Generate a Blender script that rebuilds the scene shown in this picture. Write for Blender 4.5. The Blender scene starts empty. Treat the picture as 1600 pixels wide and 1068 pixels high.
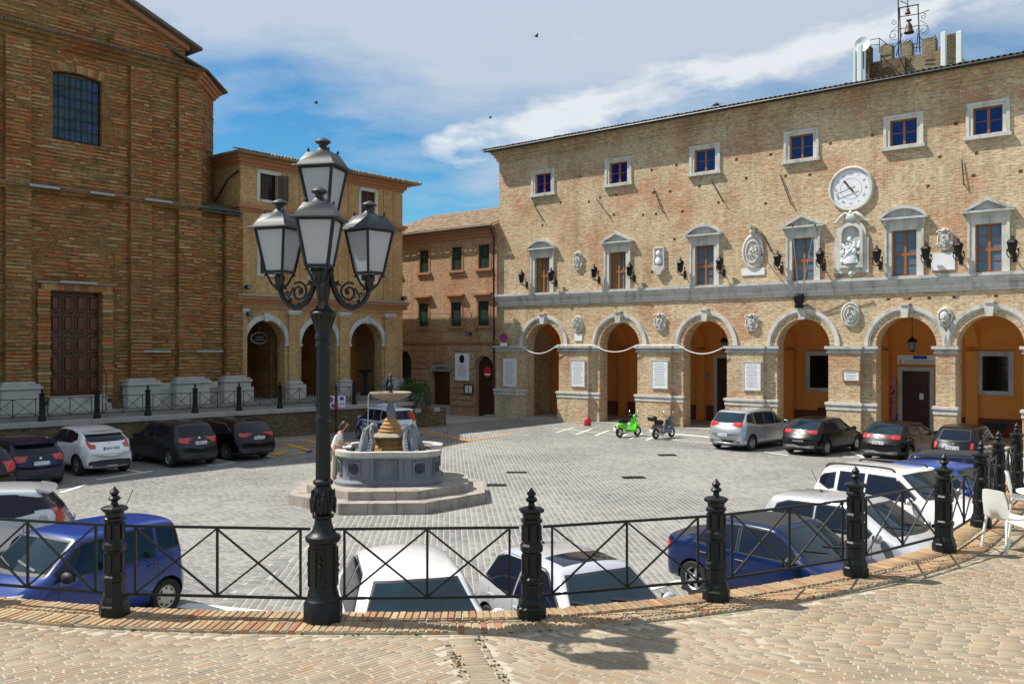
import bpy, bmesh, math, random
import numpy as np
from mathutils import Vector, Matrix, Euler
from mathutils.bvhtree import BVHTree
from mathutils.geometry import tessellate_polygon
random.seed(7); rng = np.random.default_rng(7)
S = bpy.context.scene; COL = S.collection
PI = math.pi; R = math.radians
# ---------------------------------------------------------------- camera, sky, sun, exposure
FPX, CX, HY, CZ = 1420.0, 800.0, 538.0, 4.4
cam = bpy.data.cameras.new('camera'); co = bpy.data.objects.new('camera', cam); COL.objects.link(co)
cam.sensor_width = 36; cam.lens = 36 * FPX / 1600; cam.shift_y = 4 / 1600
cam.clip_start = .1; cam.clip_end = 3000
co.location = (0, 0, CZ); co.rotation_euler = (PI / 2, 0, 0); S.camera = co
SUN_AZ = Vector((1, -.2, 0)).normalized()      # where the light travels to
SUN_EL = 54.5
sl = bpy.data.lights.new('sun', 'SUN'); so = bpy.data.objects.new('sun', sl); COL.objects.link(so)
sl.energy = 5.0; sl.angle = R(.5); sl.color = (1, .95, .86)
sdir = Vector((SUN_AZ.x * math.cos(R(SUN_EL)), SUN_AZ.y * math.cos(R(SUN_EL)), -math.sin(R(SUN_EL))))
so.rotation_euler = sdir.to_track_quat('-Z', 'Y').to_euler(); so.location = (-40, 20, 60)
W = bpy.data.worlds.new('World'); S.world = W; W.use_nodes = True
def build_world():
    nt = W.node_tree; nt.nodes.clear(); n = nt.nodes.new; l = nt.links.new
    out = n('ShaderNodeOutputWorld'); bg = n('ShaderNodeBackground'); l(bg.outputs[0], out.inputs[0])
    bg.inputs[1].default_value = .051
    sky = n('ShaderNodeTexSky'); sky.sky_type = 'NISHITA'; sky.sun_disc = False
    sky.sun_elevation = R(SUN_EL); sky.sun_rotation = math.atan2(-SUN_AZ.x, -SUN_AZ.y)
    sky.air_density = 1.0; sky.dust_density = .3; sky.ozone_density = 2.0; sky.altitude = 300
    hs = n('ShaderNodeHueSaturation'); hs.inputs['Saturation'].default_value = 1.35; hs.inputs['Value'].default_value = 1.35; l(sky.outputs[0], hs.inputs['Color']); tint = n('ShaderNodeMix'); tint.data_type = 'RGBA'; tint.blend_type = 'MULTIPLY'; tint.inputs[0].default_value = 1; l(hs.outputs[0], tint.inputs[6]); tint.inputs[7].default_value = (.82, 1.22, 1.22, 1)
    tc = n('ShaderNodeTexCoord'); sep = n('ShaderNodeSeparateXYZ'); l(tc.outputs['Generated'], sep.inputs[0])
    def mth(op, a, b=None, c=None, clamp=False):
        m = n('ShaderNodeMath'); m.operation = op; m.use_clamp = clamp
        for i, v in enumerate((a, b, c)):
            if v is None: continue
            if hasattr(v, 'links'): l(v, m.inputs[i])
            else: m.inputs[i].default_value = v
        return m.outputs[0]
    x, y, z = sep.outputs
    zz = mth('MAXIMUM', z, 0.02)
    den = mth('ADD', zz, .22)
    comb = n('ShaderNodeCombineXYZ'); l(mth('DIVIDE', x, den), comb.inputs[0]); l(mth('DIVIDE', y, den), comb.inputs[1])
    def noise(sc, det, rough, dist, off):
        mp = n('ShaderNodeMapping'); mp.inputs['Location'].default_value = off; mp.inputs['Scale'].default_value = (1, 1.6, 1); l(comb.outputs[0], mp.inputs[0])
        t = n('ShaderNodeTexNoise'); t.inputs['Scale'].default_value = sc; t.inputs['Detail'].default_value = det
        t.inputs['Roughness'].default_value = rough; t.inputs['Distortion'].default_value = dist; l(mp.outputs[0], t.inputs['Vector']); return t.outputs[0]
    n1 = noise(.75, 9, .55, .3, (1.7, .4, 0)); n2 = noise(3.2, 10, .6, .2, (3.1, 2.2, 0)); mp3 = n('ShaderNodeMapping'); mp3.inputs['Scale'].default_value = (1, 1, 2.6); mp3.inputs['Location'].default_value = (.35, .2, .1); l(tc.outputs['Generated'], mp3.inputs[0]); t3 = n('ShaderNodeTexNoise'); t3.inputs['Scale'].default_value = 5.0; t3.inputs['Detail'].default_value = 12; t3.inputs['Roughness'].default_value = .6; t3.inputs['Distortion'].default_value = .15; l(mp3.outputs[0], t3.inputs['Vector']); n3 = t3.outputs[0]
    # thin high veil: thicker with elevation ; puffy bank to the right
    veil = mth('ADD', mth('MULTIPLY', n1, .75), mth('MULTIPLY', n2, .3))
    veil = mth('ADD', veil, mth('MULTIPLY', mth('SUBTRACT', zz, .235), 1.5))
    veil = mth('SMOOTH_MIN', mth('MULTIPLY', mth('SUBTRACT', veil, .45, None), 4.2, None, True), .86, .12)
    line = mth('ADD', mth('MULTIPLY', x, .20), .207)
    puff = mth('MULTIPLY', n3, 1.15)
    up = mth('ADD', mth('MULTIPLY', mth('SUBTRACT', zz, line), 30.0), .4, None, True)
    dn = mth('ADD', mth('MULTIPLY', mth('SUBTRACT', mth('ADD', line, .055), zz), 30.0), .4, None, True)
    lr = mth('MULTIPLY', mth('ADD', x, .14), 14.0, None, True)
    band = mth('MULTIPLY', mth('MULTIPLY', up, dn), lr)
    puff = mth('MULTIPLY', mth('SUBTRACT', mth('ADD', puff, mth('MULTIPLY', band, .36)), .77), 7.5, None, True)
    above = mth('MULTIPLY', zz, 12.0, None, True)
    veil = mth('MULTIPLY', mth('MAXIMUM', veil, 0.0), above)
    mix1 = n('ShaderNodeMix'); mix1.data_type = 'RGBA'; l(veil, mix1.inputs[0]); l(tint.outputs[2], mix1.inputs[6]); mix1.inputs[7].default_value = (8.5, 9.4, 10.6, 1)
    mix2 = n('ShaderNodeMix'); mix2.data_type = 'RGBA'; l(mth('MULTIPLY', puff, .9), mix2.inputs[0]); l(mix1.outputs[2], mix2.inputs[6]); mix2.inputs[7].default_value = (11.4, 11.9, 12.4, 1)
    l(mix2.outputs[2], bg.inputs[0])
build_world()
S.view_settings.view_transform = 'Standard'; S.view_settings.look = 'None'; S.view_settings.exposure = .5; S.view_settings.gamma = 1
S.view_settings.use_curve_mapping = False
S.cycles.use_denoising = True; S.cycles.max_bounces = 6; S.cycles.transparent_max_bounces = 6
# ---------------------------------------------------------------- frames of reference
HO, HU, HN = (-.77, 54.8), (.772, -.636), (.636, .772)      # town hall: origin, along, inward
CO, CU, CN = (-14.58, 50.0), (.635, .773), (-.773, .635)    # church and palazzo
H_ANG = math.atan2(HU[1], HU[0]); C_ANG = math.atan2(CU[1], CU[0])
TZ, CTZ = 1.57, 1.30      # height of the near terrace and of the church terrace
def ground(x, y, z=0.0):
    d = (CZ - z) * FPX / (y - HY); return Vector(((x - CX) / FPX * d, d, z))
def hall_pt(s, o, z=0): return Vector((HO[0] + HU[0] * s + HN[0] * o, HO[1] + HU[1] * s + HN[1] * o, z))
CK = .93                                                     # the church front is built at this size, on a pavement of its own
def church_pt(s, o, z=0): return Vector(((CO[0] + CU[0] * s + CN[0] * o) * CK, (CO[1] + CU[1] * s + CN[1] * o) * CK, CZ + (z - CZ) * CK))
# ---------------------------------------------------------------- materials
class NT:
    def __init__(s, name):
        s.m = bpy.data.materials.new(name); s.m.use_nodes = True; s.t = s.m.node_tree; s.t.nodes.clear()
        s.out = s.t.nodes.new('ShaderNodeOutputMaterial'); s.b = s.t.nodes.new('ShaderNodeBsdfPrincipled'); s.l(s.b.outputs[0], s.out.inputs[0])
    def n(s, ty, **k):
        nd = s.t.nodes.new('ShaderNode' + ty)
        for a, v in k.items(): setattr(nd, a, v)
        return nd
    def l(s, a, b): s.t.links.new(a, b)
    def put(s, sock, v):
        if hasattr(v, 'links'): s.l(v, sock)
        else: sock.default_value = v
    def math(s, op, a, b=0.0, clamp=False):
        m = s.n('Math', operation=op, use_clamp=clamp); s.put(m.inputs[0], a); s.put(m.inputs[1], b); return m.outputs[0]
    def mix(s, f, a, b, mode='MIX'):
        m = s.n('Mix', data_type='RGBA', blend_type=mode); s.put(m.inputs[0], f)
        s.put(m.inputs[6], a if hasattr(a, 'links') else (*a[:3], 1)); s.put(m.inputs[7], b if hasattr(b, 'links') else (*b[:3], 1)); return m.outputs[2]
    def ramp(s, f, stops):
        r = s.n('ValToRGB'); s.l(f, r.inputs[0]); e = r.color_ramp.elements
        while len(e) < len(stops): e.new(.5)
        for q, (p, c) in zip(e, stops): q.position = p; q.color = (*c, 1) if len(c) == 3 else c
        return r.outputs[0]
    def noise(s, vec, scale, det=4, rough=.5, dist=0):
        t = s.n('TexNoise'); s.l(vec, t.inputs['Vector']); t.inputs['Scale'].default_value = scale; t.inputs['Detail'].default_value = det
        t.inputs['Roughness'].default_value = rough; t.inputs['Distortion'].default_value = dist; return t.outputs[0]
    def obj(s): return s.n('TexCoord').outputs['Object']
    def map(s, vec, sc=(1, 1, 1), loc=(0, 0, 0), rot=(0, 0, 0)):
        m = s.n('Mapping'); s.l(vec, m.inputs[0]); m.inputs['Scale'].default_value = sc; m.inputs['Location'].default_value = loc; m.inputs['Rotation'].default_value = rot; return m.outputs[0]
    def wallvec(s):
        o = s.obj(); sp = s.n('SeparateXYZ'); s.l(o, sp.inputs[0]); c = s.n('CombineXYZ')
        s.l(s.math('ADD', sp.outputs[0], sp.outputs[1]), c.inputs[0]); s.l(sp.outputs[2], c.inputs[1]); return c.outputs[0]
    def bump(s, h, st, d=.02):
        b = s.n('Bump'); b.inputs['Strength'].default_value = st; b.inputs['Distance'].default_value = d; s.l(h, b.inputs['Height']); s.l(b.outputs[0], s.b.inputs['Normal'])
def mat(name, col, rough=.6, metal=0, var=.15, nsc=6, bump=0, coat=0, spec=.5, emit=0):
    k = NT(name); o = k.obj(); nz = k.noise(o, nsc, 5, .6)
    c = k.mix(nz, tuple(x * (1 - var) for x in col), tuple(min(1, x * (1 + var)) for x in col)) if var else None
    k.put(k.b.inputs['Base Color'], c if c else (*col, 1)); k.b.inputs['Roughness'].default_value = rough; k.b.inputs['Metallic'].default_value = metal
    k.b.inputs['Coat Weight'].default_value = coat; k.b.inputs['Coat Roughness'].default_value = .04; k.b.inputs['Specular IOR Level'].default_value = spec
    if bump: k.bump(nz, bump, .02)
    if emit: k.b.inputs['Emission Color'].default_value = (*col, 1); k.b.inputs['Emission Strength'].default_value = emit
    return k.m
def brick_mat(name, light, mid, red, mortar, red_amt=.5, dirt=.25, rowh=.068, bw=.28, bump=.6, dirtcol=(.05, .045, .03), coarse=0):
    k = NT(name); v = k.wallvec(); o = k.obj()
    b = k.n('TexBrick'); k.l(v, b.inputs['Vector']); b.inputs['Color1'].default_value = (0, 0, 0, 1); b.inputs['Color2'].default_value = (1, 1, 1, 1); b.inputs['Mortar'].default_value = (.5, .5, .5, 1)
    b.inputs['Scale'].default_value = 1; b.inputs['Brick Width'].default_value = bw; b.inputs['Row Height'].default_value = rowh; b.inputs['Mortar Size'].default_value = .007; b.inputs['Mortar Smooth'].default_value = .2
    big = k.noise(v, .45, 3, .5); st = k.noise(k.map(v, (1.6, 9.0, 1)), 1.0, 6, .7); fine = k.noise(k.map(v, (5, 15, 1)), 1.0, 3, .6)
    c = k.mix(k.ramp(b.outputs[0], [(0, (0, 0, 0)), (1, (1, 1, 1))]), mid, light)
    f = k.math('ADD', k.math('MULTIPLY', st, .6), k.math('MULTIPLY', big, .55)); f = k.math('ADD', f, k.math('MULTIPLY', b.outputs[0], .12))
    f = k.ramp(f, [(.80 - red_amt * .3, (0, 0, 0)), (.90 - red_amt * .3, (1, 1, 1))])
    c = k.mix(k.math('MULTIPLY', f, .85), c, red)
    d = k.ramp(k.noise(k.map(v, (1, 1.4, 1), (5, 9, 0)), .7, 8, .65), [(.45, (0, 0, 0)), (.72, (1, 1, 1))])
    c = k.mix(k.math('MULTIPLY', d, dirt), c, dirtcol)
    c = k.mix(k.ramp(fine, [(.35, (1, 1, 1)), (.5, (0, 0, 0))]), c, tuple(x * .55 for x in mid))
    s2 = k.noise(k.map(v, (3.4, 13.0, 1), (3, 7, 0)), 1.0, 5, .75); c = k.mix(.8, c, k.ramp(s2, [(.30, (.32, .29, .26)), (.5, (.95, .95, .95)), (.70, (1.35, 1.33, 1.25))]), 'MULTIPLY')
    run = k.noise(k.map(v, (1.5, .10, 1), (2, 3, 0)), 1.0, 6, .7); c = k.mix(.7, c, k.ramp(run, [(.36, (.66, .65, .63)), (.52, (1, 1, 1))]), 'MULTIPLY')
    c = k.mix(k.math('MULTIPLY', b.outputs[1], .8), c, mortar)
    k.l(c, k.b.inputs['Base Color']); k.b.inputs['Roughness'].default_value = .9; k.b.inputs['Specular IOR Level'].default_value = .2
    h = k.math('SUBTRACT', k.math('MULTIPLY', fine, 1.2), k.math('MULTIPLY', b.outputs[1], .6)); k.bump(h, bump, .03)
    return k.m
def piece_mat(name, cols, rough=.85, bump=.4, big=None, vein=12, grime=0, grimecol=(.05, .045, .03)):
    """pieces that each get their own tone, by mesh island and by object"""
    k = NT(name); g = k.n('NewGeometry'); oi = k.n('ObjectInfo'); o = g.outputs['Position']
    r = k.math('FRACT', k.math('ADD', g.outputs['Random Per Island'], oi.outputs['Random']))
    stops = [(i / (len(cols) - 1), c) for i, c in enumerate(cols)]
    c = k.ramp(r, stops); nz = k.noise(o, vein, 6, .65)
    c = k.mix(.35, c, k.ramp(nz, [(.3, (.25, .25, .25)), (.7, (1.0, 1.0, 1.0))]), 'MULTIPLY')
    if big: c = k.mix(k.ramp(k.noise(o, .22, 5, .6), [(.42, (0, 0, 0)), (.62, (1, 1, 1))]), c, k.mix(1, c, big, 'MULTIPLY'))
    if grime: c = k.mix(k.math('MULTIPLY', k.ramp(k.noise(o, 1.3, 8, .7), [(.5, (0, 0, 0)), (.72, (1, 1, 1))]), grime), c, grimecol)
    k.l(c, k.b.inputs['Base Color']); k.b.inputs['Roughness'].default_value = rough; k.b.inputs['Specular IOR Level'].default_value = .3; k.bump(nz, bump, .01)
    return k.m
def stone_mat(name, col, streak=.5, dark=(.08, .08, .08), sc=3):
    k = NT(name); o = k.obj(); a = k.noise(o, sc, 8, .65); v = k.noise(k.map(o, (sc * 1.2, sc * 1.2, .7)), 1, 7, .7)
    c = k.mix(a, tuple(x * .82 for x in col), tuple(min(1, x * 1.12) for x in col))
    c = k.mix(k.math('MULTIPLY', k.ramp(v, [(.48, (0, 0, 0)), (.7, (1, 1, 1))]), streak), c, dark)
    k.l(c, k.b.inputs['Base Color']); k.b.inputs['Roughness'].default_value = .8; k.bump(a, .5, .02); return k.m
M = {}
M['brick_hall'] = brick_mat('pale brick', (.70, .56, .375), (.57, .43, .27), (.50, .20, .10), (.62, .52, .38), .58, .28)
M['brick_church'] = brick_mat('church brick', (.42, .26, .10), (.32, .18, .07), (.38, .09, .03), (.12, .085, .045), .62, .62, .07, .3, 1.0, (.055, .045, .02))
M['church_course'] = piece_mat('weathered church courses', [(.42, .24, .10), (.31, .16, .065), (.45, .29, .14), (.42, .11, .04), (.15, .13, .06), (.46, .23, .08), (.46, .14, .05), (.21, .17, .08), (.47, .33, .17)], .9, .8, vein=9, grime=.45, grimecol=(.06, .055, .025))
M['brick_palazzo'] = brick_mat('palazzo brick', (.64, .42, .20), (.54, .34, .15), (.50, .17, .065), (.44, .32, .19), .42, .3)
M['brick_back'] = brick_mat('pinkish brick', (.54, .36, .22), (.46, .28, .16), (.44, .15, .07), (.50, .38, .26), .58, .2)
M['brick_dark'] = brick_mat('old wall brick', (.26, .19, .11), (.16, .115, .07), (.24, .09, .04), (.10, .085, .06), .35, .7, .075, .24, 1.0, (.035, .035, .03))
M['white_stone'] = stone_mat('white stone', (.58, .56, .52), .7, (.15, .145, .135), 2.5)
M['grey_stone'] = stone_mat('grey stone', (.50, .50, .49), .6, (.12, .12, .12), 2)
M['travertine'] = stone_mat('weathered plinth stone', (.44, .43, .41), .5, (.10, .11, .12), 1.6)
M['fountain_stone'] = stone_mat('fountain stone', (.17, .18, .205), .6, (.05, .06, .08), 2.5)
M['fountain_rim'] = stone_mat('pale rim stone', (.44, .42, .38), .5, (.12, .11, .10), 3); M['bowl_stone'] = stone_mat('brownish bowl stone', (.30, .24, .17), .6, (.07, .06, .05), 4)
M['beast_stone'] = stone_mat('carved stone with painted crevices', (.24, .255, .27), .9, (.025, .03, .035), 7)  # strong dark streaks paint in the highlights and shaded crevices of the carving
M['amber_stone'] = stone_mat('ochre stained stone', (.42, .22, .075), .8, (.14, .06, .02), 3)
M['step_stone'] = stone_mat('pinkish step stone', (.34, .30, .255), .7, (.10, .08, .065), 2.2)
M['terracotta_trim'] = mat('terracotta moulding', (.36, .16, .08), .9, var=.3, bump=.3)
M['render_orange'] = mat('orange render', (.72, .27, .055), .92, var=.16, nsc=1.2)
M['render_dado'] = mat('dark red dado', (.15, .045, .025), .9, var=.15)
M['iron'] = mat('painted cast iron', (.006, .0075, .009), .42, 0, var=.4, nsc=30, bump=.12, spec=.32)
M['iron_grey'] = mat('dark grey lamp roof', (.018, .025, .032), .5, 0, var=.2, nsc=14)
M['black'] = mat('black paint', (.01, .01, .011), .5, var=.2)
M['black_metal'] = mat('wrought iron', (.015, .014, .014), .5, .6, var=.3)
M['rubber'] = mat('rubber', (.014, .014, .015), .8, var=.2)
M['opal'] = mat('frosted lantern glass', (.60, .64, .72), .45, var=.08, nsc=3); M['opal'].node_tree.nodes['Principled BSDF'].inputs['Transmission Weight'].default_value = .55
M['wood_dark'] = mat('dark door wood', (.05, .018, .008), .45, var=.5, nsc=9)
M['wood_panel'] = mat('red brown door panel', (.10, .022, .008), .4, var=.5, nsc=5)
M['wood_window'] = mat('window wood', (.28, .10, .035), .55, var=.25)
M['shutter'] = mat('dark green shutters', (.012, .042, .03), .5, var=.2)
M['shutter_brown'] = mat('brown shutters', (.035, .018, .012), .55, var=.3)
M['marble'] = mat('white marble', (.72, .73, .76), .4, var=.08, nsc=4)
M['lead'] = mat('grey lead sheet', (.30, .33, .36), .5, .3, var=.2)
M['white_paint'] = mat('white paint', (.78, .78, .78), .5, var=.05)
M['off_white'] = mat('antenna plastic', (.62, .68, .68), .5, var=.04)
M['rust'] = mat('rusty bell bronze', (.09, .06, .055), .55, .7, var=.35)
M['water'] = mat('basin water', (.03, .045, .05), .05, var=.1)
M['plastic_white'] = mat('white plastic chair', (.74, .74, .70), .35, var=.03)
M['leaf'] = piece_mat('leaf', [(.03, .075, .015), (.055, .12, .025), (.025, .055, .015), (.07, .13, .03)], .7, .1)
M['moss'] = piece_mat('moss', [(.06, .07, .02), (.09, .09, .03), (.04, .05, .02)], .9, .1)
M['tile'] = piece_mat('old roof tile', [(.34, .24, .15), (.26, .18, .115), (.42, .33, .22), (.20, .15, .11), (.38, .22, .13)], .9, .6, grime=.5)
M['tile_shade'] = piece_mat('shaded roof tile', [(.13, .12, .10), (.2, .17, .13), (.09, .09, .07), (.16, .12, .09)], .9, .6, grime=.5)  # darker copy of the roof tile, shade put into its colours
M['sett'] = piece_mat('grey setts', [(.24, .235, .225), (.30, .29, .27), (.265, .257, .24), (.205, .205, .203), (.325, .31, .28), (.25, .24, .222)], .8, .5, big=(.72, .73, .76), vein=20, grime=.3)
M['joint'] = mat('pale joint sand', (.345, .335, .31), .95, var=.2, nsc=9)
M['pave_brick'] = piece_mat('pale paving brick', [(.34, .275, .19), (.29, .24, .165), (.39, .325, .235), (.35, .235, .145), (.26, .225, .175), (.37, .30, .205), (.31, .26, .19)], .9, .3, big=(.86, .84, .80), vein=40, grime=.22, grimecol=(.09, .075, .05))
M['pave_joint'] = mat('sandy joint', (.38, .335, .265), .95, var=.35, nsc=14)
M['coping_brick'] = piece_mat('edging brick', [(.42, .29, .16), (.37, .23, .12), (.48, .35, .20), (.40, .27, .15), (.34, .15, .08), (.42, .32, .19), (.30, .22, .14), (.36, .26, .16)], .9, .6, vein=30, grime=.55)
M['kerb'] = stone_mat('kerb stone', (.36, .345, .32), .4, (.14, .13, .12), 1.5)
M['terrace_stone'] = stone_mat('dark terrace paving', (.24, .235, .22), .5, (.10, .10, .09), .8)
M['line_white'] = mat('worn white road paint', (.66, .66, .64), .7, var=.18, nsc=8)
M['line_yellow'] = mat('worn yellow road paint', (.60, .30, .02), .75, var=.3, nsc=7)
M['line_blue'] = mat('blue road paint', (.05, .12, .40), .7, var=.15)
M['skin'] = mat('skin', (.50, .27, .18), .55, var=.05)
M['hair'] = mat('dark brown hair', (.03, .015, .01), .55, var=.3)
M['glass_hall'] = mat('window pane', (.10, .14, .20), .08, var=.6, nsc=1.2)
M['glass_up'] = mat('dark blue window pane', (.003, .015, .13), .06, var=.2, nsc=.6)
M['curtain'] = mat('ochre curtain', (.33, .20, .06), .9, var=.25, nsc=3)
M['dark_glass'] = mat('dark interior glass', (.008, .008, .01), .1, var=.2)
M['church_glass'] = piece_mat('church glass', [(.03, .075, .11), (.02, .05, .10), (.025, .06, .24), (.05, .085, .10), (.03, .07, .12)], .25, .05)
M['ink'] = mat('inscription ink', (.22, .22, .25), .8, var=.1)
M['red'] = mat('red enamel', (.50, .02, .03), .4, var=.1)
M['sign_blue'] = mat('sign blue', (.03, .06, .35), .4, var=.05)
# ---------------------------------------------------------------- mesh builder
class MB:
    def __init__(s): s.v = []; s.f = []; s.m = []; s.sm = []
    def add(s, vs, fs, mi=0, smooth=False):
        o = len(s.v); s.v += [tuple(p) for p in vs]
        for f in fs: s.f.append(tuple(o + i for i in f)); s.m.append(mi); s.sm.append(smooth)
    def box(s, x0, x1, y0, y1, z0, z1, mi=0, rot=None, org=None):
        vs = [Vector(p) for p in ((x0, y0, z0), (x1, y0, z0), (x1, y1, z0), (x0, y1, z0), (x0, y0, z1), (x1, y0, z1), (x1, y1, z1), (x0, y1, z1))]
        if rot is not None: vs = [rot @ (p - org) + org for p in vs]
        s.add(vs, ((0, 3, 2, 1), (4, 5, 6, 7), (0, 1, 5, 4), (1, 2, 6, 5), (2, 3, 7, 6), (3, 0, 4, 7)), mi)
    def bevbox(s, x0, x1, y0, y1, z0, z1, b, mi=0):
        """box whose four upright edges and top rim are chamfered"""
        def ring(z, i): return [(x0 + i + b, y0 + i, z), (x1 - i - b, y0 + i, z), (x1 - i, y0 + i + b, z), (x1 - i, y1 - i - b, z), (x1 - i - b, y1 - i, z), (x0 + i + b, y1 - i, z), (x0 + i, y1 - i - b, z), (x0 + i, y0 + i + b, z)]
        rs = [ring(z0, b), ring(z0 + b, 0), ring(z1 - b, 0), ring(z1, b)]; vs = sum(rs, []); fs = []
        for k in range(3):
            for i in range(8): fs.append((k * 8 + i, k * 8 + (i + 1) % 8, k * 8 + 8 + (i + 1) % 8, k * 8 + 8 + i))
        fs.append(tuple(range(7, -1, -1))); fs.append(tuple(range(24, 32))); s.add(vs, fs, mi)
    def lathe(s, prof, seg=16, c=(0, 0, 0), mi=0, smooth=True, ang0=0, caps=True, sx=1, sy=1, rotm=None):
        vs = []; fs = []
        for r, z in prof:
            for i in range(seg):
                a = ang0 + 2 * PI * i / seg; p = Vector((r * math.cos(a) * sx, r * math.sin(a) * sy, z))
                if rotm: p = rotm @ p
                vs.append((p.x + c[0], p.y + c[1], p.z + c[2]))
        for k in range(len(prof) - 1):
            for i in range(seg): fs.append((k * seg + i, k * seg + (i + 1) % seg, (k + 1) * seg + (i + 1) % seg, (k + 1) * seg + i))
        if caps: fs.append(tuple(range(seg - 1, -1, -1))); fs.append(tuple((len(prof) - 1) * seg + i for i in range(seg)))
        s.add(vs, fs, mi, smooth)
    def tube(s, path, r, seg=8, mi=0, smooth=True, caps=True):
        P = [Vector(p) for p in path]; n = len(P); rs = r if isinstance(r, (list, tuple)) else [r] * n
        t0 = (P[1] - P[0]).normalized(); up = Vector((0, 0, 1)) if abs(t0.z) < .9 else Vector((1, 0, 0)); nrm = t0.cross(up).normalized(); vs = []; fs = []
        for i in range(n):
            t = ((P[min(i + 1, n - 1)] - P[max(i - 1, 0)])).normalized(); nrm = (nrm - t * nrm.dot(t)).normalized(); b = t.cross(nrm)
            for j in range(seg): a = 2 * PI * j / seg; vs.append(P[i] + (nrm * math.cos(a) + b * math.sin(a)) * rs[i])
        for i in range(n - 1):
            for j in range(seg): fs.append((i * seg + j, i * seg + (j + 1) % seg, (i + 1) * seg + (j + 1) % seg, (i + 1) * seg + j))
        if caps: fs.append(tuple(range(seg - 1, -1, -1))); fs.append(tuple((n - 1) * seg + j for j in range(seg)))
        s.add(vs, fs, mi, smooth)
    def prism(s, poly, d0, d1, axis='y', mi=0, smooth=False):
        """poly of (a, b) in the plane across the axis, extruded from d0 to d1 along it"""
        mk = {'y': lambda a, b, d: (a, d, b), 'z': lambda a, b, d: (a, b, d), 'x': lambda a, b, d: (d, a, b)}[axis]; n = len(poly)
        vs = [mk(a, b, d0) for a, b in poly] + [mk(a, b, d1) for a, b in poly]
        fs = [tuple(range(n)), tuple(range(2 * n - 1, n - 1, -1))] + [(i, n + i, n + (i + 1) % n, (i + 1) % n) for i in range(n)]
        s.add(vs, fs, mi, smooth)
    def strip(s, inner, outer, d0, d1, mi=0, closed=False, axis='y'):
        """a band between two matching outlines, extruded along the axis"""
        mk = {'y': lambda a, b, d: (a, d, b), 'z': lambda a, b, d: (a, b, d)}[axis]; n = len(inner)
        vs = [mk(a, b, d0) for a, b in inner] + [mk(a, b, d0) for a, b in outer] + [mk(a, b, d1) for a, b in inner] + [mk(a, b, d1) for a, b in outer]; fs = []
        for i in range(n if closed else n - 1):
            j = (i + 1) % n; fs += [(i, j, n + j, n + i), (2 * n + i, 3 * n + i, 3 * n + j, 2 * n + j), (i, 2 * n + i, 2 * n + j, j), (n + i, n + j, 3 * n + j, 3 * n + i)]
        if not closed: fs += [(0, n, 3 * n, 2 * n), (n - 1, 3 * n - 1, 4 * n - 1, 2 * n - 1)]
        s.add(vs, fs, mi)
    def sphere(s, c, r, seg=12, rings=8, mi=0, sc=(1, 1, 1), rotm=None):
        pr = [(max(1e-4, r * math.sin(PI * k / rings)), -r * math.cos(PI * k / rings)) for k in range(rings + 1)]
        pr = [(a, b * sc[2]) for a, b in pr]; s.lathe(pr, seg, c, mi, True, 0, False, sc[0], sc[1], rotm)
    def mesh(s, name, mats, fix=True):
        me = bpy.data.meshes.new(name); me.from_pydata(s.v, [], s.f)
        for m in (mats if isinstance(mats, (list, tuple)) else [mats]): me.materials.append(M[m] if isinstance(m, str) else m)
        if me.polygons:
            me.polygons.foreach_set('material_index', s.m); me.polygons.foreach_set('use_smooth', s.sm)
        if fix:
            bm = bmesh.new(); bm.from_mesh(me); bmesh.ops.recalc_face_normals(bm, faces=bm.faces); bm.to_mesh(me); bm.free()
        if any(s.sm): me.set_sharp_from_angle(angle=R(42))
        return me
    def build(s, name, mats, parent=None, loc=None, fix=True, **k):
        return link(name, s.mesh(name, mats, fix), parent, loc, **k)
def link(name, data, parent=None, loc=None, rot=None, **k):
    o = bpy.data.objects.new(name, data); COL.objects.link(o)
    if parent: o.parent = parent
    if loc is not None: o.location = loc
    if rot is not None: o.rotation_euler = rot
    for a, v in k.items(): o[a] = v
    return o
def thing(name, label, cat, loc=(0, 0, 0), rz=0, group=None):
    o = link(name, None, None, loc, (0, 0, rz)); o['label'] = label; o['category'] = cat
    if group: o['group'] = group
    return o
def kids(o): return [c for c in KID.get(o, [])]
def copy_tree(root, loc, rz=None, label=None):
    ch = [c for c in bpy.data.objects if c.parent == root]
    def cp(o, par):
        c = o.copy(); COL.objects.link(c); c.parent = par
        for q in [x for x in bpy.data.objects if x.parent == o]: cp(q, c)
        return c
    r = root.copy(); COL.objects.link(r); r.location = loc
    if rz is not None: r.rotation_euler = (0, 0, rz)
    if label: r['label'] = label
    for c in ch: cp(c, r)
    return r
def arc(cx, cz, r, a0, a1, n): return [(cx + r * math.cos(R(a0 + (a1 - a0) * i / n)), cz + r * math.sin(R(a0 + (a1 - a0) * i / n))) for i in range(n + 1)]
def catmull(P, n):
    P = [Vector(p) for p in P]; P = [2 * P[0] - P[1]] + P + [2 * P[-1] - P[-2]]; out = []
    for i in range(1, len(P) - 2):
        for k in range(n):
            t = k / n; a, b, c, d = P[i - 1:i + 3]
            out.append(.5 * ((2 * b) + (c - a) * t + (2 * a - 5 * b + 4 * c - d) * t * t + (3 * b - a - 3 * c + d) * t ** 3))
    out.append(P[-2]); return out
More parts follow.
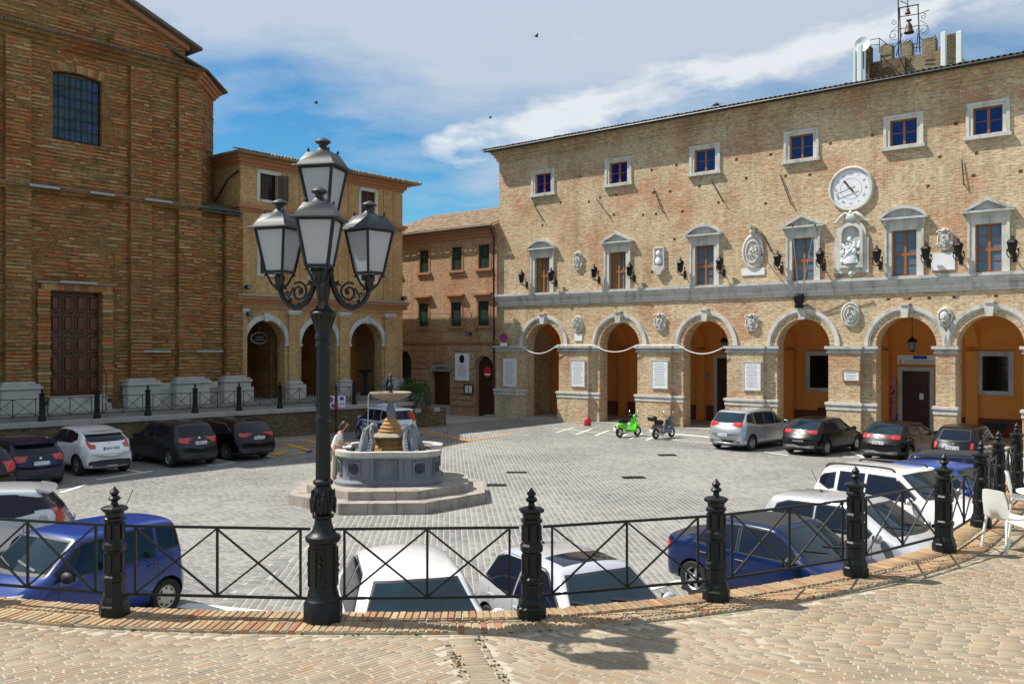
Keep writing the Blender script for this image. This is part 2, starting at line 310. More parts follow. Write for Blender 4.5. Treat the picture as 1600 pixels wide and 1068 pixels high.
def wall(name, outline, holes, depth, material, parent, y0=0.0, hole_depth=None):
    """a wall face in (s, z) with real openings whose reveals run inward"""
    loops = [outline] + [h[0] if isinstance(h[0][0], (tuple, list)) else h for h in holes]; deps = [depth] + [h[1] if isinstance(h[0][0], (tuple, list)) else (hole_depth or depth) for h in holes]
    flat = [p for lp in loops for p in lp]; tris = tessellate_polygon([[Vector((a, b, 0)) for a, b in lp] for lp in loops])
    b = MB(); b.add([(a, y0, z) for a, z in flat], [tuple(t) for t in tris]); front = len(b.f)
    for lp, d in zip(loops, deps):
        n = len(lp); vs = [(a, y0, z) for a, z in lp] + [(a, y0 + d, z) for a, z in lp]
        b.add(vs, [(i, (i + 1) % n, n + (i + 1) % n, n + i) for i in range(n)])
        if d < .2 and lp is not outline: b.add([(a, y0 + d, z) for a, z in lp], [tuple(range(n))])
    me = b.mesh(name, material, fix=False); bm = bmesh.new(); bm.from_mesh(me); bmesh.ops.remove_doubles(bm, verts=bm.verts, dist=1e-4); bmesh.ops.recalc_face_normals(bm, faces=bm.faces); bm.to_mesh(me); bm.free()
    return link(name, me, parent)
def rect(a0, a1, z0, z1): return [(a0, z0), (a1, z0), (a1, z1), (a0, z1)]
def text_mesh(txt, size, material, parent, loc, rot, name='lettering', ext=.004, bold=0, align='CENTER', sx=1):
    cu = bpy.data.curves.new('t', 'FONT'); cu.body = txt; cu.size = size; cu.extrude = ext; cu.align_x = align; cu.align_y = 'CENTER'; cu.offset = bold
    o = bpy.data.objects.new('t', cu); COL.objects.link(o); dg = bpy.context.evaluated_depsgraph_get()
    me = bpy.data.meshes.new_from_object(o.evaluated_get(dg)); bpy.data.objects.remove(o); me.materials.clear(); me.materials.append(M[material] if isinstance(material, str) else material)
    q = link(name, me, parent, loc, rot); q.scale = (sx, 1, 1); return q
def roof_tiles(parent, s0, s1, ey, ez, slope, rows, material, pitch=.22, rowlen=.42, eave_parts=True, sign=1, hipl=0, hipr=0):
    """half-round tiles: (s along, y from ey inward, rising); first row single tiles, the rest one mesh"""
    rr = random.Random(3); n = int((s1 - s0) / pitch)
    def tile(b, s, y, z, r0, r1, L):
        k = 6; vs = []
        for yy, r, dz in ((0, r0, 0), (L, r1, L * math.tan(slope))):
            for i in range(k + 1): a = PI * i / k; vs.append((s + r * math.cos(a), y + yy * sign, z + dz + r * math.sin(a) * .85))
        for i in range(k + 1): a = PI * i / k; vs.append((s + (r0 - .02) * math.cos(a), y, z + (r0 - .02) * math.sin(a) * .85))
        fs = [(i, i + 1, k + 2 + i, k + 1 + i) for i in range(k)] + [(i, 2 * k + 2 + i, 2 * k + 3 + i, i + 1) for i in range(k)]
        b.add(vs, fs, 0, True)
    st = MB()
    proto = MB(); tile(proto, 0, 0, 0, .10, .085, rowlen * 1.15); pm = proto.mesh('roof tile', material, False)
    for i in range(n + 1):
        s = s0 + i * (s1 - s0) / n
        for j in range(rows):
            if s < s0 + j * rowlen * hipl or s > s1 - j * rowlen * hipr: continue
            y = ey + sign * j * rowlen * math.cos(slope); z = ez + j * rowlen * math.sin(slope) + .02 * rr.random()
            if j == 0 and eave_parts:
                q = link('tile', pm, parent, (s + rr.uniform(-.012, .012), y + rr.uniform(-.03, .03), z)); q.rotation_euler = (0, 0, rr.uniform(-.05, .05))
            else: tile(st, s + rr.uniform(-.015, .015), y + rr.uniform(-.03, .03), z, .10, .085, rowlen * 1.15)
    if st.f: st.build('roof_tiles', material, parent, fix=False, kind='stuff')
# ================================================================ GROUND
CURVE_P = [(-10.4, 11.6), (-8.3, 10.7), (-6.2, 9.95), (-4.12, 9.42), (-1.93, 9.24), (.2, 9.33), (2.24, 9.97), (4.16, 11.0), (5.85, 12.3), (7.2, 13.95), (8.3, 15.5), (9.5, 17.1), (10.6, 19.1)]
CUR = catmull([(a, b, 0) for a, b in CURVE_P], 24)
CT = np.array([(p.x, p.y) for p in CUR])
TAN = np.gradient(CT, axis=0); TAN /= np.linalg.norm(TAN, axis=1)[:, None]; NOR = np.stack([-TAN[:, 1], TAN[:, 0]], 1)   # outward, to the plaza
def curve_off(o): return CT + NOR * o
def signed(P):       # distance outward of the fence line (positive on the plaza side)
    d = P[:, None, :] - CT[None, :, :]; i = np.argmin((d ** 2).sum(2), 1); return (d[np.arange(len(P)), i] * NOR[i]).sum(1)
WL0, WLD = np.array((-16.2, 38.4)), np.array((.72, .694)); WLN = np.array((-.694, .72))   # church terrace wall line
FO = np.array((-3.5, 26.2))
def stones(name, C, hx, hy, ang, z0, zt, bev, material, parent, kind=None, jz=.0006):
    n = len(C); C = np.asarray(C); hx = np.broadcast_to(hx, n); hy = np.broadcast_to(hy, n); ang = np.broadcast_to(ang, n); zt = np.broadcast_to(zt, n)
    sx = np.array([-1, 1, 1, -1, -1, 1, 1, -1.]); sy = np.array([-1, -1, 1, 1, -1, -1, 1, 1.]); bb = np.array([0] * 4 + [1] * 4) * bev
    lx = sx[None] * (hx[:, None] - bb[None]); ly = sy[None] * (hy[:, None] - bb[None]); c = np.cos(ang)[:, None]; s = np.sin(ang)[:, None]
    V = np.empty((n, 8, 3)); V[..., 0] = C[:, :1] + lx * c - ly * s; V[..., 1] = C[:, 1:2] + lx * s + ly * c; V[:, :4, 2] = z0; V[:, 4:, 2] = zt[:, None]
    V[:, 4:, 2] += rng.normal(0, jz, (n, 4))
    F = np.array([[4, 5, 6, 7], [0, 1, 5, 4], [1, 2, 6, 5], [2, 3, 7, 6], [3, 0, 4, 7]])[None] + (np.arange(n) * 8)[:, None, None]
    me = bpy.data.meshes.new(name); me.vertices.add(n * 8); me.vertices.foreach_set('co', V.ravel()); me.loops.add(n * 20); me.loops.foreach_set('vertex_index', F.ravel().astype(np.int32))
    me.polygons.add(n * 5); me.polygons.foreach_set('loop_start', np.arange(0, n * 20, 4, dtype=np.int32)); me.polygons.foreach_set('loop_total', np.full(n * 5, 4, dtype=np.int32)); me.update(calc_edges=True)
    me.materials.append(M[material]); o = link(name, me, parent)
    if kind: o['kind'] = kind
    return o
def unit_stone(name, material, bev=.08):
    b = MB(); v = [(-.5, -.5, 0), (.5, -.5, 0), (.5, .5, 0), (-.5, .5, 0), (-.5 + bev, -.5 + bev * .4, 1), (.5 - bev, -.5 + bev * .4, 1), (.5 - bev, .5 - bev * .4, 1), (-.5 + bev, .5 - bev * .4, 1)]
    b.add(v, ((4, 5, 6, 7), (0, 1, 5, 4), (1, 2, 6, 5), (2, 3, 7, 6), (3, 0, 4, 7))); return b.mesh(name, material)
def singles(name, me, C, hx, hy, ang, z0, h, parent):
    for i, (x, y) in enumerate(C):
        o = link(name, me, parent, (x, y, z0), (0, 0, float(ang[i]))); o.scale = (2 * float(hx[i]), 2 * float(hy[i]), float(h[i]))
def lattice(x0, x1, y0, y1, ang, w, L, joint, cx=0, cy=0, jit=.15):
    """rows along the local x axis; returns centres and half sizes"""
    R_ = max(x1 - x0, y1 - y0); c, s = math.cos(ang), math.sin(ang); mx, my = (x0 + x1) / 2, (y0 + y1) / 2; n = int(R_ * .8 / w)
    Cs = []; H = []
    for r in range(-n, n + 1):
        m = int(R_ * 1.6 / L); ls = L * (1 + rng.uniform(-jit, jit, m)); e = np.cumsum(ls) - R_ * .8 + rng.uniform(0, L); u = e - ls / 2
        X = mx + u * c - (r * w) * s; Y = my + u * s + (r * w) * c; k = (X > x0) & (X < x1) & (Y > y0) & (Y < y1)
        if k.any(): Cs.append(np.stack([X[k], Y[k]], 1)); H.append(ls[k] / 2 - joint)
    C = np.concatenate(Cs); h = np.concatenate(H); return C, h, np.full(len(C), w / 2 - joint), np.full(len(C), ang)
def visible(C, margin=1.5): return (np.abs(C[:, 0]) < .575 * C[:, 1] + margin)
# plaza sheet
gb = MB(); gb.add([(-400, -60, -.004), (400, -60, -.004), (400, 700, -.004), (-400, 700, -.004)], [(0, 1, 2, 3)])
ground_o = gb.build('ground', 'kerb', kind='structure')
pb = MB(); pb.add([(-45, 8, 0), (40, 8, 0), (40, 70, 0), (-45, 70, 0)], [(0, 1, 2, 3)])
plaza = pb.build('plaza', 'joint', kind='structure')
def plaza_ok(C):
    h = (C[:, 0] - HO[0]) * HN[0] + (C[:, 1] - HO[1]) * HN[1]; w = (C - WL0) @ WLN; f = np.hypot(C[:, 0] - FO[0], C[:, 1] - FO[1]); sg = signed(C)
    return (h < -.35) & (w < -.1) & (f > 2.75) & (sg > .3) & visible(C) & (C[:, 1] > 9.6) & (C[:, 1] < 64)
def hdist(C): return (C[:, 0] - HO[0]) * HN[0] + (C[:, 1] - HO[1]) * HN[1]
A = []; J = .0062
for reg in range(3):
    if reg == 0: q = lattice(-8, 24, 9, 62, R(94), .14, .24, J)
    elif reg == 1: q = lattice(-30, -3, 9, 62, R(52), .14, .24, J)
    else: q = lattice(-14, 30, 24, 66, H_ANG, .14, .23, J)
    C = q[0]; left = C[:, 0] < -4.6 + .05 * (C[:, 1] - 20); nearh = hdist(C) > -7.5
    side = C[:, 0] - (-4.6 + .05 * (C[:, 1] - 20))
    k = plaza_ok(C) & ((side > .13) & (hdist(C) < -7.5) if reg == 0 else (side <= -.13) & (hdist(C) < -7.5) if reg == 1 else (hdist(C) > -7.5))
    A.append([a[k] for a in q])
by = np.arange(9, 62, .29); bc = np.stack([-4.6 + .05 * (by - 20), by], 1); kk = plaza_ok(bc) & (hdist(bc) < -7.5); A.append([bc[kk], np.full(kk.sum(), .137), np.full(kk.sum(), .125), np.full(kk.sum(), math.atan2(1, .05))])
C, HX, HYY, AN = [np.concatenate([a[i] for a in A]) for i in range(4)]
TOPZ = .0045 + rng.normal(0, .0010, len(C)); AN = AN + rng.normal(0, .02, len(C))
px = CX + FPX * C[:, 0] / C[:, 1]; py = HY + FPX * CZ / C[:, 1]
seen = (px > 5) & (px < 1595) & (py < 935) & (signed(C) > 5.2); order = np.argsort(np.where(seen, C[:, 1], 999))[:300]; mask = np.zeros(len(C), bool); mask[order] = True
singles('cobblestone', unit_stone('cobblestone', 'sett'), C[mask], HX[mask], HYY[mask], AN[mask], 0, TOPZ[mask], plaza)
stones('cobble_paving', C[~mask], HX[~mask], HYY[~mask], AN[~mask], -.002, TOPZ[~mask], .012, 'sett', plaza, 'stuff')
# painted lines, thin sheets lying on the setts
def gl(x, y): p = ground(x, y); return np.array((p.x, p.y))
def paint(name, pts, w, material, z=.0155):
    b = MB()
    for p, q in pts:
        d = (q - p) / np.linalg.norm(q - p); n = np.array((-d[1], d[0])) * w / 2; b.add([(*(p - n), z), (*(q - n), z), (*(q + n), z), (*(p + n), z)], [(0, 1, 2, 3)])
    o = b.build(name, material, plaza); return o
hp = lambda s, o: np.array(hall_pt(s, o)[:2])
def W_(s, o): return WL0 + WLD * s + WLN * o
paint('bay_line', [(gl(866, 669), gl(1010, 684)), (gl(1010, 684), gl(1116, 693))], .13, 'line_white')
for a, b2 in (((868, 676), (897, 668)), ((900, 679), (925, 670)), ((930, 681), (952, 672)), ((968, 683), (982, 677)), ((984, 686), (1004, 677)), ((1010, 688), (1032, 677))): paint('bay_line', [(gl(*a), gl(*b2))], .12, 'line_white', .0165)
paint('bay_line', [(gl(1042, 677), gl(1120, 684))], .35, 'line_white')
for (a, b2) in (((1195, 706), (1232, 712)), ((1300, 712), (1352, 716)), ((1330, 706), (1352, 716))): paint('bay_line', [(gl(*a), gl(*b2))], .14, 'line_white')
f2 = np.array((-.773, .635)); v2 = np.array((.635, .773))
for (x, y) in ((90, 762), (197, 733), (228, 739), (330, 727), (365, 722), (430, 714)):
    p = gl(x, y); paint('bay_line', [(p, p + f2 * 4.6)], .13, 'line_white')
paint('bay_line', [(gl(95, 770), gl(135, 757)), (gl(150, 750), gl(238, 736))], .16, 'line_white', .0165); paint('bay_line', [(gl(325, 728), gl(368, 723))], .14, 'line_white', .0165)
paint('bay_line', [(gl(1000, 925), gl(1085, 902)), (gl(1085, 902), gl(1110, 890))], .14, 'line_white')
paint('bay_line', [(gl(285, 946), gl(420, 960))], .3, 'line_white')
for (a, b2) in (((425, 711), (500, 706)), ((440, 699), (520, 694)), ((425, 690), (492, 687)), ((425, 711), (448, 704)), ((470, 709), (540, 690)), ((520, 699), (560, 705)), ((505, 687), (560, 697)), ((450, 694), (500, 708)), ((480, 688), (535, 703))):
    paint('yellow_hatching', [(gl(*a), gl(*b2))], .3, 'line_yellow', .0155 + .0005 * random.random())
for (a, b2) in (((600, 690), (660, 674)), ((600, 705), (735, 689)), ((630, 672), (735, 689)), ((660, 671), (722, 687)), ((725, 689), (800, 678))): paint('yellow_line', [(gl(*a), gl(*b2))], .16, 'line_yellow', .0155 + .0005 * random.random())
paint('blue_symbol', [(gl(474, 704), gl(486, 706)), (gl(480, 708), gl(490, 703))], .28, 'line_blue', .0175)
def grate(label, x, y, w, d, bars, ang=0.0):
    p = ground(x, y); t = thing('drain_grate', label, 'drain cover', (p.x, p.y, .012), ang); b = MB()
    b.strip([(-w + .05, -d + .05), (w - .05, -d + .05), (w - .05, d - .05), (-w + .05, d - .05)], [(-w, -d), (w, -d), (w, d), (-w, d)], 0, .012, closed=True, axis='z'); b.build('frame', 'iron', t)
    c = MB(); c.box(-w + .05, w - .05, -d + .05, d - .05, 0, .003); c.build('pit', 'black', t)
    for i in range(bars):
        u = -w + .05 + (i + .5) * (2 * w - .1) / bars; c = MB(); c.box(u - .02, u + .02, -d + .05, d - .05, .004, .011); c.build('bar', 'iron', t)
grate('dark rectangular drain grate in the open middle of the square', 990, 746, .36, .24, 9, .1)
grate('small dark drain grate near the silver car by the town hall', 1042, 711, .36, .24, 7, .1)
grate('narrow dark gutter grate beyond the fountain steps', 807, 738, .35, .15, 6, 0)
grate('brown worn manhole cover to the right of the fountain steps', 776, 758, .3, .2, 6, 0)
# kerb pavement before the town hall, portico floor
kb = MB(); kb.box(-1.0, 36, -.30, 5.0, 0, .14); t = thing('portico_pavement', '', '', (HO[0], HO[1], 0), H_ANG); del t['label']; del t['category']; t['kind'] = 'structure'; kb.build('pavement_slab', 'kerb', t)
# ---------------------------------------------------------------- near terrace
oc = curve_off(.16); ring = [tuple(p) for p in oc] + [(30, 21), (30, -8), (-30, -8), (-30, 22)]
tb = MB(); tb.prism(ring, -.003, TZ - .0015, 'z'); tris = tessellate_polygon([[Vector((a, b, 0)) for a, b in ring]])
tb.f = tb.f[2:]; tb.m = tb.m[2:]; tb.sm = tb.sm[2:]; tb.add([(a, b, TZ - .0015) for a, b in ring], [tuple(q) for q in tris])
terrace = tb.build('terrace', ['pave_joint'], kind='structure')
i0, i1 = curve_off(.30), curve_off(.17); wl = MB(); wl.strip([tuple(p) for p in i1], [tuple(p) for p in i0], 0, TZ - .03, axis='z')
tw = wl.build('retaining_wall', 'brick_dark'); tw['label'] = 'curved brick retaining wall below the iron fence of the near terrace'; tw['category'] = 'wall'
eb = MB(); ea, ec = curve_off(.255), curve_off(-.36); eb.strip([tuple(p) for p in ec], [tuple(p) for p in ea], TZ - .001, TZ + .026, axis='z'); eb.build('mortar_bed', 'pave_joint', terrace)
# edging of bricks set on edge
seg = np.hypot(*np.diff(CT, axis=0).T); cum = np.concatenate([[0], np.cumsum(seg)]); T_ = cum[-1]; cc = []; 
for row, (o0, o1) in enumerate(((.27, -.045), (-.055, -.37))):
    step = .074; n = int(T_ / step)
    for i in range(n):
        t_ = (i + .5 + (.3 if row else 0)) * step + random.uniform(-.004, .004); t_ = min(t_, T_ - .01)
        p = np.array((np.interp(t_, cum, CT[:, 0]), np.interp(t_, cum, CT[:, 1]))); nr = np.array((np.interp(t_, cum, NOR[:, 0]), np.interp(t_, cum, NOR[:, 1]))); nr /= np.linalg.norm(nr)
        c_ = p + nr * ((o0 + o1) / 2 + random.uniform(-.008, .008)); cc.append((c_[0], c_[1], (step - .006) / 2, (o0 - o1) / 2 - .004, math.atan2(nr[1], nr[0]) - PI / 2 + random.uniform(-.02, .02), .045 + random.uniform(-.003, .003) - (.008 if row else 0)))
cc = np.array(cc); pxs = CX + FPX * cc[:, 0] / cc[:, 1]; vis = (pxs > -10) & (pxs < 1610); od = np.argsort(np.where(vis, cc[:, 1], 999))[:300]; mk = np.zeros(len(cc), bool); mk[od] = True
singles('edging_brick', unit_stone('edging brick', 'coping_brick', .1), cc[mk, :2], cc[mk, 2], cc[mk, 3], cc[mk, 4], TZ - .02, cc[mk, 5] + .02, terrace)
stones('edging_bricks', cc[~mk, :2], cc[~mk, 2], cc[~mk, 3], cc[~mk, 4], TZ - .02, TZ + cc[~mk, 5], .008, 'coping_brick', terrace, 'stuff')
# paving bricks
def zx(C): return (C[:, 0] + .24) - (8.6 - C[:, 1]) * .235
P = []
for (lo, hi, ang, w, L) in ((-99, -.36, R(44), .054, .245), (-.05, 2.6, R(-42), .054, .245), (2.6, 99, R(-15), .054, .245)):
    x0, x1 = (-8, 0) if hi < 0 and lo < -9 else (-1.5, 2) if hi < 0 else (-1, 5) if hi < 9 else (1.5, 13)
    q = lattice(x0, x1, 5.6, 18, ang, w, L, .0042, jit=.06); C = q[0]; d = zx(C); k = (d > lo + (.0 if lo > 1 else .07)) & (d < hi - (.0 if hi > 1 else .07)) & (signed(C) < -.46) & visible(C, 1.0) & (C[:, 1] > 6.2); P.append([a[k] for a in q])
y = np.arange(6.2, 8.95, .062); C = np.stack([-.24 + (8.6 - y) * .235 - .21, y], 1); k = signed(C) < -.5; C = C[k]; P.append([C, np.full(len(C), .128 + 0 * C[:, 0]) + rng.uniform(-.01, .01, len(C)), np.full(len(C), .0265), np.full(len(C), R(9))])
# long border bricks of the strip and beside the edging
for u in (-.375, -.045):
    y = np.arange(6.2, 8.95, .265); C = np.stack([-.24 + (8.6 - y) * .235 + u, y], 1); k = signed(C) < -.5; P.append([C[k], np.full(k.sum(), .126), np.full(k.sum(), .032), np.full(k.sum(), R(-77))])
tt = np.arange(.1, T_, .262); C = np.stack([np.interp(tt, cum, CT[:, 0] - NOR[:, 0] * .415), np.interp(tt, cum, CT[:, 1] - NOR[:, 1] * .415)], 1); an = np.arctan2(np.interp(tt, cum, TAN[:, 1]), np.interp(tt, cum, TAN[:, 0])); P.append([C, np.full(len(C), .122), np.full(len(C), .03), an])
C, HX, HYY, AN = [np.concatenate([a[i] for a in P]) for i in range(4)]; AN = AN + rng.normal(0, .005, len(C))
zt = .001 + rng.normal(0, .0003, len(C)); py = HY + FPX * (CZ - TZ) / C[:, 1]; pxx = CX + FPX * C[:, 0] / C[:, 1]; vis = (py < 1066) & (pxx > 0) & (pxx < 1600); od = np.argsort(np.where(vis, C[:, 1], 999))[:300]; mk = np.zeros(len(C), bool); mk[od] = True
singles('paving_brick', unit_stone('paving brick', 'pave_brick', .03), C[mk], HX[mk], HYY[mk], AN[mk], TZ - .004, zt[mk] + .004, terrace)
stones('brick_paving', C[~mk], HX[~mk], HYY[~mk], AN[~mk], TZ - .004, TZ + zt[~mk], .003, 'pave_brick', terrace, 'stuff', .0002)
# small leaves and moss tufts in the joints
mb_ = MB()
for i in range(90):
    a = random.random(); t_ = random.uniform(.1, .98) * T_ if a < .6 else None
    if t_ is not None: p = np.array((np.interp(t_, cum, CT[:, 0] - NOR[:, 0] * .38), np.interp(t_, cum, CT[:, 1] - NOR[:, 1] * .38)))
    else: y = random.uniform(7.3, 8.8); p = np.array((-.24 + (8.6 - y) * .235 + random.choice((-.37, -.05)), y))
    for k in range(5):
        q = p + np.array((random.gauss(0, .03), random.gauss(0, .014))); s_ = random.uniform(.006, .016); z = TZ + .004
        mb_.add([(q[0] - s_, q[1], z), (q[0] + s_, q[1], z), (q[0] + random.uniform(-s_, s_), q[1] + random.uniform(-s_, s_), z + s_ * 1.1)], [(0, 1, 2)])
mb_.build('moss', 'moss', terrace, kind='stuff')
lf = MB()
for i in range(60):
    x, y = random.uniform(-4.5, 8), random.uniform(7.2, 10.5); P1 = np.array([[x, y]])
    if signed(P1)[0] > -.5: continue
    s_ = random.uniform(.008, .02); a = random.uniform(0, 6.3); z = TZ + .014; lf.add([(x + s_ * math.cos(a), y + s_ * math.sin(a), z), (x - s_ * .4 * math.sin(a), y + s_ * .4 * math.cos(a), z + .004), (x - s_ * math.cos(a), y - s_ * math.sin(a), z + .001), (x + s_ * .4 * math.sin(a), y - s_ * .4 * math.cos(a), z + .006)], [(0, 1, 2, 3)])
lf.build('dry_leaves', 'wood_dark', terrace, kind='stuff')
# ---------------------------------------------------------------- church terrace
pa = [tuple(W_(s, 0)) for s in (-24, 14.6)]
ctp = [pa[0], pa[1], tuple(church_pt(10.2, -2.2)[:2]), tuple(church_pt(11.9, -.6)[:2]), tuple(church_pt(11.9, 6)[:2]), tuple(church_pt(-40, 6)[:2])]
cb = MB(); cb.prism(ctp, -.003, CTZ, 'z'); tris = tessellate_polygon([[Vector((a, b, 0)) for a, b in ctp]]); cb.f = cb.f[2:]; cb.m = cb.m[2:]; cb.sm = cb.sm[2:]; cb.add([(a, b, CTZ) for a, b in ctp], [tuple(q) for q in tris])
cter = cb.build('church_terrace', 'terrace_stone', kind='structure')
fz = church_pt(0, 0, CTZ).z; fp = [tuple(church_pt(s, o)[:2]) for s, o in ((-40, -1.9), (11.85, -1.9), (11.85, 5), (-40, 5))]; fb = MB(); fb.prism(fp, CTZ - .5, fz, 'z'); fb.build('church_pavement', 'terrace_stone', kind='structure')
cw = thing('retaining_wall', 'long rough brick retaining wall below the church terrace, behind the parked cars', 'wall', (*WL0, 0), math.atan2(WLD[1], WLD[0]))
b = MB(); b.box(-24, 14.6, -.16, -.003, 0, CTZ - .16); b.build('wall', 'brick_dark', cw)
b = MB(); b.box(14.603, 14.75, -.16, 3, 0, CTZ - .16); b.build('wall', 'brick_dark', cw)
sl = MB()
for i in range(33): x = -24 + i * 1.18; b = MB(); b.bevbox(x + .004, x + 1.172, -.24, .55, CTZ - .157, CTZ + .035, .012); b.build('coping_slab', 'kerb', cw)
# ================================================================ TOWN HALL
hall = thing('town_hall', 'long pale brick town hall with six arches, clock and rows of white framed windows', 'town hall', (HO[0], HO[1], 0), H_ANG)
ARCH = [3.36, 8.55, 13.72, 18.78, 23.40, 26.75, 31.3]; AR = 1.27; IZ = 4.34; HL = 36.0; HZ = 16.0
UW = [(2.50, 4.19), (7.65, 9.35), (12.83, 14.53), (17.86, 19.55), (22.47, 24.15), (25.84, 27.5), (30.5, 32.2)]
LW = [(2.46, 4.14), (7.62, 9.30), (12.85, 14.50), (17.97, 19.62), (22.53, 24.17), (25.9, 27.5), (30.5, 32.2)]
prev = [(0, 0)]
for c in ARCH: prev += [(c - AR, 0), (c - AR, IZ)] + arc(c, IZ, AR, 180, 0, 24)[1:-1] + [(c + AR, IZ), (c + AR, 0)]
outline = prev + [(HL, 0), (HL, HZ), (0, HZ)]
holes = []
for a, b2 in UW: holes.append((rect(a + .27, b2 - .27, 13.17, 14.3), .3))
for a, b2 in LW: holes.append((rect(a + .30, b2 - .30, 7.42, 9.42), .3))
rr = random.Random(11)
for zrow in (8.3, 9.9, 11.3, 12.4, 13.6):
    s = .7
    while s < 35:
        s += rr.uniform(.7, 2.2); zz = zrow + rr.uniform(-.15, .15)
        if any(a - .45 < s < b2 + .45 and 6.8 < zz < 10.8 for a, b2 in LW) or any(a - .4 < s < b2 + .4 and 12.7 < zz for a, b2 in UW) or (19.9 < s < 22.4 and 7 < zz < 13) or rr.random() < .35: continue
        holes.append((rect(s, s + .15, zz, zz + .14), .14))
for s in (22.6, 23.5, 24.3, 25.3, 26.9): holes.append((rect(s, s + .15, 6.35, 6.47), .14))
wall('wall', outline, holes, .75, 'brick_hall', hall)
b = MB(); b.box(-.003, .75, .75, 14, 0, HZ); b.box(.75, HL, .76, 14, 6.6, HZ - .01); b.build('side_wall', 'brick_hall', hall)
# gable side already closed; portico inside
b = MB(); b.box(.76, HL, 4.6, 4.8, .14, 6.6)
b.build('portico_wall', 'render_orange', hall)
b = MB(); b.box(.77, HL, 4.57, 4.6, .14, 1.0); b.build('dado', 'render_dado', hall)
b = MB()                                                    # barrel vault
pv = [(.76 + 3.81 * math.cos(R(a)), 4.45 + 1.75 * math.sin(R(a))) for a in range(0, 91, 6)]
b.add([(.76, y, z) for y, z in pv] + [(HL, y, z) for y, z in pv], [(i, i + 1, len(pv) + i + 1, len(pv) + i) for i in range(len(pv) - 1)], 0, True); b.build('vault', 'render_orange', hall)
for c in [.8] + [(ARCH[i] + ARCH[i + 1]) / 2 for i in range(5)]:   # cross arches between bays
    b = MB(); out = [(y, z) for y, z in pv]; inn = [(.76 + 3.5 * math.cos(R(a)), 4.3 + 1.6 * math.sin(R(a))) for a in range(0, 91, 6)]
    vs = [(c - .25, y, z) for y, z in inn] + [(c - .25, y, z - .01) for y, z in out] + [(c + .25, y, z) for y, z in inn] + [(c + .25, y, z - .01) for y, z in out]; n = len(inn)
    fs = []
    for i in range(n - 1): fs += [(i, i + 1, n + i + 1, n + i), (2 * n + i, 3 * n + i, 3 * n + i + 1, 2 * n + i + 1), (i, 2 * n + i, 2 * n + i + 1, i + 1)]
    b.add(vs, fs); b.box(c - .25, c + .25, 4.3, 4.56, .14, 4.1); b.build('cross_arch', 'render_orange', hall)
# arch rings, keystones, imposts, piers
for i, c in enumerate(ARCH):
    b = MB(); b.strip(arc(c, IZ, 1.60, 180, 0, 28), arc(c, IZ, 1.76, 180, 0, 28), -.10, -.003); b.strip(arc(c, IZ, 1.52, 180, 0, 28), arc(c, IZ, 1.597, 180, 0, 28), -.055, -.003); b.build('arch_moulding', 'white_stone', hall)
    b = MB(); b.prism([(c - .13, 5.58), (c + .13, 5.58), (c + .2, 6.12), (c - .2, 6.12)], -.2, -.003); b.prism([(c - .15, 6.123), (c + .15, 6.123), (c + .22, 6.2), (c - .22, 6.2)], -.25, -.003); b.build('keystone', 'white_stone', hall)
    if i < 6:
        vb = MB(); n = 21
        for k in range(n):
            a0, a1 = 180 - 180 * (k + .04) / n, 180 - 180 * (k + .96) / n
            vb = MB(); vb.strip(arc(c, IZ, AR + .004, a0, a1, 1), arc(c, IZ, 1.515, a0, a1, 1), -.018, -.003); vb.build('voussoir', 'coping_brick' if i < 0 else 'brick_hall', hall)
PIER = [(-.05, 1.62, 2.09)] + [(ARCH[i] + AR, ARCH[i + 1] - AR - .62, ARCH[i + 1] - AR) for i in range(4)] + [(ARCH[4] + AR, ARCH[5] - AR, ARCH[5] - AR), (ARCH[5] + AR, ARCH[6] - AR - .6, ARCH[6] - AR)]
for a, m, e in PIER:
    b = MB(); b.box(a + .03, m, -.26, -.003, 1.76, 4.0); b.build('pier', 'brick_hall', hall)
    b = MB(); b.box(a - .02, m + .06, -.36, -.003, .0, 1.42)
    if e > m: b.box(m + .063, e + .04, -.12, -.003, .0, 1.42)
    b.build('pier_base', 'brick_hall', hall)
    b = MB()
    for z0, z1, p in ((1.423, 1.56, .03), (1.56, 1.64, .0), (1.64, 1.757, .07)):
        z0 += .0015; b.box(a - .02 - p, m + .06 + p, -.36 - p, -.002, z0, z1)
        if e > m: b.box(m + .066 + p, e + .04 + p, -.12 - p, -.003, z0, z1)
    b.build('base_moulding', 'white_stone', hall)
    b = MB()
    for z0, z1, p in ((4.003, 4.10, .02), (4.10, 4.2, -.01), (4.2, 4.33, .10)):
        z0 += .0015; b.box(a - .02 - p, m + .03 + p, -.28 - p, -.002, z0, z1)
        if e > m: b.box(m + .035 + p, e + .02 + p, -.06 - p, -.003, z0, z1)
    b.build('impost', 'grey_stone', hall)
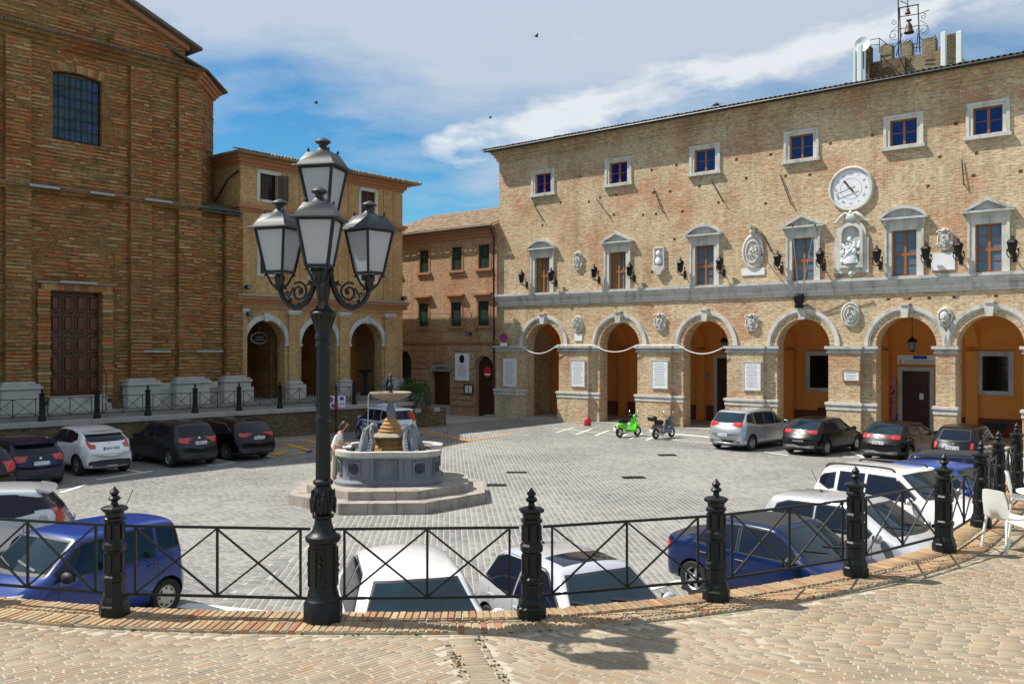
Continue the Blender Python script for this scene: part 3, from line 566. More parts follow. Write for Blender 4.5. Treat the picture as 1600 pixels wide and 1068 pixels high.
# string course
b = MB()
for z0, z1, p in ((6.68, 6.80, .06), (6.80, 7.02, .10), (7.02, 7.12, .16), (7.12, 7.26, .22)): b.box(-.1 - p, HL, -p, -.003, z0 + .001, z1)
b.build('string_course', 'white_stone', hall)
b = MB(); b.box(-.35, HL, -.27, -.003, 7.262, 7.40); b.build('string_course_top', 'grey_stone', hall)
for k in range(19):
    s = 1.0 + k * 1.85
    if k % 3 == 2: b = MB(); b.prism([(s, 6.83), (s + 1.2, 6.83), (s + 1.05, 6.95), (s + .15, 6.95)], -.125, -.103); b.build('relief_panel', 'white_stone', hall)
def leaf_window(parent, a, e, z0, z1, y, glass, rows, cross=True, halfdown=None):
    b = MB(); f = .06; b.strip(rect(a + f, e - f, z0 + f, z1 - f), rect(a, e, z0, z1), y, y + .06, closed=True); m = (a + e) / 2; b.box(m - .055, m + .055, y - .02, y + .05, z0 + f, z1 - f)
    if cross: zc = z0 + (z1 - z0) * .47; b.box(a + f, m - .057, y - .02, y + .05, zc - .06, zc + .06); b.box(m + .057, e - f, y - .02, y + .05, zc - .06, zc + .06)
    w = b.build('window', 'wood_window', parent)
    for k in range(1, rows):
        zc = z0 + (z1 - z0) * k / rows; b = MB(); b.box(a + f, m - .06, y + .005, y + .03, zc - .012, zc + .012); b.box(m + .06, e - f, y + .005, y + .03, zc - .012, zc + .012); b.build('glazing_bar', 'wood_window', w)
    for (p, q) in ((a + f, m - .055), (m + .055, e - f)):
        b = MB(); b.box(p, q, y + .035, y + .045, z0 + f, z1 - f); b.build('pane', glass, w)
    return w
for i, (a, e) in enumerate(UW):
    z0, z1 = 13.0, 14.52; b = MB(); o_ = rect(a, e, z0 + .12, z1); i_ = rect(a + .27, e - .27, 13.17, 14.3); mid = rect(a + .13, e - .13, z0 + .15, z1 - .11)
    b.strip(i_, mid, -.045, -.003, closed=True); b.strip(mid, o_, -.08, -.003, closed=True); b.build('window_frame', 'white_stone', hall)
    b = MB(); b.box(a - .08, e + .08, -.17, -.003, z0 - .02, z0 + .117); b.build('sill', 'grey_stone', hall)
    leaf_window(hall, a + .27, e - .27, 13.17, 14.3, .14, 'glass_up', 2, False)
for i, (a, e) in enumerate(LW):
    b = MB(); i_ = [(a + .3, 7.42), (e - .3, 7.42), (e - .3, 9.42), (a + .3, 9.42)]
    for x0, x1 in ((a, a + .3), (e - .3, e)): b.box(x0, x1, -.07, -.003, 7.41, 9.42); 
    b.box(a, e, -.07, -.003, 9.42, 9.66)
    for x0, x1 in ((a, a + .1), (e - .1, e)): b.box(x0, x1, -.11, -.073, 7.41, 9.66)
    b.box(a - .06, e + .06, -.05, -.003, 9.66, 9.9); b.build('window_frame', 'white_stone', hall)
    m = (a + e) / 2; hw = (e - a) / 2 + .2; b = MB(); b.box(m - hw, m + hw, -.27, -.003, 9.9, 9.985)
    if i % 2 == 0:
        r = (hw ** 2 + .5 ** 2) / (2 * .5); th = math.degrees(math.asin(hw / r)); pts = arc(m, 9.99 + .5 - r, r, 90 + th, 90 - th, 14)
        inn = arc(m, 9.99 + .38 - r, r - .02, 90 + th * .9, 90 - th * .9, 14); b.strip(inn, pts, -.28, -.003); b.prism(inn[::-1] + [], -.08, -.004)
    else:
        pts = [(m - hw, 9.99), (m, 10.52), (m + hw, 9.99)]; inn = [(m - hw + .22, 9.99), (m, 10.38), (m + hw - .22, 9.99)]; b.strip(inn, pts, -.28, -.003); b.prism(inn[::-1], -.08, -.004)
    b.build('pediment', 'grey_stone', hall)
    w = leaf_window(hall, a + .3, e - .3, 7.42, 9.42, .15, 'glass_hall', 4)
    if i < 2:
        b = MB()
        for k in range(2):
            x0 = a + .38 + k * .62; n = 6
            for q in range(n): b.box(x0 + q * .07, x0 + q * .07 + .06, .185 - .02 * (q % 2), .192 - .02 * (q % 2), 7.5, 9.36)
        b.build('curtain', 'curtain', w)
# eaves cornice, gutter, roof
b = MB()
for k, (z0, z1, p) in enumerate(((15.35, 15.45, .06), (15.45, 15.62, .12), (15.62, 15.8, .22), (15.8, 15.98, .34))): b.box(-.02 - p, HL, -p, -.003, z0 + .001, z1)
b.build('eaves_cornice', 'brick_hall', hall)
b = MB()
for k in range(60): s = .3 + k * .55; b.box(s, s + .09, -.03, -.003, 15.1, 15.16)
b.build('brick_dentils', 'white_stone', hall, kind='stuff')
b = MB(); EY = -.66
b.add([(-.6, EY, 15.985), (HL, EY, 15.985), (HL, 14.6, 15.985), (-.6, 14.6, 15.985), (-.6, EY, 16.05), (HL, EY, 16.05), (HL, 14.6, 16.05), (-.6, 14.6, 16.05), (7, 7, 17.9), (HL, 7, 17.9)], [(3, 2, 1, 0), (0, 1, 5, 4), (1, 2, 6, 9, 5), (2, 3, 7, 6), (3, 0, 4, 7), (4, 5, 9, 8), (6, 7, 8, 9), (7, 4, 8)])
b.build('roof', 'tile_shade', hall)
b = MB(); b.tube([(-.62, EY - .03, 15.985), (HL, EY - .03, 15.995)], .07, 8); b.build('gutter', 'iron', hall)
roof_tiles(hall, -.7, 30.5, EY - .07, 16.05, R(13.6), 5, 'tile_shade', .235, hipl=1.05)
# left end of the roof: short verge tiles
rod_shadows = [((835, 320), (850, 344)), ((933, 311), (953, 337)), ((1022, 294), (1037, 331)), ((1112, 282), (1131, 315)), ((1220, 274), (1237, 319)), ((1503, 250), (1507, 289)), ((1191, 363), (1206, 392))]
def on_plane(o, u, n, off, x, y):
    a = (x - CX) / FPX; t = (off + o[0] * n[0] + o[1] * n[1]) / (a * n[0] + n[1]); return ((t * a - o[0]) * u[0] + (t - o[1]) * u[1], CZ + t * (HY - y) / FPX)
def hs(x, y, off=0): return on_plane(HO, HU, HN, off, x, y)
def cs(x, y, off=0): return on_plane(CO, CU, CN, off, x, y)
for p, q in rod_shadows:
    a, b2 = hs(*p), hs(*q); b = MB(); b.tube([(a[0], -.06, a[1]), (b2[0], -.10, b2[1])], .025, 6); b.tube([(b2[0], -.003, b2[1]), (b2[0], -.14, b2[1])], .03, 6); b.build('rod_shadow_bar', 'rust', hall)  # slanting bars stand in for the shadows that wall rods cast
# things on the back wall of the portico
BW = 4.57
def bs(x, y): return hs(x, y, BW)
def backdoor(name, x0, x1, y0, y1, frame='terracotta_trim'):
    a, zt = bs(x0, y0); e, _ = bs(x1, y0); z0 = max(.15, bs(x0, y1)[1]); b = MB(); b.strip([(a, z0), (a, zt), (e, zt), (e, z0)], [(a - .2, z0), (a - .2, zt + .2), (e + .2, zt + .2), (e + .2, z0)], BW - .07, BW - .003); f = b.build(name + '_frame', 'grey_stone', hall)
    b = MB(); b.box(a, e, BW - .03, BW - .003, z0, zt); d = b.build(name, 'wood_dark' if name == 'door' else 'dark_glass', hall); return a, e, z0, zt, d
A_ = backdoor('door', 1410, 1453, 579, 690); a, e, z0, zt, d = A_
for k in range(2):
    for j in range(3): b = MB(); w_ = (e - a) / 2; b.bevbox(a + k * w_ + .1, a + (k + 1) * w_ - .1, BW - .05, BW - .031, z0 + .2 + j * (zt - z0 - .3) / 3, z0 + .05 + (j + 1) * (zt - z0 - .3) / 3, .01); b.build('door_panel', 'wood_dark', d)
b = MB(); b.box(a + .8, a + .98, BW - .06, BW - .052, 1.75, 2.05); b.build('notice', 'marble', d)
backdoor('door', 1121, 1140, 559, 662)
def grilled(x0, x1, y0, y1):
    a, zt = bs(x0, y0); e, z0 = bs(x1, y1); b = MB(); b.strip(rect(a, e, z0, zt), rect(a - .22, e + .22, z0 - .2, zt + .22), BW - .09, BW - .003, closed=True); b.build('window_frame', 'grey_stone', hall)
    b = MB(); b.box(a, e, BW - .03, BW - .003, z0, zt); w = b.build('window', 'dark_glass', hall)
    for k in range(1, 7): b = MB(); s = a + (e - a) * k / 7; b.tube([(s, BW - .07, z0), (s, BW - .07, zt)], .014, 6); b.build('window_bar', 'black_metal', w)
    for k in range(1, 4): b = MB(); zc = z0 + (zt - z0) * k / 4; b.tube([(a, BW - .085, zc), (e, BW - .085, zc)], .012, 6); b.build('window_bar', 'black_metal', w)
grilled(1535, 1576, 556, 611); grilled(1266, 1296, 555, 606)
for x0, x1, y0, y1 in ((1538, 1572, 659, 671), (1278, 1290, 636, 642), (1269, 1288, 650, 658)):
    a, zt = bs(x0, y0); e, z0 = bs(x1, y1); b = MB(); b.box(a, e, BW - .04, BW - .031, z0, zt); b.build('vent', 'black', hall)
# ---- separate things fixed to the town hall (each its own frame at the wall)
def on_hall(name, label, cat, s, z, y=0, group=None): p = hall_pt(s, y, z); return thing(name, label, cat, (p.x, p.y, z), H_ANG, group)
def tablet(label, x0, x1, y0, y1, lines, off=0, frame='grey_stone', name='stone_plaque', mat_='marble', th=.05, studs=True, fw=.05, seed=1):
    a, zt = hs(x0, y0, off); e, z0 = hs(x1, y1, off); zt2 = hs(x1, y0, off)[1]; w = e - a; h = zt - z0; t = on_hall(name, label, 'plaque', a + w / 2, z0, off)
    b = MB(); b.box(-w / 2, w / 2, -th, -.003, 0, h); b.build('slab', mat_, t)
    if frame: b = MB(); b.strip(rect(-w / 2, w / 2, 0, h), rect(-w / 2 - fw, w / 2 + fw, -fw, h + fw), -th - .02, -.003, closed=True); b.build('border', frame, t)
    r_ = random.Random(seed); b = MB(); lh = h * .86 / lines
    for k in range(lines):
        zc = h * .93 - (k + .5) * lh; x = -w * .40 * r_.uniform(.6, 1); xe = -x
        while x < xe: l_ = r_.uniform(.02, .07); b.box(x, min(x + l_, xe), -th - .004, -th - .0005, zc - lh * .16, zc + lh * .16); x += l_ + r_.uniform(.015, .03)
    b.build('inscription', 'ink', t, kind='stuff')
    if studs:
        for sx in (-1, 1):
            for zz in (.06, h - .06): b = MB(); b.sphere((sx * (w / 2 - .06), -th - .005, zz), .02, 8, 5); b.build('stud', 'black_metal', t)
    return t
tablet('tall white marble plaque on the leftmost pier, half in shadow', 787, 807, 560, 604, 15, -.262, None, seed=1)
tablet('white marble plaque on the pier between the first and second arches', 893, 913.5, 563, 603, 12, -.262, seed=2, studs=False)
tablet('white marble plaque on the pier behind the grey scooter', 1019.5, 1043, 563.5, 606, 14, -.262, seed=3, studs=False)
tablet('white marble plaque on the pier above the silver people carrier', 1163, 1188, 566, 609, 17, -.262, seed=4, studs=False)
tablet('small landscape plaque in a red frame between fourth and fifth arches', 1318, 1342, 579, 594, 3, -.262, 'terracotta_trim', fw=.04, seed=5, studs=False)
tablet('large dark slab on the orange wall inside the first arch', 836, 857, 562, 596, 9, BW, None, mat_='terracotta_trim', seed=6)
tablet('small brass plate on the orange wall inside the third arch', 1095, 1110, 584, 594, 3, BW, None, mat_='lead', seed=7, studs=False)
# tourist office sign and pink poster
a, zt = bs(1402, 554); e, z0 = bs(1462, 569); t = on_hall('office_sign', 'white tourist information board above the dark door in the fifth arch', 'sign', a, z0, BW); w = e - a; h = zt - z0
b = MB(); b.box(0, w, -.05, -.003, 0, h); b.build('board', 'white_paint', t); b = MB(); b.box(w * .42, w * .78, -.055, -.051, h * .56, h * .92); b.build('blue_panel', 'sign_blue', t)
text_mesh('i', h * .62, 'black', t, (w * .09, -.056, h * .25), (PI / 2, 0, 0), ext=.003, bold=.008)
b = MB(); r_ = random.Random(5)
for zc in (.36, .16):
    x = w * .2
    while x < w * .95: l_ = r_.uniform(.03, .1); b.box(x, x + l_, -.055, -.051, h * zc - .018, h * zc + .018); x += l_ + .03
b.build('printed_line', 'ink', t, kind='stuff')
a, zt = bs(1383, 589); e, z0 = bs(1400, 655); t = on_hall('poster_board', 'tall pink poster board with dark lettering beside the door in the fifth arch', 'poster', a, z0, BW - .02); w = e - a; h = zt - z0
M['pink'] = mat('pink poster', (.50, .17, .17), .7, var=.1)
b = MB(); b.box(0, w, -.04, -.003, 0, h); b.build('board', 'pink', t); b = MB(); b.strip(arc(w / 2, h * .68, w * .26, 60, 420 - 40, 16), arc(w / 2, h * .68, w * .38, 60, 420 - 40, 16), -.045, -.041); b.build('round_mark', 'black', t)
b = MB(); r_ = random.Random(9)
for k in range(9):
    zc = h * (.04 + k * .055); b.box(w * r_.uniform(.12, .4), w * r_.uniform(.55, .9), -.045, -.041, zc, zc + h * .018)
    xx = w * r_.uniform(.2, .7); b.box(xx, xx + .05, -.046, -.0415, zc, zc + h * .045)
b.build('lettering', 'black', t, kind='stuff')
# black board leaning in the first arch
p = hall_pt(*[bs(856, 640)[0], BW - .35], .15); t = thing('black_board', 'narrow black board leaning against the orange wall in the first arch', 'board', p, H_ANG)
b = MB(); b.box(-.28, .28, 0, .04, 0, 1.5, rot=Matrix.Rotation(R(-9), 3, 'X'), org=Vector((0, 0, 0))); b.build('panel', 'black', t)
# clock
s, z = hs(1330, 295); clock = on_hall('wall_clock', 'large round white stone clock with thin black hands on the upper wall', 'clock', s, z)
b = MB(); pr = [(.80, -.003), (1.03, -.003), (1.03, -.06), (.98, -.13), (.93, -.13), (.90, -.06), (.86, -.06)]
b.lathe([(r, y) for r, y in pr], 48, rotm=Matrix.Rotation(R(-90), 3, 'X') @ Matrix.Scale(-1, 3, Vector((0, 0, 1))) @ Matrix.Identity(3), caps=False)
rim = b.build('rim', 'white_stone', clock)
for v in rim.data.vertices: v.co.y = -abs(v.co.y)
b = MB(); b.prism(arc(0, 0, .9, 0, 360, 48)[:-1], -.05, -.003); b.build('face', 'marble', clock)
b = MB()
for k in range(60):
    a = R(6 * k); 
    if k % 5: b.tube([(math.sin(a) * .84, -.053, math.cos(a) * .84), (math.sin(a) * .80, -.053, math.cos(a) * .80)], .004, 4)
b.strip(arc(0, 0, .47, 0, 360, 40), arc(0, 0, .482, 0, 360, 40), -.056, -.05); b.build('minute_marks', 'ink', clock, kind='stuff')
for k, tx in enumerate(['XII', 'I', 'II', 'III', 'IIII', 'V', 'VI', 'VII', 'VIII', 'IX', 'X', 'XI']):
    a = R(30 * k); text_mesh(tx, .17, 'ink', clock, (math.sin(a) * .67, -.054, math.cos(a) * .67), (PI / 2, a, 0), 'numeral', .002)
for nm, ang, L, w_ in (('hour_hand', R(-39), .52, .035), ('minute_hand', R(-107), .80, .02)):
    d = Vector((math.sin(ang), 0, math.cos(ang))); n_ = Vector((d.z, 0, -d.x)); b = MB(); ps = [d * -.22 + n_ * w_, d * -.22 - n_ * w_, d * .05 - n_ * w_ * .7, d * (L * .8) - n_ * w_ * (1.4 if nm[0] == 'h' else .6), d * L, d * (L * .8) + n_ * w_ * (1.4 if nm[0] == 'h' else .6), d * .05 + n_ * w_ * .7]
    b.prism([(p.x, p.z) for p in ps], -.13, -.115); b.build(nm, 'black', clock)
b = MB(); b.tube([(0, -.05, 0), (0, -.14, 0)], .035, 10); b.build('hub', 'black', clock)
# carved shields
def blobs(b, seed, w, h, n, d=.08, r=.06):
    r_ = random.Random(seed)
    for k in range(n):
        a = r_.uniform(0, 6.28); q = r_.uniform(0, 1) ** .5; b.sphere((q * w * math.cos(a), -d - r_.uniform(0, .05), q * h * math.sin(a)), r_.uniform(.5, 1) * r, 8, 5, sc=(1, .8, 1))
def scroll(b, cx, cz, r, turns, d, rad, flip=1, n=22, a0=0):
    b.tube([(cx + flip * r * (1 - .8 * k / n) * math.cos(R(a0) + turns * 2 * PI * k / n), -d, cz + r * (1 - .8 * k / n) * math.sin(R(a0) + turns * 2 * PI * k / n)) for k in range(n + 1)], [rad * (1 - .5 * k / n) for k in range(n + 1)], 6)
def shield(label, x0, x1, y0, y1, style, slab=None):
    a, zt = hs(x0, y0); e, z0 = hs(x1, y1); w = (e - a) / 2; h = (zt - z0) / 2; t = on_hall('carved_shield', label, 'carved shield', a + w, z0 + h)
    b = MB(); b.lathe([(.98, 0), (1, .03), (.96, .10), (.84, .13), (.80, .07), (.3, .11), (.01, .12)], 26, sx=w, sy=h, rotm=Matrix.Rotation(R(90), 3, 'X'), caps=False); b.build('cartouche', 'white_stone', t)
    b = MB()
    if style == 'oval': b.lathe([(.62, .07), (.66, .14), (.58, .16), (.54, .10)], 26, sx=w, sy=h, rotm=Matrix.Rotation(R(90), 3, 'X'), caps=False); blobs(b, x0, w * .42, h * .42, 22, .11, .05)
    elif style == 'face':
        b.sphere((0, -.14, .02), w * .62, 14, 10, sc=(1, .8, 1.25)); b.sphere((0, -.14 - w * .5, -.02), w * .16, 8, 6, sc=(.8, 1, 1.4)); b.sphere((-w * .25, -.14 - w * .4, h * .15), w * .1, 8, 6); b.sphere((w * .25, -.14 - w * .4, h * .15), w * .1, 8, 6)
        for k in range(9): a = R(20 + k * 17.5); b.sphere((w * .78 * math.cos(a), -.15, h * .55 * math.sin(a) + .08), w * .24, 8, 6)
        b.box(-w * .3, w * .3, -.13 - w * .45, -.1, -h * .42, -h * .34); scroll(b, -w * .5, -h * .6, w * .3, 1.2, .12, .035); scroll(b, w * .5, -h * .6, w * .3, 1.2, .12, .035, -1)
    else:
        b.prism([(-w * .5, h * .45), (w * .5, h * .45), (w * .52, -h * .1), (0, -h * .7), (-w * .52, -h * .1)], -.16, -.09)
        for sx in (-1, 1): scroll(b, sx * w * .6, h * .62, w * .34, 1.3, .12, .04, sx); scroll(b, sx * w * .72, -h * .45, w * .26, 1.2, .11, .035, sx)
        blobs(b, x0, w * .35, h * .3, 10, .16, .045); b.sphere((0, -.12, h * .78), w * .3, 10, 6)
    b.build('carving', 'white_stone', t)
    if slab: a2, z2 = hs(slab[0], slab[2]); e2, z3 = hs(slab[1], slab[3]); c = MB(); c.box(a2 - a - w, e2 - a - w, -.05, -.003, z3 - z0 - h, z2 - z0 - h); c.build('tablet', 'marble', t)
    return t
shield('small white carved shield between the first and second upper windows', 897, 911, 393, 423, 'coat')
shield('tall oval coat of arms with a crowned head and blank tablet below', 1160, 1195, 366, 421, 'oval', (1159, 1195, 420, 429))
shield('dark oval carved shield above a white tablet, right of the fifth window', 1464, 1489, 357, 392, 'coat', (1455, 1492, 396, 421))
shield('small oval carved shield with tablet between first and second arches', 895, 911, 493, 520, 'oval', (898, 910, 521, 532))
shield('carved shield under a flat cap between second and third arches', 1023, 1041, 489, 517, 'coat')
shield('carved white shield between third and fourth arches', 1165, 1185, 490, 518, 'coat')
shield('round carved medallion with raised rim between fourth and fifth arches', 1314, 1345, 471, 511, 'oval')
shield('carved lion head between fifth and sixth arches', 1465, 1489, 479, 511, 'face')
# crowned head over the tall oval
t = [o for o in bpy.data.objects if o.get('label', '').startswith('tall oval')][0]; b = MB(); hh = hs(1178, 366)[1] - hs(1178, 421)[1]; b.sphere((0, -.16, hh / 2 + .12), .15, 12, 8, sc=(1, .9, 1.2)); b.lathe([(.15, .2), (.19, .33), (.12, .30)], 10, (0, -.16, hh / 2 + .03)); b.build('head', 'white_stone', t)
# bust relief on a bracket
a, zt = hs(1022, 387); e, z0 = hs(1039, 416); t = on_hall('bust_relief', 'white framed bust relief on a small bracket beside the second window', 'relief', (a + e) / 2, z0); w = (e - a) / 2; h = zt - z0
b = MB(); b.strip(rect(-w + .08, w - .08, .08, h - .06), rect(-w, w, 0, h), -.12, -.003, closed=True); b.box(-w + .08, w - .08, -.04, -.003, .08, h - .06); b.build('frame', 'white_stone', t)
b = MB(); b.sphere((0, -.13, h * .66), .13, 12, 8, sc=(1, .9, 1.25)); b.lathe([(.02, 0), (.17, .05), (.21, .22), (.1, .36), (.07, .45)], 12, (0, -.1, .12), sy=.6); b.build('bust', 'marble', t)
b = MB(); b.prism([(-w - .08, -.003), (w + .08, -.003), (w + .02, -.12), (w * .5, -.3), (w * .45, -.42), (-w * .45, -.42), (-w * .5, -.3), (-w - .02, -.12)], -.2, -.003); b.build('bracket', 'white_stone', t)
# madonna niche
a, zt = hs(1308, 352); e, z0 = hs(1354, 420); t = on_hall('niche_relief', 'ornate white niche with a marble figure group below the clock', 'niche', (a + e) / 2, z0); w = (e - a) / 2; h = zt - z0
no = [(-w * .62, .22), (w * .62, .22)] + arc(0, h - w * .75, w * .62, 0, 180, 14)
nm = [(-w * .82, .08), (w * .82, .08)] + arc(0, h - w * .72, w * .82, 0, 180, 14); nx = [(-w, 0), (w, 0)] + [(w * (1 if k < 3 else math.cos(R(180 * k / 14))), h - w * .72 + w * 1.02 * math.sin(R(180 * k / 14))) for k in range(0, 12)] + [(-w, h - w * .5)] * 1 + [(-w, h - w * .72)] * 2
nx = [(-w, -.02), (w, -.02)] + arc(0, h - w * .70, w * 1.0, 0, 180, 14)
b = MB(); b.strip(no, nm, -.20, -.003, closed=True); b.strip(nm, nx, -.13, -.003, closed=True); b.box(-w - .12, w + .12, -.12, -.004, -.16, -.023); b.box(-w - .1, -w - .003, -.1, -.004, -.02, h * .68); b.box(w + .003, w + .1, -.1, -.004, -.02, h * .68); b.build('frame', 'white_stone', t)
b = MB(); b.prism(no, -.03, -.004); b.build('niche_back', 'grey_stone', t)
b = MB(); r_ = random.Random(4)
b.sphere((-.05, -.17, h * .66), .1, 10, 8, sc=(1, .9, 1.2)); b.lathe([(.34, 0), (.38, .12), (.27, .4), (.22, .62), (.1, .8)], 14, (-.03, -.12, .26), sy=.45)
b.sphere((.16, -.22, h * .50), .085, 10, 8); b.sphere((.18, -.2, h * .40), .12, 10, 8, sc=(.9, .8, 1.3)); b.sphere((.34, -.15, h * .36), .08, 8, 6); b.sphere((-.34, -.14, h * .32), .08, 8, 6)
for k in range(46): b.sphere((r_.uniform(-.42, .42), -.13 - r_.uniform(0, .07), .26 + r_.random() * h * .45), r_.uniform(.03, .08), 7, 5, sc=(1, .8, r_.uniform(.7, 1.7)))
b.tube([(-.3, -.2, .5), (-.1, -.26, .75), (.12, -.24, .95), (.3, -.16, 1.05)], .04, 7); b.build('figure_group', 'marble', t)
b = MB()
for sx in (-1, 1): b.tube([(sx * .02, -.18, h + .42), (sx * .25, -.2, h + .46), (sx * .48, -.17, h + .3), (sx * .62, -.15, h + .12), (sx * .80, -.12, h + .08)], [.05, .1, .09, .06, .04], 8); scroll(b, sx * .34, h + .2, .15, 1.1, .14, .05, sx)
b.sphere((0, -.16, h + .3), .22, 12, 8, sc=(1.3, .6, 1)); b.sphere((0, -.18, h + .5), .1, 10, 6); blobs(b, 3, .1, .1, 1); b.build('crest', 'white_stone', t)
b = MB(); scroll(b, 0, -.22, .16, 1, .1, .04); b.sphere((0, -.12, -.2), .12, 10, 6); b.build('pendant', 'white_stone', t)
# wall lanterns
def wall_lantern():
    t = thing('wall_lantern', '', 'wall lantern'); b = MB(); b.tube([(0, -.003, .0), (0, -.12, -.05), (0, -.3, -.03), (0, -.42, .08)], [.03, .03, .025, .02], 6); b.box(-.06, .06, -.03, -.003, -.18, .15)
    for sx in (-1, 1): b.tube([(sx * .01, -.16, -.06), (sx * .14, -.25, -.02), (sx * .2, -.32, .12), (sx * .17, -.34, .2)], .018, 6); b.sphere((sx * .17, -.34, .24), .045, 6, 5)
    b.build('bracket', 'black_metal', t)
    b = MB(); b.lathe([(.03, .06), (.11, .12), (.17, .46), (.20, .48), (.15, .56), (.06, .62), (.035, .66), (.06, .69), (.02, .74)], 6, (0, -.42, 0), smooth=False); l_ = b.build('lantern', 'black_metal', t)
    b = MB(); b.lathe([(.115, .15), (.168, .44)], 6, (0, -.42, 0), smooth=False, caps=False)
    for v in range(len(b.v)): x, y, z = b.v[v]; b.v[v] = (x * .93 + 0, (y + .42) * .93 - .42, z)
    b.build('lantern_glass', 'dark_glass', l_)
    return t
LN = [(823, 437, 'wrought iron lantern at the far left end, left of the first upper window'), (869, 434, 'wrought iron lantern just right of the first curved pediment window'), (936, 429, 'wrought iron lantern left of the second upper window'), (991, 426, 'wrought iron lantern right of the second upper window, near the bust relief'), (1070, 420, 'wrought iron lantern left of the third upper window'), (1131, 417, 'wrought iron lantern right of the third window, near the tall oval shield'),
      (1221, 411, 'wrought iron lantern left of the window with flagpoles'), (1287, 407, 'wrought iron lantern between the flagpole window and the marble niche'), (1375, 404, 'wrought iron lantern between the marble niche and the fifth window'), (1451, 400, 'wrought iron lantern right of the fifth window, left of the dark shield'), (1501, 395, 'wrought iron lantern left of the sixth upper window'), (1585, 391, 'rightmost wrought iron lantern, right of the sixth upper window')]
wlp = None
for x, y, lb in LN:
    s, z = hs(x, y); p = hall_pt(s, 0, z - .28)
    if wlp is None: wlp = wall_lantern(); wlp.location = p; wlp.rotation_euler = (0, 0, H_ANG); wlp['label'] = lb; wlp['group'] = 'wall lanterns beside the upper windows'; t = wlp
    else: t = copy_tree(wlp, p, H_ANG, lb)
    t.scale = (1.15, 1.15, 1.15)
# flag holder with three poles
s, z = hs(1252, 478); t = on_hall('flagpole_holder', 'black holder with three bare flagpoles over the fourth arch', 'flagpole holder', s, z)
b = MB(); b.box(-.2, .2, -.34, -.003, -.1, .06); b.lathe([(.1, 0), (.22, .2), (.26, .5), (.2, .62)], 8, (0, -.3, -.05), sy=.7, smooth=False); b.build('holder', 'black_metal', t)
for x, y in ((1190, 398), (1238, 352), (1273, 352)):
    s2, z2 = hs(x, y, -1.2); b = MB(); b.tube([(0.02 * (x - 1240) / 10, -.3, .3), (s2 - s, -1.2, z2 - z)], .022, 6); b.build('pole', 'lead', t); b = MB(); b.sphere((s2 - s, -1.2, z2 - z), .05, 8, 6); b.build('pole_tip', 'black_metal', t)
# white cable slung across the first arches
b = MB(); pts = []
for a, e, sag in ((2.0, 4.7, .5), (4.7, 7.2, 0), (7.2, 9.9, .38), (9.9, 12.4, 0), (12.4, 15.1, .45)):
    n = 12
    for k in range(n): u = k / n; pts.append((a + (e - a) * u, -.45, 4.38 - sag * 4 * u * (1 - u) if sag else 4.37))
b.tube(pts, .022, 6); o = b.build('white_cable', 'white_paint', None, hall_pt(0, 0, 0)); o.rotation_euler = (0, 0, H_ANG); o['label'] = 'white cable slung across the first three arches at impost height'; o['category'] = 'cable'
# hanging lamps in the portico
def hang(label, x, y, zc=None):
    s, z = hs(x, y, 2.6); p = hall_pt(s, 2.6, z); t = thing('hanging_lantern', label, 'hanging lantern', p, H_ANG); b = MB(); b.tube([(0, 0, .7), (0, 0, 5.98 - z)], .012, 6); b.build('chain', 'black_metal', t)
    b = MB(); b.lathe([(.02, -.05), (.12, .0), (.2, .42), (.24, .44), (.16, .55), (.05, .62), (.03, .7)], 6, smooth=False); b.build('lantern', 'black_metal', t)
    b = MB(); b.lathe([(.125, .04), (.195, .4)], 6, smooth=False, caps=False); b.v = [(x_ * 1.03, y_ * 1.03, z_) for x_, y_, z_ in b.v]; b.build('lantern_glass', 'glass_hall', t)
hang('black lantern hanging on a long chain inside the fifth arch', 1425, 548); hang('dark lantern hanging by the right side of the third arch', 1131, 546)
M['brick_tower'] = brick_mat('grey tower brick', (.36, .29, .19), (.28, .22, .14), (.28, .12, .07), (.3, .26, .2), .4, .6)
# ---------------------------------------------------------------- bell tower behind the roof
TO = 7.0
def ts(x, y, o=TO): return hs(x, y, o)
s0, _ = ts(1352, 100); s1, zt = ts(1487, 70); tz = 17.0
tower = thing('bell_tower', 'short crenellated brick tower with mossy merlons rising behind the roof', 'tower', hall_pt(s0, TO, 15.5), H_ANG); w = s1 - s0; base = ts(1420, 88)[1] - 15.5
b = MB(); b.box(0, w, 0, 4, 0, base); b.build('tower_wall', 'brick_tower', tower)
for xa, xb, yt in ((1375, 1393, 72), (1408, 1424, 67), (1440, 1461, 61), (1466, 1480, 76)):
    a = ts(xa, 70)[0] - s0; e = ts(xb, 70)[0] - s0; h_ = ts((xa + xb) / 2, yt)[1] - 15.5; b = MB(); b.box(a, e, 0, .5, base + .002, h_ * 1.0); b.box(a + .05, e - .06, .04, .46, h_ + .002, h_ + .08); b.build('merlon', 'brick_tower', tower)
    g = MB(); 
    for k in range(60): x_, y_, z_ = random.uniform(a, e), random.uniform(-.05, .45), h_ + random.uniform(-.08, .14); r0 = .07; g.add([(x_ + random.uniform(-r0, r0), y_ + random.uniform(-r0, r0), z_ + random.uniform(-r0, r0)) for _ in range(3)], [(0, 1, 2)])
    g.build('ivy', 'leaf', tower, kind='stuff')
for xa, xb, yb, yt in ((1352, 1358, 118, 72), (1478, 1494, 100, 55)):
    a = ts(xa, 70, TO - .6)[0] - s0; e = ts(xb, 70, TO - .6)[0] - s0; b = MB(); b.box(a, e, -.6, -.01, 0, ts(xa, yt, TO - .6)[1] - 15.5); b.build('chimney_stack', 'brick_dark', tower)
b = MB(); a0 = ts(1357, 78, TO)[0] - s0; b.box(a0, a0 + 1.9, -.3, -.01, 0, base - .05); b.build('stair_hood', 'brick_dark', tower)
def railing_line(b, pts, r=.02): b.tube(pts, r, 5)
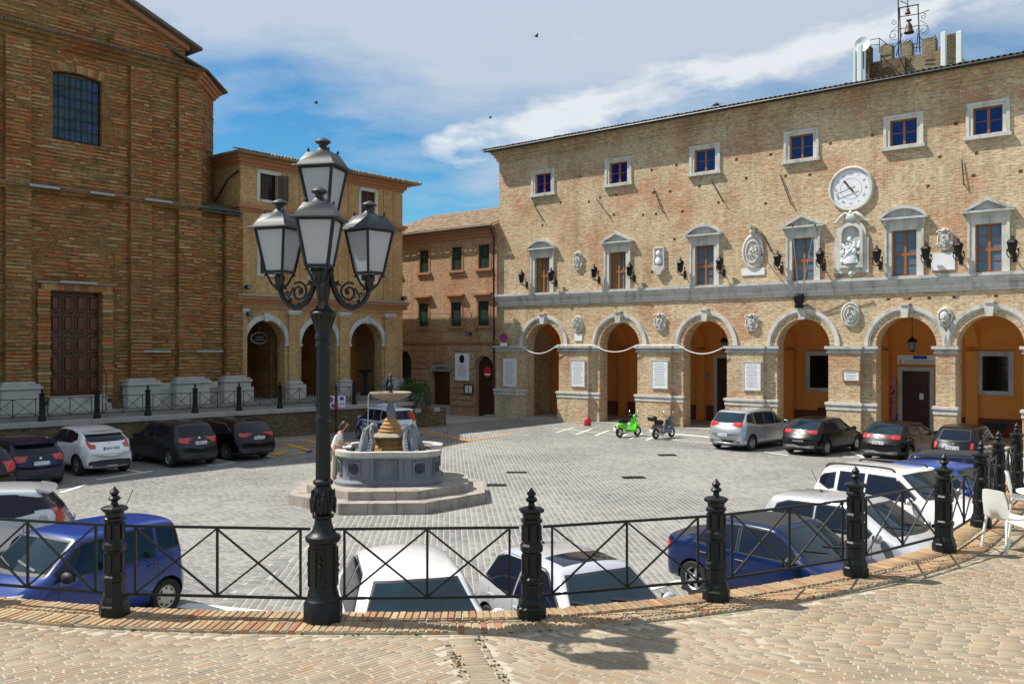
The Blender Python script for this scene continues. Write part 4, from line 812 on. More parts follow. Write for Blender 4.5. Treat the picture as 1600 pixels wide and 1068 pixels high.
b = MB(); q = lambda x, y, o=TO - .3: (ts(x, y, o)[0] - s0, o - TO, ts(x, y, o)[1] - 15.5)
for P_ in (((1354, 64), (1374, 60)), ((1374, 60), (1374, 83)), ((1358, 71), (1374, 70)), ((1354, 64), (1354, 84)), ((1374, 60), (1386, 70)), ((1393, 82), (1403, 66)), ((1424, 69), (1440, 67)), ((1424, 75), (1440, 74)), ((1375, 86), (1405, 115)), ((1405, 88), (1414, 110))): railing_line(b, [q(*P_[0]), q(*P_[1])])
b.build('railing', 'black_metal', tower)
# bell frame with two bells
bf = thing('belfry', 'tall wrought iron belfry frame with scrolls holding two bronze bells', 'bell frame', hall_pt(s0, TO + .2, 17.0), H_ANG); Z0 = 17.0
q = lambda x, y, o=TO + .2: (ts(x, y, o)[0] - s0, 0 if o == TO + .2 else o - TO - .2, ts(x, y, o)[1] - Z0)
FR = (((1402.5, -60), (1404, 88)), ((1405, 12), (1408, 90)), ((1434, 8), (1437, 82)), ((1403, 13), (1436, 7)), ((1403, 27), (1436, 22)), ((1436, 22), (1451, 16)), ((1418, -60), (1418, 12)), ((1403, 46), (1436, 40)), ((1407, 2), (1418, 7)), ((1409, 52), (1400, 88)), ((1434, 52), (1431, 82)), ((1437, 58), (1442, 66)))
for k, (p_, q_) in enumerate(FR): b = MB(); b.tube([q(*p_), q(*q_)], .03 if k < 4 else .022, 6); b.build('frame_bar', 'black_metal', bf)
def sc2(x, y, r, flip, turns=1.3, a0=90):
    c = q(x, y); b = MB(); n = 26; b.tube([(c[0] + flip * r * (1 - .85 * k / n) * math.cos(R(a0) + turns * 2 * PI * k / n), 0, c[2] + r * (1 - .85 * k / n) * math.sin(R(a0) + turns * 2 * PI * k / n)) for k in range(n + 1)], .014, 5); b.build('scroll', 'black_metal', bf)
sc2(1397.5, 35, .16, 1); sc2(1396, 55, .27, 1, 1.3, 0); sc2(1442, 26, .16, -1); sc2(1442, 47, .3, -1, 1.3, 0)
b = MB(); b.tube([q(1403, 40), q(1392, 50), q(1389, 58), q(1394, 63), q(1402, 61)], .012, 5); b.build('scroll', 'black_metal', bf); b = MB(); b.tube([q(1437, 32), q(1448, 38), q(1452, 48), q(1447, 54), q(1439, 53)], .012, 5); b.build('scroll', 'black_metal', bf)
for x, y, r, label in ((1418, 22, .14, 'small bronze bell hanging at the top of the iron frame'), (1420, 52, .24, 'larger bronze bell hanging in the middle of the iron frame')):
    p = q(x, y); P_ = hall_pt(s0 + p[0], TO + .2, Z0 + p[2]); t = thing('bell', label, 'bell', P_, H_ANG, 'tower bells'); t.scale = (1, 1, 1); b = MB(); k = r / .24
    b.lathe([(.24 * k, 0), (.26 * k, .02 * k), (.2 * k, .14 * k), (.16 * k, .3 * k), (.14 * k, .42 * k), (.09 * k, .5 * k), (.02 * k, .53 * k)], 18, caps=False); b.lathe([(.235 * k, .005), (.14 * k, .35 * k), (.01, .45 * k)], 18, caps=False); b.build('bell_body', 'rust', t)
    b = MB(); b.tube([(0, 0, .5 * k), (0, 0, .68 * k)], .05 * k, 6); b.box(-.12 * k, .12 * k, -.04, .04, .6 * k, .7 * k); b.build('headstock', 'black_metal', t)
# antennas and dish
def antenna(label, x0, x1, y0, y1, o):
    a = hs(x0, y0, o)[0]; e = hs(x1, y0, o)[0]; z1_ = hs(x0, y0, o)[1]; z0_ = hs(x0, y1, o)[1] - .5; t = thing('antenna_panel', label, 'antenna', hall_pt((a + e) / 2, o, z0_), H_ANG, 'mobile antennas on the tower'); w_ = (e - a) / 2
    b = MB(); b.bevbox(-w_, w_, -.08, .1, 0, z1_ - z0_, .03); b.build('cover', 'off_white', t); b = MB(); b.tube([(0, .17, -.6), (0, .17, z1_ - z0_ - .2)], .03, 6)
    for f in (.25, .75): b.box(-.03, .03, .1, .17, (z1_ - z0_) * f, (z1_ - z0_) * f + .06)
    b.build('mast', 'lead', t)
antenna('thin pale antenna panel at the far left of the tower', 1334, 1337.5, 80, 122, 5.4); antenna('tall white antenna panel left of the tower, below the dish', 1339.5, 1347, 71, 120, 5.0); antenna('white antenna panel at the right of the tower, left of the dark stack', 1470, 1478, 51, 102, 5.2); antenna('rightmost pale antenna panel, right of the dark stack', 1494, 1503, 50, 97, 5.4)
s, z = hs(1348, 71, 6.2); t = thing('satellite_dish', 'pale round satellite dish at the left edge of the tower', 'satellite dish', hall_pt(s, 6.2, z), H_ANG); b = MB(); b.lathe([(.01, 0), (.25, .03), (.42, .12), (.41, .13), (.25, .05), (.01, .02)], 20, rotm=Matrix.Rotation(R(80), 3, 'X')); b.build('dish', 'off_white', t); b = MB(); b.tube([(0, .1, 0), (0, .12, -1.2)], .03, 6); b.build('mast', 'black_metal', t)
for x, y in ((1117, 158), (1122, 158)):
    s, z = hs(x, y, -.7); p = hall_pt(s, -.7, 16.16); t = thing('pigeon', 'dark pigeon on the town hall roof edge, ' + ('left of a pair' if x < 1120 else 'right of a pair'), 'pigeon', p, H_ANG + (0 if x < 1120 else 2.6)); b = MB(); b.sphere((0, 0, .09), .07, 10, 6, sc=(1.7, 1, 1)); b.sphere((.1, 0, .17), .038, 8, 6); b.tube([(.07, 0, .11), (.1, 0, .17)], .035, 6); b.tube([(-.08, 0, .08), (-.2, 0, .05)], [.04, .02], 6); b.build('body', 'black', t); b = MB(); b.tube([(0, .02, .04), (0, .02, 0)], .006, 4); b.tube([(0, -.02, .04), (0, -.02, 0)], .006, 4); b.build('legs', 'rust', t, kind='stuff')
# ================================================================ CHURCH
ch = thing('church', 'tall weathered brick church front with wooden door, leaded window and ribbed brick courses', 'church', church_pt(0, 0, 0), C_ANG); ch.scale = (CK, CK, CK)
SL = -32.0; CT_Z = 18.7; X1 = -3.02
door = rect(-10.58, -8.16, 2.0, 6.86); wx0, wx1 = -10.42, -8.12
win = [(wx0, 13.9), (wx1, 13.9), (wx1, 17.0)] + arc((wx0 + wx1) / 2, 12.4, 4.75, 76, 104, 8)[1:-1] + [(wx0, 17.0)]
PK = -9.4; pk_z = 22.6
out = [(SL, CTZ - .1), (X1, CTZ - .1), (X1, CT_Z), (SL, CT_Z)]
wall('wall', out, [(door, .5), (win, .35)], .6, 'brick_church', ch)
b = MB(); b.prism([(SL, CT_Z + .001), (-3.7, CT_Z + .001), (-3.7, 19.85), (PK, 21.98), (-15.1, 19.85), (SL, 19.8)], .04, .6); b.build('gable', 'brick_church', ch)
# canted corner, then body
c = (X1, 0); L = 3.6; e = (X1 + L * .7071, L * .7071)
b = MB(); n_ = 1
b.add([(X1, .001, CTZ - .1), (e[0], e[1], CTZ - .1), (e[0], e[1], CT_Z - .1), (X1, .001, CT_Z - .1), (X1 - .6, .6, CTZ - .1), (e[0] - .6, e[1] + .4, CTZ - .1), (e[0] - .6, e[1] + .4, CT_Z - .1), (X1 - .6, .6, CT_Z - .1)], [(0, 1, 2, 3), (4, 7, 6, 5), (1, 5, 6, 2), (3, 2, 6, 7)])
b.box(e[0] - .62, e[0] - .02, e[1] + .02, 26, 0, CT_Z - .1); b.build('corner_wall', 'brick_church', ch)
b = MB()
for k in range(3): p = .15 + .14 * k; z = CT_Z - .55 + .16 * k; b.add([(X1 - .2, -p * .3, z), (X1 + p * .4, -p, z), (e[0] + p, e[1] - p * .4, z), (e[0] + p, e[1] + 6, z), (e[0] - .5, e[1] + 6, z), (X1 - .2, .5, z)] + [(X1 - .2, -p * .3, z + .155), (X1 + p * .4, -p, z + .155), (e[0] + p, e[1] - p * .4, z + .155), (e[0] + p, e[1] + 6, z + .155), (e[0] - .5, e[1] + 6, z + .155), (X1 - .2, .5, z + .155)], [(0, 1, 2, 3, 4, 5), (6, 7, 8, 9, 10, 11)] + [(i, (i + 1) % 6, 6 + (i + 1) % 6, 6 + i) for i in range(6)])
b.build('corner_cornice', 'terracotta_trim', ch)
b = MB(); z = CT_Z - .05; b.add([(-3.9, -.35, z + .45), (X1 + .3, -.55, z), (e[0] + .75, e[1] - .3, z), (e[0] + .75, 26, z), (-6, 26, z + 3.2), (-6, .5, z + 1.6)] + [(-3.9, -.35, z + .55), (X1 + .3, -.55, z + .1), (e[0] + .75, e[1] - .3, z + .1), (e[0] + .75, 26, z + .1), (-6, 26, z + 3.3), (-6, .5, z + 1.7)], [(5, 4, 3, 2, 1, 0), (6, 7, 8, 9, 10, 11)] + [(i, (i + 1) % 6, 6 + (i + 1) % 6, 6 + i) for i in range(6)]); b.build('side_roof', 'tile_shade', ch)
# gable roof edges
b = MB()
for sg in (1, -1):
    x_e = PK + sg * 6.35; z_e = 19.68; o_ = [(PK, 22.02), (x_e, z_e), (x_e, z_e + .14), (PK, 22.24)]; b.prism(o_, -.55, 24)
b.build('roof', 'tile_shade', ch)
b = MB()
for sg in (1, -1): x_e = PK + sg * 5.8; o_ = [(PK, 21.72), (x_e, 19.62), (x_e, 19.85), (PK, 22.0)]; b.prism(o_, -.2, .035)
b.build('verge_moulding', 'terracotta_trim', ch)
# cornice, string course
def ch_band(name, x0, x1, steps, m_): b = MB(); [b.box(x0, x1 + p * .5, -p, -.003, z0 + .001, z1) for z0, z1, p in steps]; return b.build(name, m_, ch)
ch_band('cornice', SL, -3.0, [(18.1, 18.3, .1), (18.3, 18.5, .2), (18.5, 18.68, .34), (18.68, 18.78, .42)], 'brick_church')
b = MB()
for k in range(200): x = SL + k * .145; b.box(x, x + .08, -.5, -.425, 18.66, 18.74)
b.build('cornice_tiles', 'tile_shade', ch, kind='stuff')
ch_band('string_course', SL, -2.7, [(11.35, 11.5, .18), (11.5, 11.62, .26)], 'brick_church'); ch_band('string_flashing', SL, -2.65, [(11.625, 11.66, .3)], 'terrace_stone')
# pilasters
PIL = [(-15.6, -14.3, 18.1), (-12.57, -11.49, 18.1), (-6.81, -5.72, 18.1), (-4.25, -2.96, 18.1), (-1.48, -.45, 11.3)]
for a, e2, zt in PIL:
    for z0, z1 in ((2.7, 11.34), (11.67, zt)):
        if z1 > z0 + .1: b = MB(); b.box(a, e2, -.28, -.003, z0, z1); b.build('pilaster', 'brick_church', ch)
    b = MB(); b.bevbox(a - .32, e2 + .3, -.62, -.02, CTZ, 2.38, .03); b.bevbox(a - .38, e2 + .36, -.70, -.02, 2.383, 2.52, .03); b.bevbox(a - .3, e2 + .28, -.60, -.02, 2.523, 2.62, .02); b.bevbox(a - .15, e2 + .13, -.42, -.02, 2.623, 2.73, .02); b.build('plinth', 'travertine', ch)
b = MB(); b.box(-7.0, -1.9, -.12, -.02, CTZ, 2.1); b.box(-7.0, -1.9, -.16, -.003, 2.103, 2.45); b.box(SL, -11.9, -.12, -.02, CTZ, 2.3); b.box(-2.8, 0, -.12, -.02, CTZ, 2.1); b.build('base_course', 'travertine', ch)
# low aisle wall right of the nave
b = MB(); b.box(X1 + .003, -.42, .12, .6, CTZ, 11.4); b.build('aisle_wall', 'brick_church', ch)
b = MB(); b.add([(X1, -.4, 11.45), (-.5, -.4, 11.45), (-.5, 3, 12.5), (X1, 3, 12.5), (X1, -.4, 11.37), (-.5, -.4, 11.37), (-.5, 3, 12.4), (X1, 3, 12.4)], [(0, 1, 2, 3), (4, 7, 6, 5), (0, 4, 5, 1), (1, 5, 6, 2)]); b.build('aisle_roof', 'tile_shade', ch)
roof_tiles(ch, X1 + .05, -.55, -.45, 11.47, R(17), 6, 'tile_shade', .22, eave_parts=True)
# ribbed, weathered courses standing proud of the face (thousands of irregular stretches of brick)
b = MB(); r_ = random.Random(21)
def blocked(x, z, yoff):
    if -11.25 < x < -7.6 and z < 7.5: return True
    if z > 7.6 and x < -7 and 1.66 < math.hypot(x + 9.37, z - 7.75) < 2.02: return True
    if wx0 - .05 < x < wx1 + .05 and 13.8 < z < 17.35: return True
    return False
def courses(x0, x1, z0, z1, y, dens=.8, zs=.172, cant=None):
    z = z0
    while z < z1:
        x = x0; 
        while x < x1:
            l_ = r_.choice((.15, .29, .29, .44, .6, .85)) * r_.uniform(.85, 1.1); xe = min(x + l_, x1)
            if r_.random() < dens and not (blocked(x, z, y) or blocked(xe, z, y) or blocked((x + xe) / 2, z, y)) and not (11.2 < z < 11.75):
                d = r_.uniform(.01, .06); h = r_.uniform(.06, .115); zz = z + r_.uniform(-.012, .012)
                if cant is None: b.box(x, xe, y - d, y - .001, zz, zz + h)
                else:
                    ox, dx = cant; p = lambda u, o: (ox + (u + o) * .7071 , (u - o) * .7071); a0, a1 = p(x, d), p(xe, d); c0, c1 = p(x, 0), p(xe, 0)
                    b.add([(*a0, zz), (*a1, zz), (*c1, zz), (*c0, zz), (*a0, zz + h), (*a1, zz + h), (*c1, zz + h), (*c0, zz + h)], ((0, 3, 2, 1), (4, 5, 6, 7), (0, 1, 5, 4), (1, 2, 6, 5), (2, 3, 7, 6), (3, 0, 4, 7)))
            x = xe
        z += zs
courses(-16, -12.6, 2.7, 18.0, 0); courses(-12.56, -11.5, 2.8, 18.0, -.28); courses(-11.4, -6.85, 2.6, 18.0, 0); courses(-6.8, -5.73, 2.8, 18.0, -.28); courses(-5.7, -4.3, 2.6, 18.0, 0); courses(-4.24, -2.97, 2.8, 18.0, -.28)
courses(X1 + .02, -1.5, 2.6, 11.2, .12); courses(-1.47, -.46, 2.8, 11.2, -.28); courses(.05, 3.5, 12.0, 18.0, 0, .5, cant=(X1, 1))
z = 18.9
while z < 21.7:
    hw = (22.0 - z) / .37 - .2; x = max(PK - hw, -15)
    while x < min(PK + hw, -3.75):
        xe = min(x + r_.uniform(.3, 1.4), min(PK + hw, -3.75))
        if r_.random() < .8: b.box(x, xe, .04 - r_.uniform(.012, .05), .039, z, z + .07)
        x = xe
    z += .172
b.build('brick_courses', 'church_course', ch, kind='stuff')
# relieving arch over the door and lintel bricks
b = MB(); arc_o = arc(-9.37, 7.9, 1.95, 165, 15, 1)
for k in range(34): a0 = 168 - k * 4.6; b = MB(); b.strip(arc(-9.37, 7.75, 1.72, a0, a0 - 4.0, 1), arc(-9.37, 7.75, 1.98, a0, a0 - 4.0, 1), -.03, -.003); b.build('arch_brick', 'brick_church', ch)
for k in range(26): x = -11.0 + k * .128; b = MB(); b.box(x + .006, x + .122, -.16, -.003, 6.9, 7.2); b.build('lintel_brick', 'church_course', ch)
for k in range(19): a0 = 104.5 - k * 1.53; b = MB(); b.strip(arc((wx0 + wx1) / 2, 12.4, 4.76, a0, a0 - 1.35, 1), arc((wx0 + wx1) / 2, 12.4, 5.12, a0, a0 - 1.35, 1), -.05, -.003); b.build('window_arch_brick', 'church_course', ch)
b = MB(); b.box(-11.2, -7.62, -.22, -.003, 7.22, 7.3); b.build('door_hood', 'terrace_stone', ch)
for x0, x1 in ((-11.15, -10.6), (-8.14, -7.65)):
    z = CTZ + .5
    while z < 6.8: b = MB(); b.bevbox(x0 + r_.uniform(-.03, .02), x1 + r_.uniform(-.02, .03), -.15 - r_.uniform(0, .05), -.003, z, z + .15, .01); b.build('jamb_course', 'church_course', ch); z += .172
b = MB(); b.box(-10.9, -7.9, -.55, -.003, CTZ, 1.62); b.box(-10.7, -8.0, -.3, -.004, 1.623, 2.0); b.build('door_step', 'travertine', ch)
# door leaves
b = MB(); b.box(-10.58, -8.16, .3, .36, 2.0, 6.86); d = b.build('door', 'wood_dark', ch)
for k in range(4):
    for j in range(5):
        x = -10.5 + k * .59; z = 2.12 + j * .95; b = MB(); b.bevbox(x + .05, x + .53, .255, .298, z, z + .85, .02); b.bevbox(x + .13, x + .45, .225, .254, z + .1, z + .75, .05); b.build('door_panel', 'wood_panel', d)
b = MB(); b.box(-9.42, -9.34, .24, .298, 2.0, 6.86); b.box(-10.58, -8.16, .22, .25, 4.52, 4.62); b.build('door_rail', 'wood_dark', d)
# leaded window
g = MB(); nx, nz = 4, 6
wf = MB(); wf.strip([(wx0 + .07, 13.97), (wx1 - .07, 13.97), (wx1 - .07, 16.95)] + arc((wx0 + wx1) / 2, 12.4, 4.68, 77, 103, 8)[1:-1] + [(wx0 + .07, 16.95)], win, .2, .28, closed=True); win_o = wf.build('window', 'iron', ch)
for i in range(nx):
    for j in range(nz + 1):
        x0 = wx0 + .08 + i * (wx1 - wx0 - .16) / nx; x1 = x0 + (wx1 - wx0 - .16) / nx; z0 = 13.98 + j * .5; z1 = z0 + .5 if j < nz else 17.0
        b = MB(); b.box(x0 + .012, x1 - .012, .26, .268, z0 + .012, z1 - .012); b.build('pane', 'church_glass', win_o)
for i in range(0, 9): x = wx0 + .08 + i * (wx1 - wx0 - .16) / 8; b = MB(); b.box(x - .014, x + .014, .19, .21, 13.95, 17.02); b.build('window_bar', 'black_metal', win_o)
for j in range(0, 7): z = 13.98 + j * .5; b = MB(); b.box(wx0 + .05, wx1 - .05, .17, .19, z - .018, z + .018); b.build('window_bar', 'black_metal', win_o)
# pale light strips
for x0, y0, x1, y1 in ((45, 286, 92, 292), (140, 297, 178, 304), (225, 308, 268, 314), (93, 438, 150, 442), (222, 548, 265, 549), (305, 548, 347, 549)):
    a, z = cs(x0, (y0 + y1) / 2, -.3); e2, _ = cs(x1, y1, -.3); b = MB(); b.box(a, e2, -.42, -.30, z - .05, z + .05); b.build('light_strip', 'lead', ch)
# little tufts growing in the brickwork
b = MB()
for x, y in ((128, 12), (146, 43), (170, 57), (147, 250), (163, 287), (100, 140)):
    s, z = cs(x, y)
    for k in range(40): p = Vector((s + random.gauss(0, .13), -.05 - random.uniform(0, .15), z + random.gauss(0, .13))); b.add([p + Vector([random.uniform(-.06, .06) for _ in range(3)]) for _ in range(3)], [(0, 1, 2)])
b.build('tufts', 'leaf', ch, kind='stuff')
b = MB(); a, z = cs(163, 600, -.6); b.tube([(a + .03, -.7, CTZ), (a + .05, -.7, 2.9), (a - .05, -.6, 3.35), (a - .3, -.3, 3.4)], .02, 6); b.build('handrail', 'black_metal', ch)
# ================================================================ PALAZZO
pz = thing('palazzo', 'three storey brick palazzo with three arches and white framed windows beside the church', 'building', church_pt(0, 0, 0), C_ANG); pz.scale = (CK, CK, CK)
AX = [1.22, 4.97, 8.67]; P0, P1 = -.42, 11.75; PZ = 14.75; IZ2 = 4.45
prev = [(P0, CTZ)]
for c in AX: prev += [(c - 1.3, CTZ), (c - 1.3, IZ2)] + arc(c, IZ2, 1.3, 180, 0, 22)[1:-1] + [(c + 1.3, IZ2), (c + 1.3, CTZ)]
UWp = [(.82, 2.0), (4.35, 5.5), (8.2, 9.35)]
hl = [(rect(a, e2, 12.5, 13.95), .25) for a, e2 in UWp] + [(rect(a, e2, 8.35, 10.3), .25) for a, e2 in UWp]
wall('wall', prev + [(P1, CTZ), (P1, PZ), (P0, PZ)], hl, .7, 'brick_palazzo', pz)
b = MB(); b.box(P0 - .02, .3, .701, 12, 0, PZ); b.box(11.1, P1, .701, 12, 0, PZ); b.box(.31, 11.09, .71, 11.9, 6.4, PZ - .02); b.build('side_wall', 'brick_palazzo', pz)
b = MB(); b.box(.31, 11.09, 3.8, 4.0, CTZ, 6.39); b.box(.31, 11.09, .72, 3.79, 5.9, 6.1); b.build('arcade_wall', 'render_orange', pz)
b = MB(); b.box(.31, 1.0, 3.0, 3.79, CTZ, 5.89); b.box(2.4, 3.4, 1.2, 3.79, CTZ, 5.89); b.box(6.3, 7.2, 1.8, 3.79, CTZ, 5.89); b.build('inner_pier', 'brick_church', pz)
b = MB(); b.box(9.2, 10.3, 3.74, 3.795, CTZ, 4.9); b.build('passage_door', 'dark_glass', pz)
for c in AX:
    b = MB(); b.strip(arc(c, IZ2, 1.32, 180, 0, 26), arc(c, IZ2, 1.62, 180, 0, 26), -.08, -.003); b.build('arch_moulding', 'grey_stone', pz)
    b = MB(); b.prism([(c - .15, 5.7), (c + .15, 5.7), (c + .2, 6.15), (c - .2, 6.15)], -.16, -.003); b.build('keystone', 'grey_stone', pz)
    for sg in (-1, 1): b = MB(); b.box(c + sg * 1.45 - .2, c + sg * 1.45 + .2, -.09, -.003, 4.3, 4.44); b.build('impost', 'grey_stone', pz)
for a, e2 in ((-.4, -.1), (2.72, 3.45), (6.42, 7.15), (10.12, 10.9)):
    b = MB(); b.box(a, e2, -.16, -.003, 2.35, 6.1); b.build('pilaster', 'brick_palazzo', pz)
    b = MB(); b.box(a - .04, e2 + .04, -.2, -.003, 6.1, 6.2); b.box(a - .1, e2 + .1, -.26, -.003, 6.203, 6.36); b.build('capital', 'grey_stone', pz)
    b = MB(); b.bevbox(a - .22, e2 + .22, -.5, -.02, CTZ, 2.1, .03); b.bevbox(a - .12, e2 + .12, -.38, -.02, 2.103, 2.25, .05); b.bevbox(a, e2, -.26, -.02, 2.253, 2.34, .02); b.build('plinth', 'travertine', pz)
b = MB(); b.box(10.9, P1 + .02, -.1, -.003, CTZ, 2.2); b.build('plinth', 'travertine', pz)
def pz_band(name, steps, m_):
    b = MB(); [b.box(P0 - p, P1 + p, -p, -.003, z0 + .001, z1) for z0, z1, p in steps]; [b.box(P0 - p, P0 - .025, -.002, 8, z0 + .001, z1) for z0, z1, p in steps if p > .03]; return b.build(name, m_, pz)
pz_band('lower_cornice', [(6.62, 6.75, .1), (6.75, 6.9, .18), (6.9, 7.08, .3)], 'terracotta_trim'); pz_band('cornice_flashing', [(7.082, 7.16, .38)], 'lead')
pz_band('string_course', [(11.75, 11.9, .12), (11.9, 12.08, .24)], 'terracotta_trim'); pz_band('frieze', [(6.38, 6.46, .05)], 'terracotta_trim')
pz_band('eaves_cornice', [(14.25, 14.4, .08), (14.4, 14.6, .2), (14.6, 14.74, .34)], 'terracotta_trim')
for x in (3.1, 6.8, 10.5):
    for z0, z1 in ((7.2, 11.7), (12.12, 14.2)):
        for dx in (-.42, .42):
            b = MB(); b.box(x + dx - .02, x + dx + .02, -.025, -.003, z0, z1); b.build('panel_joint', 'terracotta_trim', pz)
def shutter(par, x0, x1, y, z0, z1, m_, slats=14, rz=0, hinge=None):
    rot = Matrix.Rotation(rz, 3, 'Z'); org = Vector((hinge if hinge is not None else x0, y, 0)); kw = dict(rot=rot, org=org)
    b = MB(); b.box(x0, x0 + .05, y, y + .04, z0, z1, **kw); b.box(x1 - .05, x1, y, y + .04, z0, z1, **kw); b.box(x0 + .05, x1 - .05, y, y + .04, z0, z0 + .06, **kw); b.box(x0 + .05, x1 - .05, y, y + .04, z1 - .06, z1, **kw)
    s_ = b.build('shutter', m_, par); b = MB()
    for k in range(slats): z = z0 + .07 + (z1 - z0 - .14) * k / slats; b.box(x0 + .05, x1 - .05, y + .008, y + .03, z, z + (z1 - z0 - .14) / slats * .72, **kw)
    b.build('slats', m_, s_, kind='stuff'); return s_
for r0, (z0, z1) in enumerate(((12.5, 13.95), (8.35, 10.3))):
    for i, (a, e2) in enumerate(UWp):
        b = MB(); b.strip(rect(a, e2, z0, z1), rect(a - .2, e2 + .2, z0 - .14, z1 + .2), -.06, -.003, closed=True); b.build('window_frame', 'white_stone', pz)
        b = MB(); b.box(a, e2, .2, .22, z0, z1); b.build('pane', 'dark_glass', pz); m = (a + e2) / 2
        if r0 == 0 and i == 0: shutter(pz, a, m, .06, z0, z1, 'shutter_brown'); shutter(pz, e2 - .59, e2, -.06, z0, z1, 'shutter_brown', rz=R(158), hinge=e2); b = MB(); b.box(m - .03, m + .03, .14, .19, z0, z1); b.build('mullion', 'lead', pz)
        else: shutter(pz, a, m, .06, z0, z1, 'shutter_brown'); shutter(pz, m, e2, .06, z0, z1, 'shutter_brown')
b = MB(); z = PZ; b.add([(P0 - .75, -.85, z), (P1 + .85, -.85, z), (P1 + .85, 13, z), (P0 - .75, 13, z), (3.5, 5.5, z + 1.6), (8, 5.5, z + 1.6)] + [(P0 - .75, -.85, z + .08), (P1 + .85, -.85, z + .08), (P1 + .85, 13, z + .08), (P0 - .75, 13, z + .08), (3.5, 5.5, z + 1.7), (8, 5.5, z + 1.7)], [(3, 2, 1, 0), (0, 1, 7, 6), (1, 2, 8, 7), (2, 3, 9, 8), (3, 0, 6, 9), (6, 7, 11, 10), (7, 8, 11), (8, 9, 10, 11), (9, 6, 10)]); b.build('roof', 'tile', pz)
roof_tiles(pz, P0 - .7, P1 + .8, -.92, PZ + .06, R(14), 5, 'tile', .215, hipl=.75, hipr=.8)
b = MB(); b.tube([(P0 - .05, .1, 13.9), (P0 - .25, .8, 13.5), (P0 - .25, 2.6, 11.9)], .05, 6); b.build('drainpipe', 'black', pz)
# oval shop sign, floodlights
s, z = cs(405, 528, 1.5); p = church_pt(s, 1.5, z); t = thing('oval_sign', 'oval wrought iron hanging sign inside the left arch of the palazzo', 'sign', p, C_ANG); b = MB(); b.strip([(a * .5, c_ * .26) for a, c_ in arc(0, 0, 1, 0, 360, 28)], [(a * .56, c_ * .32) for a, c_ in arc(0, 0, 1, 0, 360, 28)], -.02, .02); b.tube([(0, 0, .3), (0, 0, (5.88 - z) * .93)], .012, 5); b.build('rim', 'lead', t)
b = MB(); scroll(b, -.1, -.02, .14, 1.4, 0, .02); scroll(b, .18, 0, .12, 1.2, 0, .02, -1); b.box(-.3, .3, -.01, .01, -.12, -.09); b.build('scrollwork', 'lead', t)
def flood(label, frame, s, o, z, rz):
    p = frame(s, o, z); t = thing('floodlight', label, 'floodlight', p, rz); b = MB(); b.bevbox(-.14, .14, -.3, -.08, -.1, .12, .03); b.build('housing', 'iron_grey', t); b = MB(); b.box(-.02, .02, -.1, .06, -.02, .02); b.box(-.06, .06, .0, .05, -.08, .08); b.build('bracket', 'iron', t); b = MB(); b.box(-.11, .11, -.306, -.301, -.07, .09); b.build('lens', 'glass_hall', t)
s, z = cs(383, 449); flood('grey floodlight at the left end of the palazzo lower cornice', church_pt, s, -.1, z, C_ANG)
s, z = cs(627, 466); flood('grey floodlight at the right end of the palazzo lower cornice', church_pt, s, -.1, z, C_ANG)
s, z = hs(741, 522); flood('pale floodlight on the wall above the dark arched doorway', hall_pt, s, -.35, z, H_ANG)
s, z = cs(385, 491); flood('small round white lamp beside the left palazzo arch', church_pt, s, -.1, z, C_ANG)
# planter pots in the right arch
p = church_pt(7.7, -1.0, CTZ); t = thing('bird_bath', 'dark stone urn on a tall pedestal before the right palazzo arch', 'urn', p); b = MB(); b.lathe([(.28, 0), (.28, .12), (.12, .2), (.1, 1.1), (.16, 1.2), (.42, 1.38), (.44, 1.46), (.3, 1.42), (.02, 1.38)], 14); b.build('urn_body', 'iron', t)
# ================================================================ HOUSE AT THE BACK
bk = thing('brick_house', 'pinkish three storey brick house with dark green shutters and old tiled roof', 'house', (HO[0], HO[1], 0), H_ANG)
Y0 = -.12; BL = -11.5; BZ = 11.55; w3 = [(-9.5, -8.5), (-6.65, -5.84), (-3.81, -2.95), (-1.55, -.67)]; w2 = [(-9.5, -8.55), (-6.73, -5.87), (-3.86, -3.01), (-1.60, -.72)]
hl = [(rect(a, e2, 9.05, 10.48), .2) for a, e2 in w3] + [(rect(a, e2, 5.55, 7.05), .2) for a, e2 in w2]
def archout(a, e2, z0, zt): r = (e2 - a) / 2; return [(a, z0), (a, zt - r)] + arc((a + e2) / 2, zt - r, r, 180, 0, 14)[1:-1] + [(e2, zt - r), (e2, z0)]
ob = [(BL, 0)] + archout(-8.9, -7.45, 0, 4.0) + [(-5.61, 0), (-5.61, 2.72), (-3.97, 2.72), (-3.97, 0)] + archout(-1.82, -.32, 0, 3.7) + [(-.003, 0), (-.003, BZ), (BL, BZ)]
wall('wall', ob, hl, .45, 'brick_back', bk, Y0)
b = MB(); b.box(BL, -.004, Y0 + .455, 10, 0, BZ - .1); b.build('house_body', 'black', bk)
for lst, z0, z1 in ((w3, 9.05, 10.48), (w2, 5.55, 7.05)):
    for a, e2 in lst:
        b = MB(); b.box(a - .14, a - .003, Y0 - .03, Y0 - .003, z0 - .02, z1 + .12); b.box(e2 + .003, e2 + .14, Y0 - .03, Y0 - .003, z0 - .02, z1 + .12); b.box(a, e2, Y0 - .03, Y0 - .003, z1 + .003, z1 + .12); b.build('window_frame', 'terracotta_trim', bk)
        b = MB(); b.box(a - .24, e2 + .24, Y0 - .14, Y0 - .003, z0 - .16, z0 - .023); b.build('sill', 'terracotta_trim', bk); m = (a + e2) / 2
        shutter(bk, a + .01, m - .005, Y0 + .05, z0, z1, 'shutter', 12); shutter(bk, m + .005, e2 - .01, Y0 + .05, z0, z1, 'shutter', 12)
        if z0 < 6: b = MB(); b.box(a - .3, e2 + .3, Y0 - .25, Y0 - .003, 7.42, 7.55); b.box(a - .22, e2 + .22, Y0 - .12, Y0 - .003, 7.3, 7.417); b.build('window_hood', 'terracotta_trim', bk)
